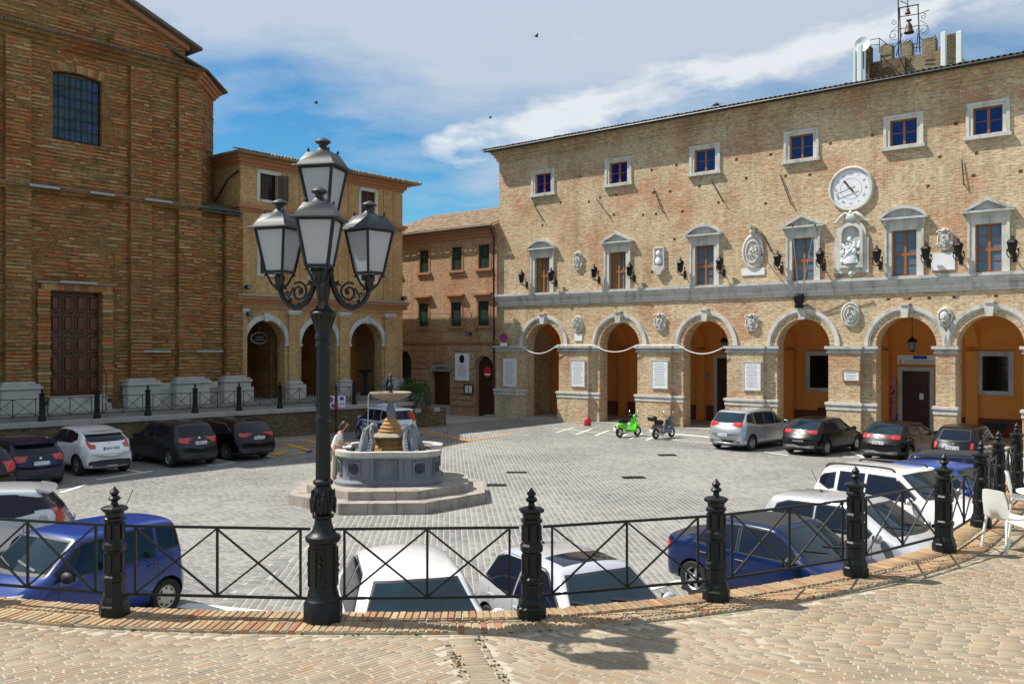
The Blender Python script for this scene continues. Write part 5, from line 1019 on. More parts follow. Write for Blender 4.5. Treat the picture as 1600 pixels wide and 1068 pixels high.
def bk_band(name, steps, m_): b = MB(); [b.box(BL, -.01, Y0 - p, Y0 - .003, z0 + .001, z1) for z0, z1, p in steps]; return b.build(name, m_, bk)
bk_band('string_course', [(4.42, 4.5, .1), (4.5, 4.62, .16)], 'terracotta_trim'); bk_band('sill_band', [(5.2, 5.26, .03)], 'terracotta_trim'); bk_band('eaves_cornice', [(10.95, 11.15, .1), (11.15, 11.35, .18), (11.35, 11.5, .28)], 'terracotta_trim')
for k in range(10):                                          # rusticated ground floor bands
    z0 = .55 + k * .38
    segs = [(BL, -9.1), (-7.3, -5.85), (-3.75, -2.05), (-.22, -.01)]
    if z0 > 2.85: segs = [(BL, -9.0 if z0 < 3.6 else -8.6), (-7.3, -2.0)] + [(-.2, -.01)] if z0 < 3.8 else [(BL, -.01)]
    for a, e2 in segs: b = MB(); b.bevbox(a, e2, Y0 - .07, Y0 - .003, z0 + .03, z0 + .355, .02); b.build('rusticated_band', 'brick_back', bk)
for k in range(13): a0 = 150 - k * 10; b = MB(); b.strip(arc(-4.79, 2.4, 1.0, a0, a0 - 8.4, 1), arc(-4.79, 2.4, 2.0, a0, a0 - 8.4, 1), Y0 - .10, Y0 - .072); b.build('voussoir', 'brick_back', bk)
for k in range(11): a0 = 178 - k * 16; b = MB(); b.strip(arc(-1.07, 2.95, .78, a0, a0 - 14, 1), arc(-1.07, 2.95, 1.3, a0, a0 - 14, 1), Y0 - .10, Y0 - .072); b.build('voussoir', 'brick_back', bk)
b = MB(); b.box(-5.6, -3.98, Y0 + .3, Y0 + .36, .4, 2.7); d = b.build('door', 'wood_dark', bk)
b = MB(); b.box(-5.62, -3.96, Y0 - .5, Y0 + .3, 0, .3); b.box(-5.62, -3.96, Y0 - .25, Y0 + .29, .303, .55); b.build('door_step', 'kerb', bk)
b = MB(); b.box(-1.81, -.33, Y0 + .32, Y0 + .38, 0, 3.6); b.build('door', 'wood_dark', bk)
b = MB(); z = BZ - .05; EYb = Y0 - .42
b.add([(BL, EYb, z), (-.01, EYb, z), (-.01, 10, z), (BL, 10, z), (BL, EYb, z + .07), (-.01, EYb, z + .07), (-.01, 6, z + 2.37), (BL, 6, z + 2.37)], [(0, 3, 2, 1), (4, 5, 6, 7), (0, 1, 5, 4), (1, 2, 6, 5), (2, 3, 7, 6), (3, 0, 4, 7)]); b.build('roof', 'tile', bk)
roof_tiles(bk, BL + .3, -.12, EYb - .06, BZ + .02, R(18.8), 16, 'tile', .21)
b = MB(); b.tube([(-.22, Y0 - .5, 11.4), (-.22, Y0 - .14, 10.9), (-.22, Y0 - .12, .3)], .06, 8); b.build('drainpipe', 'shutter_brown', bk)
b = MB(); b.tube([(BL, EYb - .1, BZ - .03), (-.05, EYb - .1, BZ + .0)], .06, 7); b.build('gutter', 'shutter_brown', bk)
def on_bk(name, label, cat, x, y, o=Y0 - .11): s, z = hs(x, y, o); return thing(name, label, cat, hall_pt(s, o, z), H_ANG)
t = on_bk('shop_sign', 'grey shop sign with dark capital lettering over the dark door', 'sign', 689, 575, Y0 - .12); b = MB(); b.box(-.85, .85, -.05, -.003, -.19, .2); b.build('board', 'lead', t); text_mesh('GENERALI', .30, 'black', t, (.1, -.053, .0), (PI / 2, 0, 0), ext=.004, bold=.006, sx=.92); b = MB(); b.sphere((-.68, -.06, .0), .08, 8, 6, sc=(1, .3, 1.3)); b.box(-.78, .75, -.056, -.05, -.165, -.15); b.build('emblem', 'ink', t)
t = on_bk('stone_plaque', 'white marble plaque with a dark round medallion on the brick house', 'plaque', 722.7, 573, Y0 - .12); b = MB(); b.box(-.58, .58, -.06, -.003, -.84, .84); b.build('slab', 'marble', t); b = MB(); b.lathe([(.01, .05), (.18, .04), (.21, 0)], 18, (0, -.06, .5), rotm=Matrix.Rotation(R(90), 3, 'X'), sy=1.25); b.build('medallion', 'black_metal', t); b = MB(); r_ = random.Random(2)
for k in range(12):
    zc = .1 - k * .062; x = -r_.uniform(.15, .42); xe = -x
    while x < xe: l_ = r_.uniform(.03, .08); b.box(x, min(x + l_, xe), -.064, -.0605, zc - .013, zc + .013); x += l_ + .025
b.build('inscription', 'ink', t, kind='stuff')
t = on_bk('no_entry_sign', 'round red no entry sign hanging in the dark arched doorway', 'road sign', 762, 581, Y0 + .2); b = MB(); b.lathe([(.01, .02), (.33, .02), (.33, 0), (.01, 0)], 24, rotm=Matrix.Rotation(R(90), 3, 'X')); b.build('disc', 'red', t); b = MB(); b.box(-.22, .22, -.035, -.022, -.19, -.1); b.build('bar', 'white_paint', t)
t = on_bk('notice_case', 'small framed notice case on the house wall left of the dark arch', 'notice board', 732.5, 608, Y0 - .08); b = MB(); b.strip(rect(-.33, .33, -.28, .3), rect(-.38, .38, -.33, .35), -.07, -.003, closed=True); b.build('case_frame', 'iron_grey', t)
for sg in (-.16, .16): b = MB(); b.box(sg - .12, sg + .12, -.03, -.02, -.2, .24); b.build('notice', 'line_white', t)
s, z = hs(782, 527, -.9); t = thing('no_stopping_sign', 'round blue and red no stopping sign at the left corner of the town hall', 'road sign', hall_pt(s, -.6, z), H_ANG + R(12))
b = MB(); b.lathe([(.01, .02), (.27, .02), (.27, 0), (.01, 0)], 26, rotm=Matrix.Rotation(R(90), 3, 'X')); b.build('disc', 'sign_blue', t); b = MB(); b.strip(arc(0, 0, .21, 0, 360, 26), arc(0, 0, .275, 0, 360, 26), -.03, -.021); b.box(-.23, .23, -.029, -.022, -.025, .025, rot=Matrix.Rotation(R(45), 3, 'Y'), org=Vector((0, 0, 0))); b.box(-.23, .23, -.03, -.0225, -.025, .025, rot=Matrix.Rotation(R(-45), 3, 'Y'), org=Vector((0, 0, 0))); b.build('red_cross', 'red', t)
b = MB(); b.box(-.22, .22, -.01, .0, -.50, -.33); b.build('lower_panel', 'white_paint', t); b = MB(); b.tube([(0, .02, .2), (0, .02, -.5)], .025, 6); b.tube([(0, .02, -.4), (0, .6, -.4)], .02, 6); b.build('bracket', 'black_metal', t)
t = on_bk('lamp_cable', 'thin dark cables crossing the brick house front above the arched doorway', 'cable', 735, 530, Y0 - .02); b = MB(); b.tube([(-8, -.1, 1.75), (-4, -.12, 1.68), (-.3, -.12, 1.55), (-.1, -.1, 2.0), (.4, -.1, 1.0), (1.05, -.1, -.6)], .014, 4); b.tube([(-.3, -.1, 1.5), (-.35, -.1, .5), (-.2, -.1, .2)], .012, 4); b.build('cables', 'black', t, kind='stuff')
# planter wall and bush
pa_, pb_ = ground(650, 668), ground(697, 664.5); dv = (pb_ - pa_).normalized(); ang = math.atan2(dv.y, dv.x); Lw = (pb_ - pa_).length
t = thing('planter_wall', 'low brick planter wall with stone coping behind the police car', 'planter', pa_, ang); b = MB(); b.box(-2.6, Lw, 0, 2.2, 0, .78); b.build('wall', 'brick_dark', t)
for k in range(11): x = -2.6 + k * (Lw + 2.6) / 11; b = MB(); b.bevbox(x + .01, x + (Lw + 2.6) / 11 - .01, -.05, .3, .783, 1.0, .02); b.build('coping_brick', 'brick_dark' if k % 3 else 'kerb', t)
def bush(label, p, w, h, n, seed, name='bush'):
    t = thing(name, label, 'bush', p); r_ = random.Random(seed); st = MB()
    for k in range(6): a = r_.uniform(0, 6.28); st.tube([(0, 0, 0), (math.cos(a) * w * .2, math.sin(a) * w * .2, h * .4), (math.cos(a) * w * .35, math.sin(a) * w * .35, h * .8)], [.03, .02, .008], 5)
    st.build('stems', 'wood_dark', t); cl = [(r_.gauss(0, w * .3), r_.gauss(0, w * .3), h * r_.uniform(.3, .95)) for _ in range(26)]; b = MB()
    for k in range(n):
        c_ = r_.choice(cl); q = Vector(c_) + Vector((r_.gauss(0, w * .13), r_.gauss(0, w * .13), r_.gauss(0, h * .09))); n_ = Vector((r_.gauss(0, 1), r_.gauss(0, 1), r_.gauss(0, 1))).normalized(); u_ = n_.orthogonal().normalized(); v_ = n_.cross(u_); L = r_.uniform(.03, .07)
        b.add([q - u_ * L, q + v_ * L * .45, q + u_ * L, q - v_ * L * .45], [(0, 1, 2, 3)])
    b.build('foliage', 'leaf', t, kind='stuff')
bush('dark green bushy shrub in the planter beside the brick house', pa_ + Vector((-.2, 1.2, .8)), 1.3, 1.5, 2600, 3)
p = Vector((*church_pt(11.2, -1.0)[:2], church_pt(0, 0, CTZ).z)); bush('small dark shrub at the right corner of the palazzo', p, .6, .9, 700, 5, 'shrub')
# red bag by the first arches
g_ = ground(918, 665); t = thing('red_sack', 'small red traffic sack standing against the second pier of the town hall', 'sack', (g_.x, g_.y, .0)); b = MB(); b.lathe([(.16, 0), (.19, .1), (.16, .3), (.1, .42), (.05, .47)], 12, smooth=True, sx=1.1, sy=.8); b.tube([(-.06, 0, .42), (-.04, 0, .56), (.05, 0, .56), (.08, 0, .4)], .02, 6); b.build('sack', 'red', t)
# pigeon on the church terrace
g_ = ground(22, 645, CTZ); t = thing('pigeon', 'dark pigeon standing on the church terrace behind the railing, far left', 'pigeon', (g_.x, g_.y, CTZ), .2); b = MB(); b.sphere((0, 0, .13), .09, 10, 6, sc=(1.7, 1, 1)); b.tube([(-.08, 0, .14), (-.17, 0, .22)], [.06, .045], 8); b.sphere((-.17, 0, .24), .05, 8, 6); b.tube([(.08, 0, .13), (.28, 0, .16)], [.06, .03], 6); b.build('body', 'black', t); b = MB(); b.tube([(0, .03, .06), (0, .03, 0)], .01, 4); b.tube([(0, -.03, .06), (0, -.03, 0)], .01, 4); b.build('legs', 'rust', t, kind='stuff')
# ================================================================ IRON FENCES
def post_meshes():
    o8 = R(22.5); b = MB(); k = dict(seg=8, ang0=o8, smooth=False)
    b.lathe([(.165, 0), (.165, .10), (.15, .115), (.15, .15), (.128, .20)], **k); b.lathe([(.122, .2), (.118, .34), (.135, .36), (.135, .40), (.115, .42)], **k)
    b.lathe([(.108, .42), (.106, .66), (.128, .68), (.128, .735), (.108, .76)], **k); b.lathe([(.104, .76), (.100, .955), (.122, .975), (.122, 1.0), (.098, 1.015), (.104, 1.06), (.135, 1.075), (.145, 1.09), (.145, 1.105), (.11, 1.12)], **k)
    for a in range(8):      # raised panels on each side
        A = R(45 * a); rot = Matrix.Rotation(A, 3, 'Z')
        for z0, z1 in ((.23, .33), (.44, .64), (.78, .94)): b.box(.092, .110, -.026, .026, z0, z1, rot=rot, org=Vector((0, 0, 0)))
    body = b.mesh('post', 'iron'); b = MB()
    b.lathe([(.075, 1.12), (.04, 1.135), (.032, 1.17), (.06, 1.185), (.068, 1.20), (.045, 1.225), (.03, 1.235), (.05, 1.25), (.052, 1.265), (.03, 1.29), (.012, 1.31), (.004, 1.325)], 12); return body, b.mesh('finial', 'iron')
PB, PF = post_meshes()
def bar(b, p, q, w, h):
    p, q = Vector(p), Vector(q); d = (q - p).normalized(); side = d.cross(Vector((0, 0, 1))).normalized() if abs(d.z) < .99 else Vector((1, 0, 0)); up = side.cross(d); vs = []
    for c_ in (p, q): vs += [c_ + side * w / 2 * a + up * h / 2 * e_ for a, e_ in ((-1, -1), (1, -1), (1, 1), (-1, 1))]
    b.add(vs, [(0, 1, 2, 3), (7, 6, 5, 4), (0, 4, 5, 1), (1, 5, 6, 2), (2, 6, 7, 3), (3, 7, 4, 0)])
def fence(t, pts, z, skip=(), sc=1.0, toff=None):
    org = Vector(t.location)
    P = [Vector((p[0], p[1], (p[2] if len(p) > 2 else z))) - org for p in pts]
    for i, p in enumerate(P):
        if i not in skip: d = P[min(i + 1, len(P) - 1)] - P[max(i - 1, 0)]; o = link('post', PB, t, p, (0, 0, math.atan2(d.y, d.x))); o.scale = (sc * .93, sc * .93, sc); link('finial', PF, o)
    for a, c in zip(P, P[1:]):
        d = (c - a); L = d.length; u = d / L; r = .125 * sc; b0, b1 = a + u * r, c - u * r; lo, hi = .21 * sc, .915 * sc; Z = Vector((0, 0, 1)); e0, e1 = a + u * (r + .10), c - u * (r + .10); m = (a + c) / 2
        for h in (lo, hi): b = MB(); bar(b, b0 + Z * h, b1 + Z * h, .026, .026); b.build('rail', 'iron', t)
        for q in (e0, m, e1): b = MB(); bar(b, q + Z * (lo + .013), q + Z * (hi - .013), .024, .024); b.build('upright', 'iron', t)
        for q0, q1 in ((e0, m), (m, e1)):
            b = MB(); bar(b, q0 + u * .014 + Z * (lo + .02), q1 - u * .014 + Z * (hi - .02), .018, .018); b.build('brace', 'iron', t)
            b = MB(); n_ = u.cross(Z) * .019; bar(b, q0 + u * .014 + Z * (hi - .02) + n_, q1 - u * .014 + Z * (lo + .02) + n_, .018, .018); b.build('brace', 'iron', t)
pts = [(x, y) for x, y in CURVE_P]; pts3 = [(x, y, TZ + .04) for x, y in pts[:-1]] + [(pts[-1][0], pts[-1][1], TZ - .2)]
f = thing('iron_fence', 'curved black iron fence with octagonal posts along the edge of the near terrace', 'fence', (0, 9, TZ)); fence(f, pts3, TZ, skip=(4,))
f = thing('iron_fence', 'far black iron fence on the church terrace above the parked cars', 'fence', (*W_(0, .35), CTZ))
q0 = Vector((*ground(59, 658, CTZ)[:2], 0)); dirw = Vector((WLD[0], WLD[1], 0)); base_ = Vector((*W_(0, .28), 0)); s0_ = (q0 - base_).dot(dirw)
fence(f, [tuple((base_ + dirw * (s0_ + 2.12 * k))[:2]) + (CTZ + .03,) for k in range(-2, 9)], CTZ, sc=1.0)
# ================================================================ STREET LAMP
LX, LY = -1.92, 9.24
lamp = thing('street_lamp', 'tall black cast iron street lamp with four frosted lanterns on the near terrace edge', 'street lamp', (LX, LY, TZ + .0))
b = MB(); k8 = dict(seg=8, ang0=R(22.5), smooth=False)
b.lathe([(.225, 0), (.225, .22), (.205, .25)], **k8); b.lathe([(.205, .25), (.185, .27), (.175, .31), (.17, .33)], 24, caps=True); b.build('base', 'iron', lamp)
b = MB(); b.lathe([(.168, .33), (.160, .36), (.158, .80), (.165, .82)], seg=12, ang0=R(15), smooth=False)
for a in range(4):
    A = R(90 * a - 90); rot = Matrix.Rotation(A, 3, 'Z'); org = Vector((0, 0, 0)); b.box(.150, .166, -.062, -.052, .40, .76, rot=rot, org=org); b.box(.150, .166, .052, .062, .40, .76, rot=rot, org=org); b.box(.150, .166, -.062, .062, .765, .775, rot=rot, org=org); b.box(.150, .166, -.062, .062, .385, .397, rot=rot, org=org)
    for z, r_ in ((.48, .018), (.54, .026), (.60, .03), (.66, .024), (.71, .014)): c = rot @ Vector((.16, 0, 0)); b.sphere((c.x, c.y, z), r_, 8, 6)
b.build('pedestal', 'iron', lamp)
b = MB(); b.lathe([(.165, .82), (.195, .84), (.205, .87), (.20, .89), (.16, .91), (.125, .95), (.10, 1.02), (.095, 1.06), (.125, 1.08), (.125, 1.10), (.09, 1.115)], 24); b.build('pedestal_cap', 'iron', lamp)
b = MB(); b.lathe([(.09, 1.115), (.125, 1.17), (.135, 1.25), (.11, 1.35), (.085, 1.40)], 20)
for k in range(8):
    A = 2 * PI * k / 8
    for j in range(5): z = 1.15 + j * .045; r_ = .135 if j < 3 else .125; b.sphere((r_ * math.cos(A + .08 * j), r_ * math.sin(A + .08 * j), z), .022 + .004 * (2 - abs(j - 2)), 7, 5, sc=(.7, .7, 1.6)); b.sphere((r_ * math.cos(A - .08 * j), r_ * math.sin(A - .08 * j), z), .018, 7, 5, sc=(.7, .7, 1.6))
b.build('leaf_collar', 'iron', lamp)
b = MB(); b.lathe([(.09, 1.40), (.115, 1.42), (.115, 1.45), (.085, 1.47)], 20); b.build('ring', 'iron', lamp)
def fluted(z0, z1, r0, r1, n=12):
    b = MB(); seg = n * 4; pr = []
    for z, r_ in ((z0, r0), (z1, r1)): pr.append((r_, z))
    vs = []; fs = []
    for r_, z in pr:
        for i in range(seg): rr_ = r_ * (1 if i % 4 in (0, 1) else .90); a = 2 * PI * i / seg; vs.append((rr_ * math.cos(a), rr_ * math.sin(a), z))
    for i in range(seg): fs.append((i, (i + 1) % seg, seg + (i + 1) % seg, seg + i))
    b.add(vs, fs); b.build('shaft', 'iron', lamp)
fluted(1.47, 2.05, .086, .082); fluted(2.12, 2.80, .080, .074)
for z, r_ in ((2.05, .095), (2.80, .092), (2.88, .098)): b = MB(); b.lathe([(r_ * .85, z), (r_, z + .015), (r_, z + .04), (r_ * .85, z + .07)], 20); b.build('ring', 'iron', lamp)
b = MB(); b.lathe([(.075, 2.86), (.07, 2.90), (.085, 2.95), (.11, 3.06), (.135, 3.12), (.15, 3.13), (.155, 3.15), (.13, 3.17), (.09, 3.20), (.06, 3.24)], 20)
for k in range(12): A = 2 * PI * k / 12; b.tube([(.078 * math.cos(A), .078 * math.sin(A), 2.95), (.108 * math.cos(A), .108 * math.sin(A), 3.05), (.14 * math.cos(A), .14 * math.sin(A), 3.125)], .011, 5)
b.build('capital', 'iron', lamp)
b = MB(); b.lathe([(.055, 3.24), (.055, 3.29), (.068, 3.30), (.06, 3.32), (.072, 3.37), (.072, 3.42), (.055, 3.48), (.045, 3.56), (.042, 3.9), (.055, 3.92), (.055, 3.95), (.04, 3.97), (.04, 4.0)], 16); b.build('upper_column', 'iron', lamp)
def lantern(t, c, rz, sc=1.0):
    org = Vector(c); rot = Matrix.Rotation(rz, 3, 'Z')
    def T(b): b.v = [tuple(rot @ (Vector(v) * sc) + org) for v in b.v]; return b
    zb, zt, rb, rt = 0, .44, .105, .175
    b = MB(); b.lathe([(.02, -.2), (.05, -.18), (.045, -.1), (.06, -.05), (.03, -.02)], 10)
    for a in range(4): A = R(45 + 90 * a); b.tube([(.03 * math.cos(A), .03 * math.sin(A), -.17), (.085 * math.cos(A), .085 * math.sin(A), -.12), (.12 * math.cos(A), .12 * math.sin(A), -.05), (.145 * math.cos(A), .145 * math.sin(A), 0)], .012, 6)
    cradle = T(b).build('lantern_cradle', 'iron', t)
    b = MB(); s2 = 2 ** .5
    for a in range(4):
        A, B_ = R(45 + 90 * a), R(135 + 90 * a); p = lambda r_, ang, z: Vector((r_ * s2 * math.cos(ang), r_ * s2 * math.sin(ang), z)); bar(b, p(rb, A, zb), p(rt, A, zt), .026, .026); bar(b, p(rb, A, zb), p(rb, B_, zb), .024, .024); bar(b, p(rt, A, zt), p(rt, B_, zt), .03, .03)
        b.sphere(tuple(p(rb * 1.0, A, zb - .03)), .016, 6, 5)
    fr = T(b).build('lantern_frame', 'iron', t)
    for a in range(4):
        A, B_ = R(45 + 90 * a), R(135 + 90 * a); b = MB(); k_ = .985; p = lambda r_, ang, z: Vector((r_ * s2 * k_ * math.cos(ang), r_ * s2 * k_ * math.sin(ang), z)); b.add([p(rb, A, zb), p(rb, B_, zb), p(rt, B_, zt), p(rt, A, zt)] + [p(rb * .97, A, zb), p(rb * .97, B_, zb), p(rt * .97, B_, zt), p(rt * .97, A, zt)], [(0, 1, 2, 3), (7, 6, 5, 4), (0, 4, 5, 1), (2, 6, 7, 3)]); T(b).build('lantern_pane', 'opal', fr)
    b = MB(); b.box(-rb, rb, -rb, rb, -.004, .004); T(b).build('lantern_pane', 'opal', fr)
    b = MB(); q8 = dict(seg=4, ang0=R(45), smooth=False); b.lathe([(.225 * s2, .442), (.235 * s2, .45), (.23 * s2, .462), (.195 * s2, .47), (.18 * s2, .50), (.125 * s2, .595), (.105 * s2, .605)], **q8)
    for a in range(4): A = R(45 + 90 * a); b.lathe([(.012, 0), (.016, .02), (.004, .04)], 6, (.155 * math.cos(A), .155 * math.sin(A), .605))
    rf = T(b).build('lantern_roof', 'iron_grey', t)
    b = MB(); b.lathe([(.10, .605), (.075, .625), (.045, .655), (.038, .675), (.045, .69), (.075, .705), (.08, .718), (.065, .735), (.035, .75), (.01, .76)], 16); T(b).build('lantern_finial', 'iron_grey', t)
ARMS = (R(-82), R(38), R(158)); AR_ = .53
for A in ARMS:
    u = Vector((math.cos(A), math.sin(A), 0)); Z = Vector((0, 0, 1)); b = MB()
    P_ = catmull([u * .045 + Z * 3.85, u * .07 + Z * 3.66, u * .105 + Z * 3.45, u * .19 + Z * 3.28, u * .31 + Z * 3.21, u * .42 + Z * 3.25, u * .49 + Z * 3.32, u * AR_ + Z * 3.41], 6); b.tube(P_, [.026 + .006 * math.sin(i / len(P_) * PI) for i in range(len(P_))], 10); b.build('arm', 'iron', lamp)
    b = MB(); c = u * .29 + Z * 3.37; P0_ = len(b.v)
    n = 22; b.tube([c + (u * math.cos(2.6 * PI * k / n + 1.0) + Z * math.sin(2.6 * PI * k / n + 1.0)) * .105 * (1 - .62 * k / n) for k in range(n + 1)], .013, 6)
    for (du, dz, r_) in ((.145, 3.455, .024), (.165, 3.470, .016), (.12, 3.440, .02), (.40, 3.290, .02), (.43, 3.370, .016), (.46, 3.410, .014), (.27, 3.370, .028), (.29, 3.240, .022)): c2 = u * du + Z * dz; b.sphere(tuple(c2), r_, 7, 5)
    b.tube([u * .10 + Z * 3.410, u * .145 + Z * 3.455, u * .2 + Z * 3.440], .011, 6); b.tube([u * .36 + Z * 3.420, u * .42 + Z * 3.320, u * .47 + Z * 3.370], .011, 6)
    for k in range(5): c2 = u * (.38 + .028 * k) + Z * (3.205 + .012 * k * k * .7); b.sphere(tuple(c2), .013, 6, 4)
    b.build('scroll', 'iron', lamp); lantern(lamp, tuple(u * AR_ + Z * 3.58), A - R(10) if A < 0 else A + (R(12) if A < 1 else R(0)))
lantern(lamp, (0, 0, 4.17), R(-14), 1.0)
# ================================================================ FOUNTAIN
ft = thing('fountain', 'grey stone fountain with lobed basin, ochre stained pedestal and upper bowl on octagonal steps', 'fountain', (FO[0], FO[1], 0), R(3))
def octo(r, a0=22.5): return [(r * math.cos(R(a0 + 45 * k)), r * math.sin(R(a0 + 45 * k))) for k in range(8)]
for r0, r1, z0, z1 in ((2.25, 2.92, 0, .30), (1.2, 2.42, .302, .53)):
    O, I = octo(r1), octo(r0)
    for k in range(8):
        for h in range(3):
            f0, f1 = h / 3 + .0025, (h + 1) / 3 - .0025; L_ = lambda A, B_, f_: (A[0] + (B_[0] - A[0]) * f_, A[1] + (B_[1] - A[1]) * f_); j = (k + 1) % 8
            q = [L_(O[k], O[j], f0), L_(O[k], O[j], f1), L_(I[k], I[j], f1), L_(I[k], I[j], f0)]; cx_ = sum(p[0] for p in q) / 4; cy_ = sum(p[1] for p in q) / 4
            b = MB(); i_ = .012; sh = [(p[0] + (cx_ - p[0]) * i_, p[1] + (cy_ - p[1]) * i_) for p in q]
            dz = random.uniform(-.006, .006); b.add([(*p, z0) for p in q] + [(*p, z1 - .03 + dz) for p in q] + [(*p, z1 + dz) for p in sh], [(3, 2, 1, 0)] + [(a, (a + 1) % 4, 4 + (a + 1) % 4, 4 + a) for a in range(4)] + [(4 + a, 4 + (a + 1) % 4, 8 + (a + 1) % 4, 8 + a) for a in range(4)] + [(8, 9, 10, 11)]); b.build('step_stone', 'step_stone', ft)
def plan(sc=1.0, n=96, off=0):
    out = []
    for i in range(n):
        a = 2 * PI * i / n; d = (math.cos(a), math.sin(a)); best = .0
        for sx in (-1, 1):
            for sy in (-1, 1):
                cx_, cy_ = .70 * sx, .70 * sy; bq = d[0] * cx_ + d[1] * cy_; disc = bq * bq - (cx_ * cx_ + cy_ * cy_ - .80 ** 2)
                if disc > 0: best = max(best, bq + disc ** .5)
        for k in range(4):
            A = k * PI / 2; c_ = math.cos(a - A)
            if c_ > .1 and abs(math.tan(a - A)) * 1.44 < .40: best = max(best, 1.44 / c_)
        out.append(((best * sc + off) * d[0], (best * sc + off) * d[1]))
    return out
b = MB(); levels = [(1.0, .08, .53), (1.0, .08, .62), (1.0, .03, .66), (1.0, -.03, .69), (1.0, -.05, .78), (1.0, -.06, 1.22), (1.0, -.02, 1.28), (1.0, .0, 1.32)]
n = 96; vs = [];
for sc, off, z in levels: vs += [(x, y, z) for x, y in plan(sc * .95, n, off)]
b.add(vs, [(L * n + i, L * n + (i + 1) % n, (L + 1) * n + (i + 1) % n, (L + 1) * n + i) for L in range(len(levels) - 1) for i in range(n)], 0, True); b.build('basin', 'fountain_stone', ft)
b = MB(); b.strip(plan(.95, n, -.24), plan(.95, n, .07), 1.34, 1.46, closed=True, axis='z'); b.strip(plan(.95, n, -.2), plan(.95, n, .03), 1.30, 1.338, closed=True, axis='z'); b.build('rim', 'fountain_rim', ft)
b = MB(); ins = plan(.95, n, -.23); b.add([(x, y, 1.30) for x, y in ins], [tuple(range(n))]); b.build('water', 'water', ft)
for sx in (-1, 1):                                          # panels with round medallions
    for sy in (-1, 1):
        for da in (-26, 26):
            A = math.atan2(sy, sx) + R(da); c = Vector((.665 * sx, .665 * sy, 0)) ; u = Vector((math.cos(A), math.sin(A), 0)); rot = Matrix.Rotation(A, 3, 'Z'); p = c + u * .705
            b = MB(); b.strip(rect(-.15, .15, .84, 1.16), rect(-.19, .19, .80, 1.20), -.03, 0, closed=True); b.v = [tuple(rot @ Vector((-y, x, z)) + p) for x, y, z in b.v]; b.build('panel_frame', 'fountain_stone', ft)
            b = MB(); b.lathe([(.135, 0), (.13, .03), (.09, .02), (.05, .045), (.005, .05)], 16); b.v = [tuple(rot @ Vector((z, x, y + 1.0)) + p) for x, y, z in b.v]; b.build('medallion', 'iron_grey', ft)
for k in range(4):
    A = k * PI / 2; rot = Matrix.Rotation(A, 3, 'Z'); b = MB(); b.strip(rect(-.24, .24, .78, 1.18), rect(-.28, .28, .74, 1.22), 0, .03, closed=True); b.v = [tuple(rot @ Vector((1.315 + y, x, z))) for x, y, z in b.v]; b.build('panel_frame', 'fountain_stone', ft)
    for sg in (-1, 1): b = MB(); b.box(1.24, 1.37, sg * .39 - .05, sg * .40 + .05, .66, 1.30, rot=rot, org=Vector((0, 0, 0))); b.build('basin_pilaster', 'fountain_stone', ft)
b = MB(); b.lathe([(.46, .6), (.46, 1.45), (.43, 1.50), (.47, 1.60), (.42, 1.68), (.44, 1.72)], seg=6, ang0=R(0), smooth=False); b.build('pedestal', 'amber_stone', ft)
b = MB(); b.lathe([(.50, 1.722), (.58, 1.75), (.58, 1.78), (.40, 1.86), (.34, 1.88)], seg=8, ang0=R(22.5), smooth=False); b.build('pedestal_cap', 'bowl_stone', ft)
b = MB(); b.lathe([(.34, 1.882), (.35, 1.93), (.30, 1.96), (.29, 2.0), (.31, 2.03), (.24, 2.08), (.25, 2.13), (.19, 2.18), (.20, 2.23), (.14, 2.28)], 20); b.build('stem_base', 'amber_stone', ft)
b = MB(); b.lathe([(.13, 2.28), (.10, 2.36), (.14, 2.48), (.12, 2.56), (.08, 2.66), (.11, 2.72), (.12, 2.76)], 16); b.build('stem', 'fountain_stone', ft)
b = MB(); b.lathe([(.10, 2.76), (.22, 2.80), (.44, 2.88), (.56, 2.96), (.60, 3.0), (.60, 3.03), (.56, 3.035), (.52, 3.0), (.3, 2.93), (.02, 2.91)], 28, caps=False); b.build('upper_bowl', 'bowl_stone', ft)
b = MB(); b.lathe([(.53, 3.0), (.001, 3.0)], 28, caps=False); b.build('bowl_water', 'water', ft)
b = MB(); b.lathe([(.09, 2.93), (.07, 3.03), (.04, 3.08), (.09, 3.16), (.085, 3.24), (.04, 3.30), (.07, 3.36), (.05, 3.43), (.03, 3.46), (.06, 3.50), (.035, 3.55), (.01, 3.58)], 14); b.build('bowl_finial', 'iron_grey', ft)
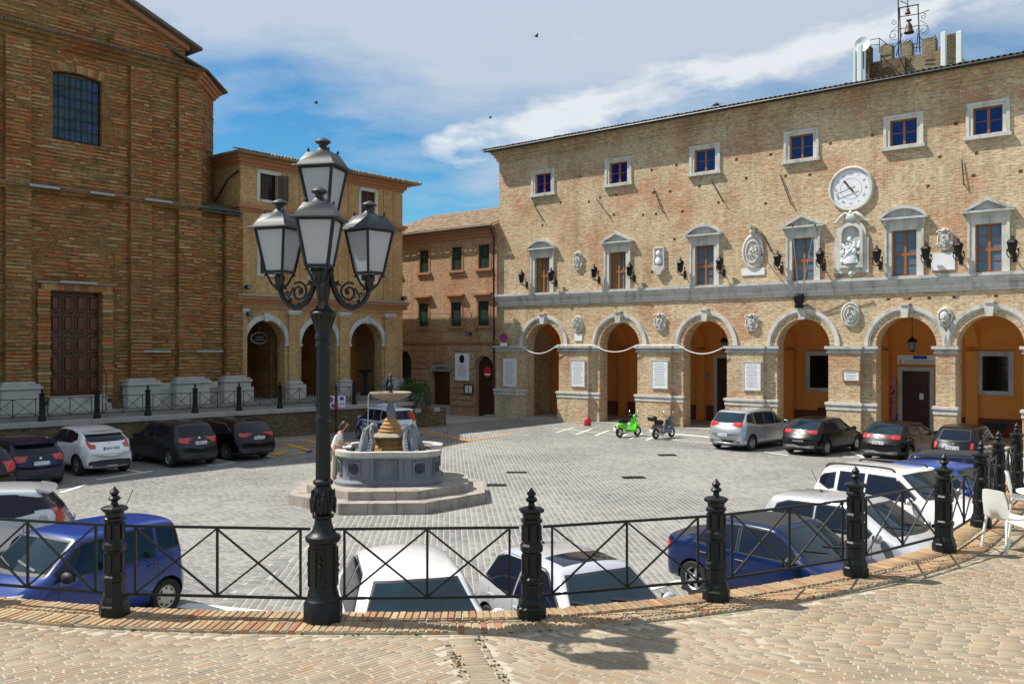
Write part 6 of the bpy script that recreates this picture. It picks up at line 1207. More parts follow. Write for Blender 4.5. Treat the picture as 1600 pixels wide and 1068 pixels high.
for k, A in enumerate((R(-45), R(-135), R(45), R(135))):    # crouching sea beasts between pedestal and lobes
    rot = Matrix.Rotation(A, 3, 'Z'); b = MB(); r_ = random.Random(k)
    b.lathe([(.30, 1.28), (.33, 1.40), (.26, 1.6), (.20, 1.78), (.13, 1.92), (.05, 1.98)], 14, (.80, 0, 0), sx=.7, sy=.7)
    for sg in (-1, 1):
        b.tube([(.62, sg * .06, 2.02), (.70, sg * .16, 1.93), (.70, sg * .21, 1.78), (.74, sg * .27, 1.62), (.80, sg * .33, 1.48), (.86, sg * .36, 1.36), (.95, sg * .30, 1.30), (.98, sg * .2, 1.34)], [.05, .07, .06, .075, .06, .07, .055, .03], 8)
        b.tube([(.78, sg * .04, 1.80), (.85, sg * .12, 1.72), (.85, sg * .13, 1.58), (.88, sg * .12, 1.45)], [.02, .035, .03, .02], 6)
        for j in range(7): b.sphere((.66 + j * .04, sg * (.15 + .028 * j), 1.90 - j * .085 + .03), .045, 7, 5)
    for j in range(60): th = r_.uniform(-1.6, 1.6); zz = r_.uniform(1.3, 1.95); rad = .30 - .24 * (zz - 1.28) / .7; b.sphere((.80 + rad * .72 * math.cos(th), rad * .75 * math.sin(th), zz), r_.uniform(.018, .04), 6, 4, sc=(1, 1, 1.5))
    b.sphere((.68, 0, 1.98), .10, 10, 7); b.sphere((.78, 0, 1.93), .05, 8, 5); b.sphere((.80, 0, 1.62), .12, 10, 7, sc=(.7, .9, 1.6)); b.lathe([(.12, 1.28), (.16, 1.33), (.10, 1.42)], 10, (.98, 0, 0))
    b.v = [tuple(rot @ Vector((v[0] if v[2] > 9 else v[0] + (.14 if abs(v[0] - .8) > 1e9 else .12), v[1] * .8, v[2] + .03))) for v in b.v]; b.build('sea_beast', 'beast_stone', ft)
b = MB(); b.tube([(-.60, -.1, 3.0), (-.63, -.1, 2.9), (-.635, -.1, 2.2), (-.64, -.1, 1.3)], .007, 5); b.build('water_jet', 'marble', ft)
# ================================================================ PARKING SIGNS ON POST
def post_at(x, ybase): return ground(x, ybase)
g_ = Vector((*W_(0, -.25), 0)); s_w = None
# place the post just before the retaining wall where it meets the sight line of px 523
a_ = (525 - CX) / FPX; A2 = np.array([[WLD[0], -a_], [WLD[1], -1]]); sol = np.linalg.solve(A2, -(WL0 + WLN * -.5)); dd = sol[1]; g_ = Vector((a_ * dd, dd, 0))
t = thing('parking_signs', 'two white parking signs on a dark post in front of the church terrace wall', 'road sign', g_, R(-3)); u_ = dd / FPX
def zpx(y): return CZ + (HY - y) * u_
b = MB(); b.tube([(0, 0, 0), (0, 0, zpx(600))], .035, 8); b.build('post', 'iron', t)
def panel(x0, x1, y0, y1, nm): b = MB(); X0, X1 = (x0 - 525) * u_, (x1 - 525) * u_; b.box(X0, X1, -.05, -.03, zpx(y1), zpx(y0)); return b.build(nm, 'white_paint', t), X0, X1, zpx(y1), zpx(y0)
pn, X0, X1, Z0_, Z1_ = panel(511, 522.5, 618, 637, 'sign_panel'); w_ = X1 - X0; b = MB(); b.lathe([(.01, .004), (w_ * .38, .004), (w_ * .38, 0), (.01, 0)], 22, (X0 + w_ / 2, -.052, Z1_ - w_ * .5), rotm=Matrix.Rotation(R(90), 3, 'X')); b.build('blue_disc', 'sign_blue', pn)
b = MB(); b.strip(arc(X0 + w_ / 2, Z1_ - w_ * .5, w_ * .31, 0, 360, 22), arc(X0 + w_ / 2, Z1_ - w_ * .5, w_ * .40, 0, 360, 22), -.062, -.0565); b.box(X0 + w_ * .18, X0 + w_ * .82, -.062, -.057, Z1_ - w_ * .54, Z1_ - w_ * .46, rot=Matrix.Rotation(R(-45), 3, 'Y'), org=Vector((X0 + w_ / 2, 0, Z1_ - w_ * .5))); b.build('red_ring', 'red', pn)
b = MB(); b.box(X0 + w_ * .1, X0 + w_ * .35, -.055, -.051, Z0_ + .05, Z0_ + .18); b.box(X0 + w_ * .6, X0 + w_ * .9, -.055, -.051, Z0_ + .05, Z0_ + .2); b.build('blue_marks', 'sign_blue', pn)
pn, X0, X1, Z0_, Z1_ = panel(528.5, 540, 617.5, 636, 'sign_panel'); w_ = X1 - X0; b = MB(); b.box(X0 + w_ * .25, X0 + w_ * .8, -.055, -.051, Z1_ - .24, Z1_ - .06); b.box(X0 + w_ * .3, X0 + w_ * .9, -.055, -.051, Z0_ + .12, Z0_ + .15); b.box(X0 + w_ * .2, X0 + w_ * .85, -.055, -.051, Z0_ + .19, Z0_ + .22); b.build('blue_marks', 'sign_blue', pn)
b = MB(); b.box(-.08, .12, -.15, -.055, zpx(637), zpx(629)); b.sphere((.02, -.16, zpx(633)), .07, 8, 6); b.build('red_light', 'red', t)
# ================================================================ WHITE CHAIRS
def chair_proto():
    t = thing('plastic_chair', '', 'chair'); b = MB()      # faces +x ; seat 0.45, back to 0.86
    P_ = [(.22, .44), (.20, .46), (.05, .445), (-.14, .44), (-.20, .47), (-.235, .58), (-.26, .72), (-.285, .84)]; W__ = [.19, .20, .21, .21, .205, .20, .195, .17]; vs = []; m = 9
    for (x, z), w_ in zip(P_, W__):
        for j in range(m): v_ = -1 + 2 * j / (m - 1); vs.append((x - (.035 * v_ * v_ * -1 if z > .5 else 0), w_ * v_, z + (.012 * v_ * v_ if z < .5 else -.02 * v_ ** 4)))
    k = len(vs); vs2 = [(x - (.018 if z > .5 else 0), y, z - (.018 if z <= .5 else 0)) for x, y, z in vs]; fs = []
    for a in range(len(P_) - 1):
        for j in range(m - 1): i = a * m + j; fs += [(i, i + 1, i + m + 1, i + m), (k + i, k + i + m, k + i + m + 1, k + i + 1)]
    for a in range(len(P_) - 1): fs += [(a * m, (a + 1) * m, k + (a + 1) * m, k + a * m), (a * m + m - 1, k + a * m + m - 1, k + (a + 1) * m + m - 1, (a + 1) * m + m - 1)]
    e_ = (len(P_) - 1) * m; fs += [(e_ + j, e_ + j + 1, k + e_ + j + 1, k + e_ + j) for j in range(m - 1)] + [(j, k + j, k + j + 1, j + 1) for j in range(m - 1)]
    b.add(vs + vs2, fs, 0, True); b.build('seat_shell', 'plastic_white', t)
    for sx, xt, xb in ((1, .17, .21), (-1, -.19, -.25)):
        for sy in (-1, 1): b = MB(); b.tube([(xt, sy * .17, .45), ((xt + xb) / 2, sy * .185, .25), (xb, sy * .20, 0)], [.02, .018, .015], 8); b.build('leg', 'plastic_white', t)
    for sy in (-1, 1): b = MB(); b.tube([(.17, sy * .18, .43), (-.19, sy * .18, .43)], .014, 6); b.build('side_rail', 'plastic_white', t)
    return t
cp = chair_proto(); chs = [(1574, 858, 20, 'white plastic chair nearest the fence posts, its back to the fence'), (1612, 872, 100, 'white plastic chair at the right picture edge, seat turned away'), (1604, 822, -30, 'white plastic chair behind the two front chairs at the right edge')]
for i, (x, y, a, lb) in enumerate(chs):
    p = ground(x, y, TZ + .01); t = cp if i == 0 else copy_tree(cp, p); t.location = p; t.rotation_euler = (0, 0, R(a)); t['label'] = lb; t['group'] = 'white plastic chairs on the terrace'
p = ground(1640, 850, TZ + .01); t = thing('cafe_table', 'white round table at the right picture edge beside the plastic chairs', 'table', p); b = MB(); b.lathe([(.4, .70), (.42, .72), (.42, .74), (.4, .745)], 28); b.build('table_top', 'plastic_white', t)
b = MB(); b.lathe([(.25, 0), (.24, .03), (.04, .06), (.035, .7)], 16); b.build('pedestal', 'plastic_white', t)

for o_ in list(lamp.children):
    if o_.name.split('.')[0] in ('base', 'pedestal', 'pedestal_cap', 'leaf_collar', 'ring', 'shaft', 'capital'): o_.scale = (.88, .88, 1)
# ================================================================ SKINNED FIGURE
def lean(c): return (c[0] + max(0, c[2] - .95) * LEAN, c[1], c[2])
LEAN = 0
def skinned(name, nodes, edges, root, material, parent, sub=2):
    nodes = [(lean(a_), r_) for a_, r_ in nodes]
    me = bpy.data.meshes.new(name); me.from_pydata([n_[0] for n_ in nodes], edges, []); o = bpy.data.objects.new(name, me); COL.objects.link(o)
    sk = o.modifiers.new('skin', 'SKIN'); sk.use_smooth_shade = True; lay = me.skin_vertices[0].data if me.skin_vertices else None
    if lay is None: bpy.context.view_layer.objects.active = o; me.attributes; 
    for i, n_ in enumerate(nodes): r_ = n_[1]; me.skin_vertices[0].data[i].radius = r_ if isinstance(r_, tuple) else (r_, r_); me.skin_vertices[0].data[i].use_root = (i == root)
    ss = o.modifiers.new('s', 'SUBSURF'); ss.levels = sub; ss.render_levels = sub
    dg = bpy.context.evaluated_depsgraph_get(); m2 = bpy.data.meshes.new_from_object(o.evaluated_get(dg)); bpy.data.objects.remove(o); m2.materials.clear(); m2.materials.append(M[material]); m2.polygons.foreach_set('use_smooth', [True] * len(m2.polygons)); return link(name, m2, parent)
M['peach'] = mat('peach top', (.62, .26, .16), .85, var=.12); M['cream'] = mat('cream trousers', (.50, .45, .36), .9, var=.1); M['white_cloth'] = mat('white shirt', (.72, .70, .66), .9, var=.08)
LEAN = .28
WX, WY, WZ = -5.0, 25.75, .53
wm = thing('person', 'woman with dark hair in a peach top looking down at her phone beside the fountain', 'person', (WX, WY, WZ), R(10))
N = [((0, 0, .88), (.115, .15)), ((.0, 0, 1.05), (.09, .125)), ((.02, 0, 1.22), (.10, .14)), ((.03, 0, 1.34), (.075, .13)), ((.045, 0, 1.42), .045), ((.075, 0, 1.50), .055), ((.10, 0, 1.58), (.085, .075)), ((.09, 0, 1.66), (.07, .065)),
     ((.03, .155, 1.33), .048), ((.05, .19, 1.07), .037), ((.25, .12, 1.02), .028), ((.32, .09, 1.04), .022), ((.03, -.155, 1.33), .048), ((.05, -.19, 1.07), .037), ((.25, -.10, 1.03), .028), ((.32, -.07, 1.06), .022),
     ((.0, .085, .80), .09), ((.03, .09, .46), .058), ((-.02, .09, .10), .038), ((.10, .10, .03), .03), ((.0, -.085, .80), .09), ((-.03, -.09, .46), .058), ((-.06, -.09, .10), .038), ((.06, -.10, .03), .03)]
E_ = [(0, 1), (1, 2), (2, 3), (3, 4), (4, 5), (5, 6), (6, 7), (3, 8), (8, 9), (9, 10), (10, 11), (3, 12), (12, 13), (13, 14), (14, 15), (0, 16), (16, 17), (17, 18), (18, 19), (0, 20), (20, 21), (21, 22), (22, 23)]
body = skinned('body', N, E_, 0, 'skin', wm)
skinned('peach_top', [((0, 0, .86), (.13, .17)), ((0, 0, 1.05), (.105, .142)), ((.02, 0, 1.22), (.115, .155)), ((.03, 0, 1.35), (.085, .14)), ((.03, .155, 1.335), .058), ((.045, .18, 1.18), .05), ((.03, -.155, 1.335), .058), ((.045, -.18, 1.18), .05)], [(0, 1), (1, 2), (2, 3), (3, 4), (4, 5), (3, 6), (6, 7)], 0, 'white_cloth', wm)
skinned('trousers', [((0, 0, .90), (.13, .165)), ((0, .085, .78), .102), ((.03, .09, .46), .075), ((-.02, .09, .12), .065), ((0, -.085, .78), .102), ((-.03, -.09, .46), .075), ((-.06, -.09, .12), .065)], [(0, 1), (1, 2), (2, 3), (0, 4), (4, 5), (5, 6)], 0, 'cream', wm)
skinned('scarf', [((.0, .1, 1.2), (.06, .05)), ((.10, .02, 1.15), (.05, .06)), ((.12, 0, 1.0), (.05, .09)), ((.10, 0, .9), (.04, .08))], [(0, 1), (1, 2), (2, 3)], 1, 'peach', wm)
skinned('hair', [((.07, 0, 1.71), .075), ((.03, 0, 1.64), (.095, .10)), ((.0, 0, 1.53), (.075, .085)), ((-.01, 0, 1.43), (.05, .08)), ((.07, .075, 1.60), .03), ((.06, .075, 1.48), .028), ((.07, -.075, 1.60), .03), ((.06, -.075, 1.48), .028)], [(0, 1), (1, 2), (2, 3), (1, 4), (4, 5), (1, 6), (6, 7)], 1, 'hair', wm)
for sg in (1, -1):
    for k in range(4): y = sg * .075 + (k - 1.5) * .016; z = 1.05 + (k % 2) * .004; skinned('finger', [((.33, y, z), .011), ((.37, y * .9, z + .012), .009), ((.385, y * .75, z + .03), .008)], [(0, 1), (1, 2)], 0, 'skin', wm, 1)
    skinned('thumb', [((.32, sg * .05, 1.055), .011), ((.35, sg * .035, 1.075), .009), ((.375, sg * .025, 1.085), .008)], [(0, 1), (1, 2)], 0, 'skin', wm, 1)
b = MB(); b.sphere((.19 + .175, 0, 1.575), .013, 8, 6, sc=(1, .8, 1.5)); b.build('nose', 'skin', wm); b = MB()
for sg in (-1, 1): b.sphere((.168 + .18, sg * .03, 1.60), .009, 6, 5)
b.build('eyes', 'hair', wm); b = MB(); b.box(.165 + .163, .172 + .165, -.02, .02, 1.535, 1.542); b.build('mouth', 'red', wm)
t = thing('phone', 'small dark phone held in the hands of the woman at the fountain', 'phone', Vector((WX, WY, WZ)) + Matrix.Rotation(R(10), 3, 'Z') @ Vector((.43, 0, 1.09))); b = MB(); b.bevbox(-.07, .07, -.035, .035, -.005, .005, .003); o = b.build('case', 'black', t); o.rotation_euler = (0, R(-35), R(10))
LEAN = 0
# ================================================================ SCOOTERS
M['lime'] = mat('lime green scooter paint', (.09, .62, .01), .25, var=.04, coat=1); M['scoot_grey'] = mat('blue grey scooter paint', (.05, .065, .09), .3, var=.1, coat=1); M['lamp_red'] = mat('red lamp lens', (.45, .01, .01), .2, var=.1, coat=1); M['chrome'] = mat('chrome', (.75, .75, .76), .15, 1, var=.05); M['scoot_white'] = mat('cream scooter panel', (.65, .62, .5), .35, var=.05)
def scooter(label, p, rz, paint, classic, plate):
    t = thing('scooter', label, 'scooter', p, rz)             # forward is +x
    for x, nm in ((.62, 'front_wheel'), (-.58, 'rear_wheel')):
        b = MB(); b.lathe([(.14, -.045), (.20, -.055), (.235, -.03), (.24, 0), (.235, .03), (.20, .055), (.14, .045)], 22, (0, 0, 0), rotm=Matrix.Rotation(R(90), 3, 'X'), caps=False); w_ = b.build(nm, 'rubber', t, (x, 0, .24)); b = MB(); b.lathe([(.145, -.03), (.12, -.02), (.05, -.04), (.05, .04), (.12, .02), (.145, .03)], 18, rotm=Matrix.Rotation(R(90), 3, 'X')); b.build('rim', 'chrome', w_)
    skinned('rear_body', [((-.12, 0, .50), (.14, .12)), ((-.35, 0, .54), (.19, .17)), ((-.60, 0, .56), (.18, .16)), ((-.80, 0, .52), (.10, .10))], [(0, 1), (1, 2), (2, 3)], 1, paint, t)
    b = MB(); b.prism([(.45, .22), (.38, .24), (-.15, .24), (-.15, .34), (.34, .34), (.42, .34)], -.17, .17); b.build('floorboard', paint, t)
    b = MB(); P_ = [(.42, .26, .17), (.45, .45, .22), (.50, .70, .20), (.46, .86, .13)]; vs = []
    for x, z, w_ in P_:
        for j in range(9): v_ = -1 + j / 4; vs.append((x - .10 * v_ * v_, w_ * v_, z))
    k = len(vs); fs = [(a * 9 + j, a * 9 + j + 1, a * 9 + j + 10, a * 9 + j + 9) for a in range(3) for j in range(8)]; b.add(vs + [(x - .03, y, z) for x, y, z in vs], fs + [tuple(k + i for i in reversed(f_)) for f_ in fs], 0, True); b.build('leg_shield', paint, t)
    skinned('front_mudguard', [((.74, 0, .46), (.05, .05)), ((.62, 0, .52), (.09, .08)), ((.46, 0, .50), (.08, .08)), ((.42, 0, .38), (.05, .05))], [(0, 1), (1, 2), (2, 3)], 1, paint, t)
    skinned('steering_head', [((.52, 0, .66), (.05, .05)), ((.46, 0, .86), (.07, .06)), ((.42, 0, .98), (.09, .11)), ((.36, 0, 1.0), (.05, .07))], [(0, 1), (1, 2), (2, 3)], 1, paint, t)
    b = MB(); b.tube([(.34, -.34, .98), (.40, -.2, 1.0), (.42, 0, .99), (.40, .2, 1.0), (.34, .34, .98)], .018, 8); b.build('handlebar', 'black', t)
    b = MB(); b.lathe([(.01, .03), (.07, .02), (.085, 0), (.07, -.03)], 14, (.515, 0, .97), rotm=Matrix.Rotation(R(90), 3, 'Y')); b.build('headlight', 'glass_hall', t)
    for sg in (-1, 1): b = MB(); b.tube([(.38, sg * .22, 1.0), (.36, sg * .27, 1.15)], .007, 5); b.sphere((.36, sg * .28, 1.19), .055, 10, 6, sc=(.3, 1, .8)); b.build('mirror', 'chrome', t)
    skinned('seat', [((.0, 0, .74), (.05, .09)), ((-.2, 0, .75), (.055, .13)), ((-.45, 0, .76), (.06, .13)), ((-.66, 0, .76), (.045, .10))], [(0, 1), (1, 2), (2, 3)], 1, 'rubber', t)
    b = MB(); b.bevbox(-.90, -.85, -.05, .05, .50, .58, .01); b.build('tail_light', 'lamp_red', t); b = MB(); b.box(-.93, -.915, -.09, .09, .34, .46); b.build('number_plate', 'marble', t)
    b = MB(); b.tube([(-.2, .12, .22), (-.3, .2, .02)], .015, 6); b.tube([(-.2, -.12, .22), (-.3, -.2, .02)], .015, 6); b.build('centre_stand', 'chrome', t); b = MB(); b.tube([(-.1, -.12, .2), (-.45, -.16, .22), (-.78, -.16, .3)], [.03, .05, .05], 8); b.build('exhaust', 'chrome', t)
    if classic: b = MB(); b.sphere((-.5, .17, .5), .15, 12, 8, sc=(1.6, .6, 1)); b.build('side_panel', 'lime' if paint == 'lime' else paint, t); b = MB(); b.tube([(-.62, -.1, .80), (-.85, -.1, .80), (-.85, .1, .80), (-.62, .1, .80)], .01, 5); b.build('luggage_rack', 'chrome', t); b = MB(); b.box(-.86, -.80, -.12, .12, .42, .62); b.build('rear_panel', 'scoot_white', t)
    else: b = MB(); b.bevbox(-.98, -.66, -.2, .2, .84, 1.08, .05); b.build('top_box', 'black', t); b = MB(); b.prism([(-.15, .40), (-.7, .62), (-.7, .50), (-.2, .30)], -.19, -.175); b.build('side_panel', 'lead', t)
    return t
p = ground(979, 684); scooter('bright lime green scooter parked before the town hall pier', p + Vector((.15, .55, .01)), H_ANG + R(78), 'lime', True, '')
p = ground(1034, 686); scooter('dark blue grey scooter with black top box parked before the town hall', p + Vector((.15, .45, .01)), H_ANG + R(82), 'scoot_grey', False, '')
# a few swallows and a pigeon in the sky
for x, y, d, lb in ((838, 57, 45, 'small dark bird flying high near the top of the sky'), (494, 161, 50, 'tiny dark bird flying in the blue sky left of the lamp top'), (766, 184, 60, 'tiny dark bird flying left of the town hall roof')):
    p = Vector(((x - CX) / FPX * d, d, CZ + (HY - y) / FPX * d)); t = thing('bird', lb, 'bird', p, R(30)); b = MB(); b.sphere((0, 0, 0), .05, 8, 5, sc=(2.2, 1, 1)); b.build('bird_body', 'black', t)
    for sg in (-1, 1): b = MB(); b.add([(.06, sg * .03, .01), (-.06, sg * .03, .01), (-.08, sg * .2, .07), (-.14, sg * .3, .05), (.0, sg * .2, .08), (.06, sg * .03, 0), (-.06, sg * .03, 0)], [(0, 1, 2, 4), (2, 3, 4), (5, 4, 2, 6)]); b.build('wing', 'black', t)
# ================================================================ CARS
M['glass_car'] = mat('tinted car glass', (.006, .010, .022), .04, var=.4, nsc=1.2, spec=.35); M['glass_teal'] = mat('windscreen glass', (.008, .022, .034), .05, var=.95, nsc=1.6, spec=.45); M['trim'] = mat('black car plastic', (.02, .02, .021), .6, var=.2)
M['rim'] = mat('alloy wheel', (.45, .46, .48), .3, .8, var=.1); M['hub_cream'] = mat('cream hub cap', (.62, .56, .44), .4, var=.05); M['plate'] = mat('number plate white', (.7, .72, .74), .4, var=.03); M['plate_blue'] = mat('number plate blue band', (.02, .08, .4), .4, var=.05); M['lens_clear'] = mat('clear headlamp lens', (.55, .57, .6), .08, var=.2, coat=1)
def paintm(nm, c, metal=.0, r=.28): M[nm] = mat(nm + ' car paint', c, r, metal, var=.03, nsc=2, coat=1 if max(c) > .3 else .45, spec=.5 if max(c) > .1 else .25); return nm
for nm, c, mt in (('pearl white', (.74, .75, .77), 0), ('plain white', (.78, .78, .78), 0), ('silver', (.42, .44, .47), .5), ('pale silver', (.55, .57, .6), .35), ('deep blue', (.001, .030, .20), 0), ('dark blue', (.001, .011, .065), 0), ('bright blue', (.002, .05, .30), 0), ('navy blue', (.001, .007, .04), 0), ('graphite', (.018, .021, .027), .2), ('gloss black', (.003, .003, .004), 0), ('sky white', (.62, .68, .74), .0)): paintm(nm, c, mt)
def stations(P):
    L, H, Wd = P['L'] / 2, P['H'], P['W'] / 2; zc, hz, belt, rb = P['cowlz'], P['hoodz'], P['belt'], P['rbz']; xc, xw, xr, xb = P['xc'], P['xw'], P['xr'], P['xb']; wt = P.get('wt', .80) * Wd; tail = P.get('tail', 0); gc = P.get('gc', .2)
    Sx = []   # x, bottom, shoulder z, top z, half width, half width at the top edge, crown
    Sx.append((L, .34, .50, hz - .17, Wd * .70, Wd * .62, .0)); Sx.append((L - .03, .24, .55, hz - .10, Wd * .84, Wd * .72, .0)); Sx.append((L - .14, gc, .60, hz - .02, Wd * .94, Wd * .78, .02)); Sx.append((L - .45, gc, .68, hz + .05, Wd * .985, Wd * .80, .03))
    mz = (hz + zc) / 2 + .05; Sx.append(((L - .45 + xc) / 2, gc, mz - .14, mz, Wd, Wd * .80, .035)); Sx.append((xc + .12, gc, belt - .06, zc - .02, Wd, Wd * .84, .04)); Sx.append((xc, gc, belt - .04, zc + .02, Wd, Wd * .85, .04))
    for f_ in (.15, .5, .85): z_ = zc + (H - .04 - zc) * f_; Sx.append((xc + (xw - xc) * f_, gc, belt, z_, Wd, Wd * .86 + (wt - Wd * .86) * f_, .04))
    Sx.append((xw, gc, belt, H - .03, Wd, wt, .03)); Sx.append((xw - .12, gc, belt, H - .012, Wd, wt, .03)); Sx.append(((xw + xr) / 2, gc, belt + .01, H, Wd, wt, .03)); Sx.append((xr + .12, gc, belt + .02, H - P.get('drop', .04), Wd, wt * .99, .03)); Sx.append((xr, gc, belt + .02, H - P.get('drop', .04) - .02, Wd * .995, wt * .98, .02))
    zt = H - P.get('drop', .04) - .02
    for f_ in (.2, .5, .85): Sx.append((xr + (xb - xr) * f_, gc, belt + .02, zt + (rb - zt) * f_, Wd * .99, wt * .98 + (Wd * .84 - wt * .98) * f_, .03))
    if tail: Sx.append((xb - .05, gc, rb - .10, rb + .01, Wd * .98, Wd * .84, .03)); Sx.append((-L + .14, gc, rb - .13, rb + .02, Wd * .95, Wd * .82, .03)); Sx.append((-L + .05, .24, rb - .2, rb - .03, Wd * .88, Wd * .76, .0)); Sx.append((-L, .34, .55, rb - .20, Wd * .78, Wd * .7, 0))
    else: Sx.append((xb, gc, rb - .12, rb, Wd * .975, Wd * .84, .02)); Sx.append((max(-L + .09, xb - .06), .22, .62, rb - .10, Wd * .95, Wd * .82, .0)); Sx.append((-L + .04, .26, .58, rb - .28, Wd * .90, Wd * .78, .0)); Sx.append((-L, .34, .52, .62, Wd * .84, Wd * .74, .0))
    return Sx
def car(name, label, P, paint, loc, rz, group='parked cars on the square'):
    L, H, Wd = P['L'] / 2, P['H'], P['W'] / 2; t = thing(name, label, 'car', loc, rz, None)
    bm = bmesh.new(); rings = []
    for x, zb, zs, zt, w, wt, cr in stations(P):
        half = [(0, zb), (w * .6, zb), (w * .93, zb + .02), (w * .985, zb + .12), (w, (zb + zs) / 2 + .03), (w * .985, zs), (wt + (w - wt) * .35, zs + (zt - zs) * .62) if zt - zs > .25 else (wt + (w - wt) * .55, zs + (zt - zs) * .65), (wt, zt - .045 if zt - zs > .25 else zt - .012), (wt * .9, zt), (wt * .5, zt + cr * .75), (0, zt + cr)]
        cw = P.get('crown', 1); half = [(a, z + (cr * .75 * (cw - 1) if q == 9 else cr * (cw - 1) if q == 10 else 0)) for q, (a, z) in enumerate(half)]; pts = [(a, z) for a, z in half] + [(-a, z) for a, z in half[-2:0:-1]]; k = .22
        def wx(x, y): e_ = max(0, abs(x) / L - .30) / .70; return x - math.copysign(1, x) * .26 * (abs(y) / Wd) ** 2.4 * e_ ** 1.5 * 1.0
        rings.append([bm.verts.new((wx(x, y), y, z)) for y, z in pts])
    n = len(rings[0])
    for a, c in zip(rings, rings[1:]):
        for i in range(n): bm.faces.new((a[i], a[(i + 1) % n], c[(i + 1) % n], c[i]))
    def cap(r, flip):
        h = n // 2
        for i in range(h):
            q = [r[i], r[i + 1], r[(n - i - 1) % n], r[(n - i) % n]]; q = list(dict.fromkeys(q))
            if len(q) > 2: bm.faces.new(q if flip else q[::-1])
    cap(rings[0], True); cap(rings[-1], False)
    cl = bm.edges.layers.float.new('crease_edge')
    for r in rings:
        pass
    for a, c in zip(rings, rings[1:]):
        for i in (5, n - 5): 
            e_ = bm.edges.get((a[i], c[i])); e_[cl] = .45
        for i in (7, n - 7): e_ = bm.edges.get((a[i], c[i])); e_[cl] = .25
    bmesh.ops.recalc_face_normals(bm, faces=bm.faces); me = bpy.data.meshes.new('body'); bm.to_mesh(me); bm.free(); me.polygons.foreach_set('use_smooth', [True] * len(me.polygons))
    o = bpy.data.objects.new('body', me); COL.objects.link(o); me.materials.append(M[paint]); me.materials.append(M['trim']); ss = o.modifiers.new('s', 'SUBSURF'); ss.levels = 2; ss.render_levels = 2
    dg = bpy.context.evaluated_depsgraph_get(); m2 = bpy.data.meshes.new_from_object(o.evaluated_get(dg)); bvh = BVHTree.FromPolygons([v.co.copy() for v in m2.vertices], [tuple(p.vertices) for p in m2.polygons])
    wr = P.get('wr', .31); axf, axr = P['axf'], P['axr']; cb_ = MB()
    for x in (axf, axr):
        for sg in (-1, 1): y0, y1 = sg * (Wd - .26), sg * (Wd + .3); cb_.lathe([(wr + .055, min(y0, y1)), (wr + .055, max(y0, y1))], 28, (x, 0, wr), rotm=Matrix.Rotation(R(90), 3, 'X') @ Matrix.Scale(-1, 3, Vector((0, 0, 1))))
    ce = cb_.mesh('cut', 'trim'); cu = bpy.data.objects.new('cut', ce); COL.objects.link(cu); bo = o.modifiers.new('b', 'BOOLEAN'); bo.operation = 'DIFFERENCE'; bo.object = cu; bo.solver = 'EXACT'; bo.material_mode = 'TRANSFER'
    dg = bpy.context.evaluated_depsgraph_get(); dg.update(); m3 = bpy.data.meshes.new_from_object(o.evaluated_get(dg)); bpy.data.objects.remove(o); bpy.data.objects.remove(cu)
    m3.set_sharp_from_angle(angle=R(50)); body = link('body', m3, t)
    D = {'side+': (Vector((0, -1, 0)), lambda a, b_: Vector((a, 4, b_))), 'side-': (Vector((0, 1, 0)), lambda a, b_: Vector((a, -4, b_))), 'front': (Vector((-1, 0, 0)), lambda a, b_: Vector((6, a, b_))), 'rear': (Vector((1, 0, 0)), lambda a, b_: Vector((-6, a, b_))), 'top': (Vector((0, 0, -1)), lambda a, b_: Vector((a, b_, 6)))}
    def hit(side, a, b_): d, f_ = D[side]; r = bvh.ray_cast(f_(a, b_), d); return r[0], r[1], d
    def lerp(P_, u):
        L_ = [0]; 
        for p, q in zip(P_, P_[1:]): L_.append(L_[-1] + math.dist(p, q))
        s_ = u * L_[-1]
        for i in range(len(P_) - 1):
            if s_ <= L_[i + 1] + 1e-9: f_ = (s_ - L_[i]) / max(1e-9, L_[i + 1] - L_[i]); return tuple(P_[i][j] + (P_[i + 1][j] - P_[i][j]) * f_ for j in (0, 1))
        return P_[-1]
    def patch(nm, side, top, bot, m_, off=.004, nu=10, nv=5, par=body, bulge=0):
        g = []; 
        for j in range(nv + 1):
            row = []
            for i in range(nu + 1):
                a, c = lerp(top, i / nu), lerp(bot, i / nu); v_ = j / nv; p = (a[0] + (c[0] - a[0]) * v_, a[1] + (c[1] - a[1]) * v_); h, nn, d = hit(side, *p)
                if h is None: row.append(None); continue
                if nn.dot(d) > 0: nn = -nn
                bl = bulge * math.sin(PI * min(1, max(0, i / nu))) * math.sin(PI * v_); row.append(h + nn * (off + bl))
            g.append(row)
        b = MB(); idx = {}
        for j, row in enumerate(g):
            for i, p in enumerate(row):
                if p is not None: idx[i, j] = len(b.v); b.v.append(tuple(p))
        for j in range(nv):
            for i in range(nu):
                k = [(i, j), (i + 1, j), (i + 1, j + 1), (i, j + 1)]
                if all(q in idx for q in k): b.f.append(tuple(idx[q] for q in k)); b.m.append(0); b.sm.append(True)
        if b.f: return b.build(nm, m_, par)
    def both(nm, top, bot, m_, **kw):
        for sd in ('side+', 'side-'): patch(nm, sd, top, bot, m_, **kw)
    def line(nm, side, pts, w, m_, off=.003, par=body):
        top = []; bot = []
        for i, p in enumerate(pts):
            a, c = pts[max(0, i - 1)], pts[min(len(pts) - 1, i + 1)]; d = math.dist(a, c) or 1; nx_, nz_ = -(c[1] - a[1]) / d * w / 2, (c[0] - a[0]) / d * w / 2; top.append((p[0] + nx_, p[1] + nz_)); bot.append((p[0] - nx_, p[1] - nz_))
        patch(nm, side, top, bot, m_, off=off, nu=max(6, 4 * len(pts)), nv=1, par=par)
    G = P.get('glass', 'glass_car'); WG = P.get('wglass', 'glass_teal')
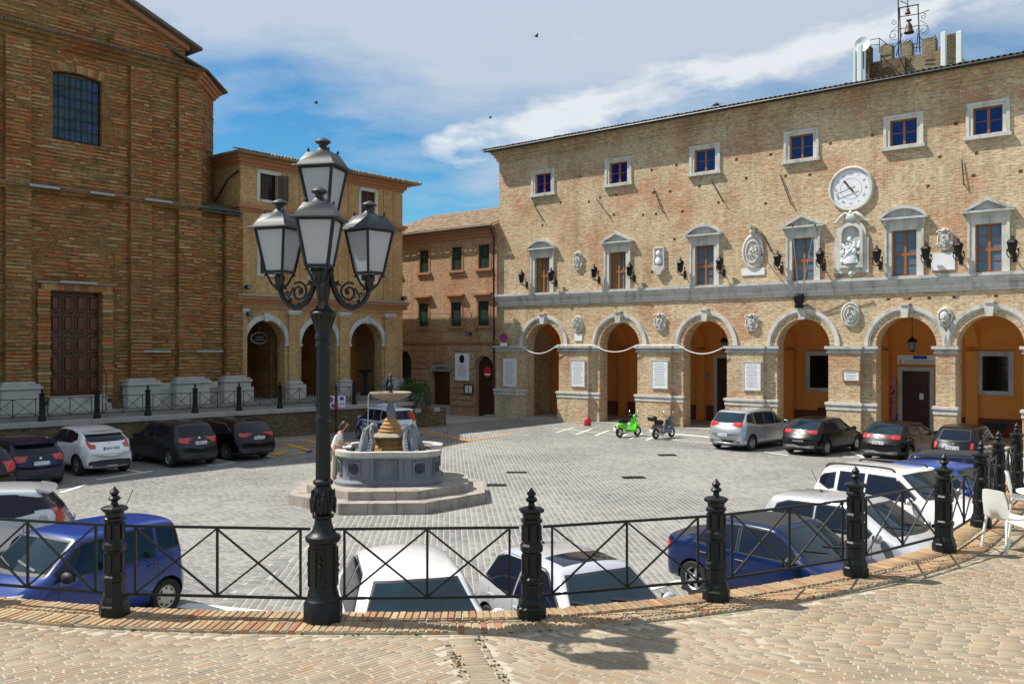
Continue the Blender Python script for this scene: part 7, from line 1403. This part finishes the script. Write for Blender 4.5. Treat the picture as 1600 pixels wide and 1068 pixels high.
    for (top, bot) in P['windows']:
        both('window_surround', [(top[0][0] + .025 * (1 if top[0][0] > bot[-1][0] else -1), top[0][1] + .02)] + [(a, z + .03) for a, z in top[1:-1]] + [(top[-1][0] - .02, top[-1][1] + .02)], [(bot[0][0] + .03, bot[0][1] - .025)] + [(a, z - .025) for a, z in bot[1:-1]] + [(bot[-1][0] - .03, bot[-1][1] - .025)], 'trim', off=.003)
        both('side_window', top, bot, G, off=.007)
    xc, xw, zc = P['xc'], P['xw'], P['cowlz']; wt = P.get('wt', .80) * Wd
    z0, z1 = zc + .05, H - .09; wb = Wd * .80; patch('windscreen_seal', 'front', [(-wt * .86, z1 + .025), (0, z1 + .04), (wt * .86, z1 + .025)], [(-wb - .02, z0 - .03), (0, z0 - .03), (wb + .02, z0 - .03)], 'trim', off=.003, nu=16, nv=8)
    ws = patch('windscreen', 'front', [(-wt * .82, z1), (0, z1 + .015), (wt * .82, z1)], [(-wb, z0), (0, z0 + .0), (wb, z0)], WG, off=.007, nu=16, nv=8)
    for k, yy in enumerate((-.15, .42)): line('wiper', 'front', [(yy, z0 + .02), (yy - .5 if k else yy - .45, z0 + .10)], .02, 'trim', off=.02)
    rz0, rz1 = P['rgz']; rw = P.get('rgw', .72) * Wd; rt = P.get('rgt', rw * .88); patch('rear_window_seal', 'rear', [(-rt - .03, rz1 + .025), (0, rz1 + .03), (rt + .03, rz1 + .025)], [(-rw - .03, rz0 - .025), (0, rz0 - .03), (rw + .03, rz0 - .025)], 'trim', off=.003, nu=14, nv=6)
    patch('rear_window', 'rear', [(-rt, rz1), (0, rz1 + .01), (rt, rz1)], [(-rw, rz0), (0, rz0 - .005), (rw, rz0)], G, off=.007, nu=14, nv=6)
    # doors, sills
    for xs in P['doors']: both('door_seam', [(xs[0] - .005, P['belt'] - .02), (xs[0] - .005, .6), (xs[1] - .005, .32)], [(xs[0] + .005, P['belt'] - .02), (xs[0] + .005, .6), (xs[1] + .005, .32)], 'trim', nu=8, nv=1, off=.002)
    both('sill_trim', [(axf - wr - .1, P.get('gc', .2) + .10), (axr + wr + .1, P.get('gc', .2) + .10)], [(axf - wr - .1, P.get('gc', .2) + .0), (axr + wr + .1, P.get('gc', .2) + .0)], 'trim', nu=12, nv=2, off=.004)
    if P.get('strip'): both('side_moulding', [(axf - wr - .12, P['strip'] + .03), (axr + wr + .12, P['strip'] + .03)], [(axf - wr - .12, P['strip'] - .02), (axr + wr + .12, P['strip'] - .02)], P.get('stripm', 'trim'), nu=12, nv=2, off=.008)
    for hx in P['handles']:
        for sd in ('side+', 'side-'):
            h, nn, d = hit(sd, hx, P['belt'] - .10)
            if h is not None: b = MB(); sg = 1 if sd == 'side+' else -1; b.bevbox(-.09, .09, -.012, .018, -.014, .014, .008); b.build('door_handle', P.get('handlem', paint), body, h + Vector((0, sg * .02, 0)))
    # lights, plates, bumper
    for sg in (-1, 1):
        tl = P['tail_light']; pts = lambda L_: [(sg * min(a, Wd * .80), z) for a, z in L_]; patch('tail_light', 'rear', pts(tl[0]), pts(tl[1]), 'lamp_red', off=.010, nu=8, nv=6, bulge=.01)
        if P.get('tail_side'): a0, a1 = -L + .34, -L + .20; z_0, z_1 = tl[1][-1][1] + .02, tl[0][-1][1] - .01; patch('tail_light', 'side+' if sg > 0 else 'side-', [(a1, z_1), (a0, z_1 - .02)], [(a1, z_0), (a0, z_0 + .02)], 'lamp_red', off=.012, nu=5, nv=5)
        hl_ = P.get('headlight', ([(.42, .74), (.72, .78)], [(.42, .62), (.72, .64)])); patch('headlight', 'front', [(sg * a * Wd / .85, z) for a, z in hl_[0]], [(sg * a * Wd / .85, z) for a, z in hl_[1]], 'lens_clear', off=.010, nu=8, nv=5, bulge=.01)
    patch('grille', 'front', [(-.32, .66), (.32, .66)], [(-.30, .52), (.30, .52)], 'trim', off=.005, nu=8, nv=3); patch('lower_bumper', 'front', [(-.55, .40), (.55, .40)], [(-.5, .27), (.5, .27)], 'trim', off=.005, nu=8, nv=3)
    rbz = P.get('rbump', (.26, .42)); patch('rear_bumper', 'rear', [(-Wd * .78, rbz[1]), (Wd * .78, rbz[1])], [(-Wd * .76, rbz[0]), (Wd * .76, rbz[0])], P.get('rbm', 'trim'), off=.006, nu=12, nv=3)
    if P.get('hatch'): line('tailgate_seam', 'rear', [(-Wd * .74, P['hatch']), (Wd * .74, P['hatch'])], .012, 'trim')
    pz_ = P.get('plate', .72)
    for sd, sgn, zz in (('rear', -1, pz_), ('front', 1, .44)):
        h, nn, d = hit(sd, 0, zz)
        if h is not None:
            x = h.x + sgn * .02; b = MB(); b.box(-.26, .26, -.012, .012, -.055, .055); pl_ = b.build('number_plate', 'plate', t, (x, 0, zz)); pl_.rotation_euler = (0, 0, PI / 2); b = MB()
            for q in (-.26, .225): b.box(q, q + .035, -.014, .014, -.055, .055)
            b.build('plate_band', 'plate_blue', pl_); b = MB(); r_ = random.Random(label)
            for q in range(7): xx = -.19 + q * .055 + (.02 if q > 1 else 0) + (.01 if q > 4 else 0); b.box(xx, xx + .010, -.0145, .0145, -.034, .034); b.box(xx + .010, xx + .030, -.0145, .0145, r_.choice((-.034, -.005, .024)), r_.choice((-.02, .005, .034)) + .001)
            b.build('plate_characters', 'black', pl_, kind='stuff')
    h, nn, d = hit('rear', 0, P.get('badge', .86))
    if h is not None: b = MB(); b.lathe([(.005, .012), (.04, .01), (.045, 0)], 14, rotm=Matrix.Rotation(R(-90), 3, 'Y')); b.build('badge', 'chrome', t, h)
    # wheels
    spokes = P.get('spokes', 5)
    for x in (axf, axr):
        for sg in (-1, 1):
            yc = sg * (Wd - .115); A = Matrix.Rotation(R(90) * -sg, 3, 'X'); b = MB(); rr_ = wr; ri = wr * P.get('ri', .66)
            b.lathe([(ri, -.09), (rr_ * .93, -.10), (rr_, -.075), (rr_, .075), (rr_ * .93, .10), (ri, .09), (ri * .97, .05), (ri * .97, -.05)], 30, rotm=A, caps=False); b.f += []; w_ = b.build('wheel', 'rubber', t, (x, yc, wr)); b = MB()
            b.lathe([(ri * .98, -.06), (ri * .98, .03), (ri * .9, .045), (ri * .9, .0), (.01, -.01)], 28, rotm=A, caps=False); b.build('wheel_dish', 'trim', w_); b = MB(); b.lathe([(ri * .88, .05), (ri, .07), (ri * 1.01, .06), (ri * .9, .03)], 28, rotm=A, caps=False)
            if P.get('cap'): b.lathe([(ri * .92, .05), (ri * .7, .075), (.06, .085), (.001, .08)], 24, rotm=A, caps=False)
            else:
                for k in range(spokes):
                    a = 2 * PI * k / spokes
                    for da in ((-.12, .12) if P.get('dbl') else (0,)):
                        c_, s_ = math.cos(a + da), math.sin(a + da); vs = []
                        for r0, ww, zz in ((.03, .035, .07), (ri * .95, .022 if P.get('dbl') else .03, .055)):
                            for q in (-1, 1): vs += [A @ Vector((r0 * c_ - q * ww * s_, r0 * s_ + q * ww * c_, zz)), A @ Vector((r0 * c_ - q * ww * s_, r0 * s_ + q * ww * c_, zz - .03))]
                        b.add(vs, [(0, 2, 6, 4), (1, 5, 7, 3), (0, 4, 5, 1), (2, 3, 7, 6), (4, 6, 7, 5)])
            b.lathe([(.055, .06), (.05, .085), (.002, .088)], 14, rotm=A, caps=False); rm = b.build('rim', P.get('rimm', 'rim'), w_)
            if P.get('cap'):
                for k in range(8): a = 2 * PI * k / 8; b = MB(); c_ = A @ Vector((ri * .72 * math.cos(a), ri * .72 * math.sin(a), .075)); b.sphere(tuple(c_), .022, 8, 5, sc=(1, .4, 1)); b.build('vent_hole', 'black', w_)
    b = MB(); b.box(-L + .5, L - .5, -Wd * .7, Wd * .7, P.get('gc', .2) - .05, P.get('gc', .2) + .05); b.box(axf - .1, axf + .1, -Wd * .75, Wd * .75, .18, .28); b.box(axr - .1, axr + .1, -Wd * .75, Wd * .75, .18, .28); b.build('underbody', 'trim', t)
    # mirrors
    for sg in (-1, 1):
        h, nn, d = hit('side+' if sg > 0 else 'side-', xc - .22, P['belt'] + .01)
        if h is not None: b = MB(); b.sphere((0, sg * .13, .05), .10, 12, 8, sc=(.65, 1.15, .85)); b.tube([(0, -sg * .03, 0), (0, sg * .1, .03)], .025, 6); m_ = b.build('wing_mirror', P.get('mirm', paint), body, h); b = MB(); b.box(-.072, -.066, min(sg * .05, sg * .21), max(sg * .05, sg * .21), -.01, .11); b.build('mirror_glass', 'glass_teal', m_)
    if P.get('antenna'): x = P['antenna'] ; h, nn, d = hit('top', x, 0); b = MB(); b.lathe([(.03, 0), (.02, .03)], 8); b.tube([(0, 0, .02), (-.22, 0, .42)], .006, 5); b.build('antenna', 'black', t, h)
    if P.get('spoiler'):
        b = MB(); zt = H - P.get('drop', .04); xr = P['xr']; vs = []
        for y in (-wt * .92, -wt * .5, 0, wt * .5, wt * .92): vs += [(xr + .12 - .05 * abs(y), y, zt + .0), (xr - .26 + .10 * (y / wt) ** 2, y, zt - .055), (xr - .24 + .10 * (y / wt) ** 2, y, zt - .09), (xr + .05, y, zt - .06)]
        fs = [];
        for k in range(4):
            for j in range(4): fs.append((k * 4 + j, k * 4 + (j + 1) % 4, (k + 1) * 4 + (j + 1) % 4, (k + 1) * 4 + j))
        b.add(vs, fs + [(0, 1, 2, 3), (19, 18, 17, 16)], 0, False); b.build('spoiler', paint, t)
    if P.get('rails'):
        for sg in (-1, 1):
            b = MB(); P_ = []
            for u in (0, .08, .5, .92, 1.0):
                x = P['xw'] - .1 + (P['xr'] - P['xw'] + .15) * u; h, nn, d = hit('top', x, sg * wt * .88); P_.append(h + Vector((0, 0, .0 if u in (0, 1.0) else .065)))
            b.tube(catmull(P_, 4), .024, 8); b.build('roof_rail', P.get('railm', 'trim'), t)
    if P.get('sunroof'): x0, x1 = P['sunroof']; patch('sunroof', 'top', [(x0, -wt * .72), (x0 + .02, 0), (x0, wt * .72)], [(x1, -wt * .72), (x1, 0), (x1, wt * .72)], 'glass_car', off=.006, nu=8, nv=5)
    if P.get('roofm'): patch('roof_panel', 'top', [(P['xw'] - .04, -wt * .88), (P['xw'] - .0, 0), (P['xw'] - .04, wt * .88)], [(P['xr'] + .02, -wt * .88), (P['xr'] + .0, 0), (P['xr'] + .02, wt * .88)], P['roofm'], off=.004, nu=12, nv=10)
    if P.get('extra'): P['extra'](t, body, patch, line, hit)
    return t
def hatch(**k):
    P = dict(L=4.0, W=1.72, H=1.47, hoodz=.74, cowlz=.98, belt=.93, rbz=1.0, xc=.92, xw=.22, xr=-1.42, xb=-1.82, axf=1.25, axr=-1.25, wr=.31, rgz=(1.04, 1.36), tail_light=([(.52, .98), (.78, 1.0)], [(.50, .80), (.80, .82)]), tail_side=(-1.72, -1.93, .82, .98),
             windows=[([(.72, 1.02), (.18, 1.38), (-.38, 1.40)], [(.66, .97), (.1, .97), (-.38, .97)]), ([(-.46, 1.40), (-1.0, 1.38), (-1.22, 1.30)], [(-.46, .97), (-.95, .98), (-1.32, 1.06)])], doors=[(.75, .78), (-.42, -.42), (-1.15, -.98)], handles=(-.28, -1.05), hatch=.68, plate=.76, badge=.9)
    P.update(k); return P
FDIR = (-.773, .635)
def head(fx, fy): return math.atan2(fy, fx)
def at(cx, cy, z=.012): return (cx, cy, z)
h1 = head(*FDIR)
# 1 black hatch cut by the left edge
car('parked_car', 'black hatchback cut off by the left picture edge', hatch(H=1.46, drop=.08, tail_light=([(.42, .98), (.80, 1.04)], [(.48, .72), (.84, .76)])), 'gloss black', at(-15.35 + FDIR[0] * 1.2, 26.2 + FDIR[1] * 1.2), h1)
car('parked_car', 'dark blue hatchback at the far left beside the white crossover', hatch(H=1.46, drop=.06, spoiler=1, tail_light=([(.36, .97), (.78, 1.0)], [(.45, .82), (.80, .80)])), 'navy blue', at(-14.95 + FDIR[0] * 1.25, 28.3 + FDIR[1] * 1.25), h1)
def jx(t, body, patch, line, hit):
    patch('rear_bumper', 'rear', [(-.74, .46), (-.4, .52), (.4, .52), (.74, .46)], [(-.7, .25), (.7, .25)], 'trim', off=.012, nu=12, nv=4)
car('parked_car', 'white crossover with black bumper parked below the church terrace', hatch(L=4.1, W=1.77, H=1.57, hoodz=.9, cowlz=1.08, belt=1.04, rbz=1.14, xr=-1.25, xb=-1.72, wr=.345, gc=.26, drop=.12, spoiler=1, dbl=1, rgz=(1.14, 1.42), rgw=.74, windows=[([(.72, 1.12), (.2, 1.47), (-.38, 1.48)], [(.66, 1.08), (.1, 1.08), (-.38, 1.09)]), ([(-.44, 1.48), (-.9, 1.43), (-1.12, 1.34)], [(-.44, 1.09), (-.9, 1.10), (-1.2, 1.22)])], tail_light=([(.46, 1.02), (.60, 1.06), (.82, 1.22)], [(.50, .90), (.66, .90), (.82, 1.06)]), hatch=.72, plate=.90, badge=1.04, extra=jx, handles=(-.28,), rbump=(.3, .5)), 'pearl white', at(-14.05 + FDIR[0] * 1.25, 31.1 + FDIR[1] * 1.25), h1)
car('parked_car', 'dark grey hatchback between the white crossover and the black estate', hatch(L=4.36, W=1.79, H=1.56, hoodz=.84, cowlz=1.05, belt=1.0, rbz=1.06, xr=-1.6, xb=-1.95, axf=1.3, axr=-1.38, wr=.325, rgz=(1.10, 1.42), rgw=.76, dbl=0, windows=[([(.78, 1.1), (.24, 1.45), (-.40, 1.47)], [(.72, 1.04), (.1, 1.04), (-.40, 1.04)]), ([(-.48, 1.47), (-1.1, 1.45), (-1.38, 1.38)], [(-.48, 1.04), (-1.0, 1.05), (-1.45, 1.16)])], tail_light=([(.42, 1.0), (.80, 1.06)], [(.46, .84), (.84, .88)]), plate=.86, badge=1.02, hatch=.7), 'graphite', at(-11.75 + FDIR[0] * 1.38, 33.2 + FDIR[1] * 1.38), h1)
def c5x(t, body, patch, line, hit): line('chrome_line', 'side+', [(.6, 1.36), (.1, 1.42), (-1.2, 1.38), (-1.7, 1.12)], .03, 'chrome', .012); line('chrome_line', 'side-', [(.6, 1.36), (.1, 1.42), (-1.2, 1.38), (-1.7, 1.12)], .03, 'chrome', .012)
car('parked_car', 'black estate car with chrome window line, last beneath the church terrace wall', hatch(L=4.8, W=1.84, H=1.48, hoodz=.80, cowlz=1.0, belt=.96, rbz=1.04, xc=1.15, xw=.45, xr=-1.75, xb=-2.18, axf=1.42, axr=-1.38, wr=.33, rails=1, extra=c5x, tail_light=([(.46, 1.02), (.82, 1.06)], [(.50, .90), (.86, .92)]), windows=[([(.95, 1.05), (.42, 1.38), (-.25, 1.40)], [(.88, 1.0), (.3, 1.0), (-.25, 1.0)]), ([(-.32, 1.40), (-1.1, 1.39), (-1.6, 1.33)], [(-.32, 1.0), (-1.0, 1.0), (-1.75, 1.10)])], plate=.86, rgz=(1.08, 1.36)), 'gloss black', at(-10.3 + FDIR[0] * 1.38, 35.1 + FDIR[1] * 1.38), h1)
def c6x(t, body, patch, line, hit):
    patch('corner_glass', 'side+', [(-1.1, 1.38), (-1.55, 1.30), (-1.75, 1.18)], [(-1.1, 1.05), (-1.5, 1.10), (-1.85, 1.05)], 'glass_car', off=.009); b = MB(); h, nn, d = hit('side+', -1.5, .92); b.lathe([(.085, .0), (.09, .004), (.085, .008)], 20, rotm=Matrix.Rotation(R(-90), 3, 'X')); b.build('fuel_flap', 'silver', body, h)
car('parked_car', 'pale silver hatchback with red tail light cut by the left edge in the foreground', hatch(L=4.1, H=1.52, W=1.75, spoiler=1, antenna=0, tail_light=([(.50, 1.08), (.84, 1.10)], [(.6, .84), (.86, .74)]), tail_side=(-1.58, -1.92, .78, 1.08), extra=c6x, gc=.22), 'pale silver', at(-11.05, 18.35), head(-.93, -.37))
PANDA = dict(L=3.55, W=1.60, H=1.54, hoodz=.86, cowlz=1.03, belt=.97, rbz=1.0, xc=.95, xw=.38, xr=-1.50, xb=-1.66, axf=1.14, axr=-1.16, wr=.29, wt=.84, drop=.03, rgz=(1.06, 1.40), rgw=.66, windows=[([(.80, 1.07), (.40, 1.40), (-.22, 1.44)], [(.74, 1.0), (.2, 1.0), (-.22, 1.0)]), ([(-.30, 1.44), (-.92, 1.44)], [(-.30, 1.0), (-.92, 1.0)]), ([(-1.02, 1.43), (-1.38, 1.40)], [(-1.02, 1.06), (-1.42, 1.10)])], doors=[(.78, .8), (-.26, -.26), (-.97, -.85)], handles=(-.15, -.85), tail_light=([(.62, 1.42), (.74, 1.40)], [(.66, .92), (.80, .92)]), tail_side=(-1.58, -1.76, .95, 1.38), hatch=.62, plate=.80, badge=.93, strip=.58)
car('parked_car', 'deep blue small city car with cream wheel covers behind the near fence', hatch(**{**PANDA, 'cap': 1, 'rimm': 'hub_cream', 'antenna': -.9, 'mirm': 'trim', 'strip': None, 'wglass': 'glass_teal', 'headlight': ([(.45, .86), (.72, .88)], [(.45, .66), (.74, .68)])}), 'deep blue', at(-6.85, 14.15), head(-.48, -.877))
car('parked_car', 'white hatchback facing the fence between the lamp and the middle post', hatch(L=4.1, W=1.76, H=1.48, xc=1.15, xw=.50, xr=-1.3, xb=-1.95, wt=.71, crown=2.2), 'plain white', at(-1.36, 12.1), head(.25, -.97))
car('parked_car', 'silver hatchback with sunroof facing the fence right of the middle post', hatch(L=3.8, W=1.66, H=1.46, xc=1.0, xw=.42, xr=-1.3, xb=-1.7, axf=1.17, axr=-1.2, sunroof=(.30, -.2), antenna=-1.0, wt=.72, crown=1.8), 'pale silver', at(.92, 12.45), head(.465, -.885))
SEDAN = hatch(L=4.3, W=1.70, H=1.42, hoodz=.72, cowlz=.95, belt=.90, rbz=.97, xc=.95, xw=.30, xr=-.95, xb=-1.55, tail=1, axf=1.3, axr=-1.28, wr=.30, rgz=(1.02, 1.30), rgw=.70, strip=.58, tail_light=([(.48, .90), (.74, .90)], [(.48, .72), (.76, .72)]), tail_side=(-1.95, -2.05, .72, .88), windows=[([(.78, 1.0), (.30, 1.32), (-.32, 1.34)], [(.72, .94), (.2, .94), (-.32, .94)]), ([(-.40, 1.34), (-.85, 1.31), (-1.10, 1.20)], [(-.40, .94), (-.9, .95), (-1.25, .98)])], doors=[(.78, .8), (-.36, -.36), (-1.15, -1.0)], plate=.80, hatch=.66)
car('parked_car', 'dark blue saloon with dusty black roof parked nose to the curved fence', {**SEDAN, 'roofm': 'trim', 'mirm': 'trim', 'stripm': 'dark blue'}, 'dark blue', at(4.62, 15.45), head(.64, -.77))
car('parked_car', 'silver people carrier between the blue saloon and the white off-roader', hatch(L=4.05, W=1.70, H=1.50, hoodz=.82, cowlz=1.0, xc=1.15, xw=.35, xr=-1.45, xb=-1.8, wt=.80, antenna=-.7), 'pale silver', at(6.5, 17.2), head(.66, -.75))
car('parked_car', 'white off-road car with black roof rails parked by the curved fence', hatch(L=4.3, W=1.82, H=1.66, hoodz=.95, cowlz=1.12, belt=1.06, rbz=1.10, xc=.95, xw=.30, xr=-1.55, xb=-1.88, axf=1.32, axr=-1.36, wr=.345, gc=.27, wt=.82, rails=1, rgz=(1.18, 1.48), windows=[([(.76, 1.16), (.28, 1.52), (-.36, 1.54)], [(.70, 1.09), (.1, 1.09), (-.36, 1.09)]), ([(-.46, 1.54), (-1.05, 1.53)], [(-.46, 1.09), (-1.05, 1.10)]), ([(-1.18, 1.50), (-1.48, 1.42), (-1.56, 1.34)], [(-1.18, 1.18), (-1.3, 1.14), (-1.56, 1.26)])], tail_light=([(.66, 1.14), (.80, 1.14)], [(.68, .80), (.82, .80)]), tail_side=(-1.85, -2.0, .84, 1.12), doors=[(.75, .78), (-.41, -.41), (-1.12, -.98)]), 'plain white', at(8.65, 20.1), head(.60, -.80))
car('parked_car', 'bright blue small car just beyond the white off-roader', hatch(L=3.9, H=1.50, W=1.66), 'bright blue', at(10.7, 21.9), head(.62, -.78))
car('parked_car', 'dark navy estate with long side windows beyond the bright blue car', hatch(L=4.4, H=1.48, xr=-1.7, xb=-2.0, windows=[([(.72, 1.02), (.18, 1.38), (-.38, 1.40)], [(.66, .97), (.1, .97), (-.38, .97)]), ([(-.46, 1.40), (-1.3, 1.39), (-1.6, 1.32)], [(-.46, .97), (-1.2, .98), (-1.75, 1.06)])], roofm='trim'), 'navy blue', at(12.6, 24.3), head(.86, -.5))
h14 = R(43)
car('parked_car', 'silver people carrier parked at the left end of the town hall row', hatch(L=4.45, W=1.83, H=1.66, hoodz=.92, cowlz=1.08, belt=1.02, rbz=1.14, xc=1.25, xw=.45, xr=-1.5, xb=-2.0, axf=1.35, axr=-1.38, wr=.325, wt=.80, rgz=(1.16, 1.52), rgw=.78, glass='glass_teal', spokes=8, windows=[([(1.1, 1.14), (.5, 1.46), (.42, 1.48)], [(1.02, 1.06), (.6, 1.06), (.42, 1.06)]), ([(.34, 1.50), (-.38, 1.54)], [(.34, 1.06), (-.38, 1.07)]), ([(-.46, 1.54), (-1.1, 1.53)], [(-.46, 1.07), (-1.1, 1.09)]), ([(-1.2, 1.52), (-1.5, 1.46)], [(-1.2, 1.12), (-1.66, 1.22)])], tail_light=([(.55, 1.14), (.84, 1.20)], [(.60, .98), (.88, .98)]), tail_side=(-1.6, -2.1, 1.0, 1.16), doors=[(.85, .88), (-.42, -.42), (-1.2, -1.02)], plate=.66, badge=1.0, antenna=-.9), 'silver', at(10.35, 39.2), h14)
car('parked_car', 'black hatchback next to the silver people carrier before the town hall', hatch(L=4.25, W=1.76, H=1.44, hoodz=.74, xw=.15, xr=-1.3, xb=-1.85, drop=.06, spokes=9, glass='glass_teal', tail_light=([(.40, .98), (.80, 1.0)], [(.46, .88), (.82, .86)]), plate=.60), 'gloss black', at(12.8, 37.4), h14)
car('parked_car', 'black hatchback third in the town hall row, left of the tiny black car', hatch(L=4.28, W=1.78, H=1.42, xw=.12, xr=-1.35, xb=-1.85, drop=.05, dbl=1, glass='glass_teal', tail_light=([(.42, 1.0), (.80, 1.0)], [(.46, .86), (.82, .86)]), plate=.72), 'gloss black', at(15.2, 35.4), h14)
def c500(t, body, patch, line, hit):
    for sd in ('side+', 'side-'): patch('white_stripe', sd, [(1.1, .80), (-1.35, .82)], [(1.1, .70), (-1.35, .72)], 'plain white', off=.006, nu=14, nv=1)
    for k in range(6):
        for j in range(2):
            if (k + j) % 2:
                for sd in ('side+', 'side-'): patch('checker', sd, [(-1.05 - k * .06, .82 - j * .055), (-1.11 - k * .06, .82 - j * .055)], [(-1.05 - k * .06, .765 - j * .055), (-1.11 - k * .06, .765 - j * .055)], 'trim', off=.009, nu=1, nv=1)
car('parked_car', 'tiny black city car with white side stripe at the right end of the row', hatch(L=3.55, W=1.63, H=1.49, hoodz=.84, cowlz=1.0, belt=.92, xc=.85, xw=.25, xr=-1.05, xb=-1.55, axf=1.14, axr=-1.14, wr=.29, drop=.06, rgz=(1.02, 1.34), rgw=.62, windows=[([(.62, 1.04), (.2, 1.36), (-.5, 1.38)], [(.58, .96), (.0, .96), (-.5, .97)]), ([(-.58, 1.37), (-1.0, 1.28)], [(-.58, .97), (-1.12, 1.04)])], doors=[(.7, .72), (-.55, -.5)], handles=(-.4,), tail_light=([(.56, .94), (.70, .94)], [(.56, .72), (.70, .72)]), tail_side=None, plate=.76, extra=c500), 'gloss black', at(16.6, 33.2), R(48))
def pol(t, body, patch, line, hit):
    patch('blue_stripe', 'side+', [(1.55, .88), (-1.3, .88)], [(1.55, .62), (-1.3, .62)], 'bright blue', off=.005, nu=22, nv=2); patch('blue_stripe', 'side-', [(1.55, .88), (-1.3, .88)], [(1.55, .62), (-1.3, .62)], 'bright blue', off=.005, nu=22, nv=2)
    h, nn, d = hit('side+', -.05, .74); q = text_mesh('Polizia  Locale', .26, 'white_paint', t, (0, h.y + .022, .75), (PI / 2, 0, PI), ext=.002, bold=.004, sx=.86)
    b = MB(); b.bevbox(-.12, .12, -.5, .5, .0, .12, .04); o = b.build('light_bar', 'lens_clear', t, (-.1, 0, 1.56)); b = MB(); b.bevbox(-.10, .10, -.48, -.2, .02, .14, .03); b.bevbox(-.10, .10, .2, .48, .02, .14, .03); b.build('blue_lamps', 'bright blue', o)
car('police_car', 'white and blue local police car parked behind the fountain', hatch(**{**PANDA, 'extra': pol, 'strip': .45}), 'sky white', at(-5.85, 41.9), head(-.6, .8))
bpy.context.view_layer.update()
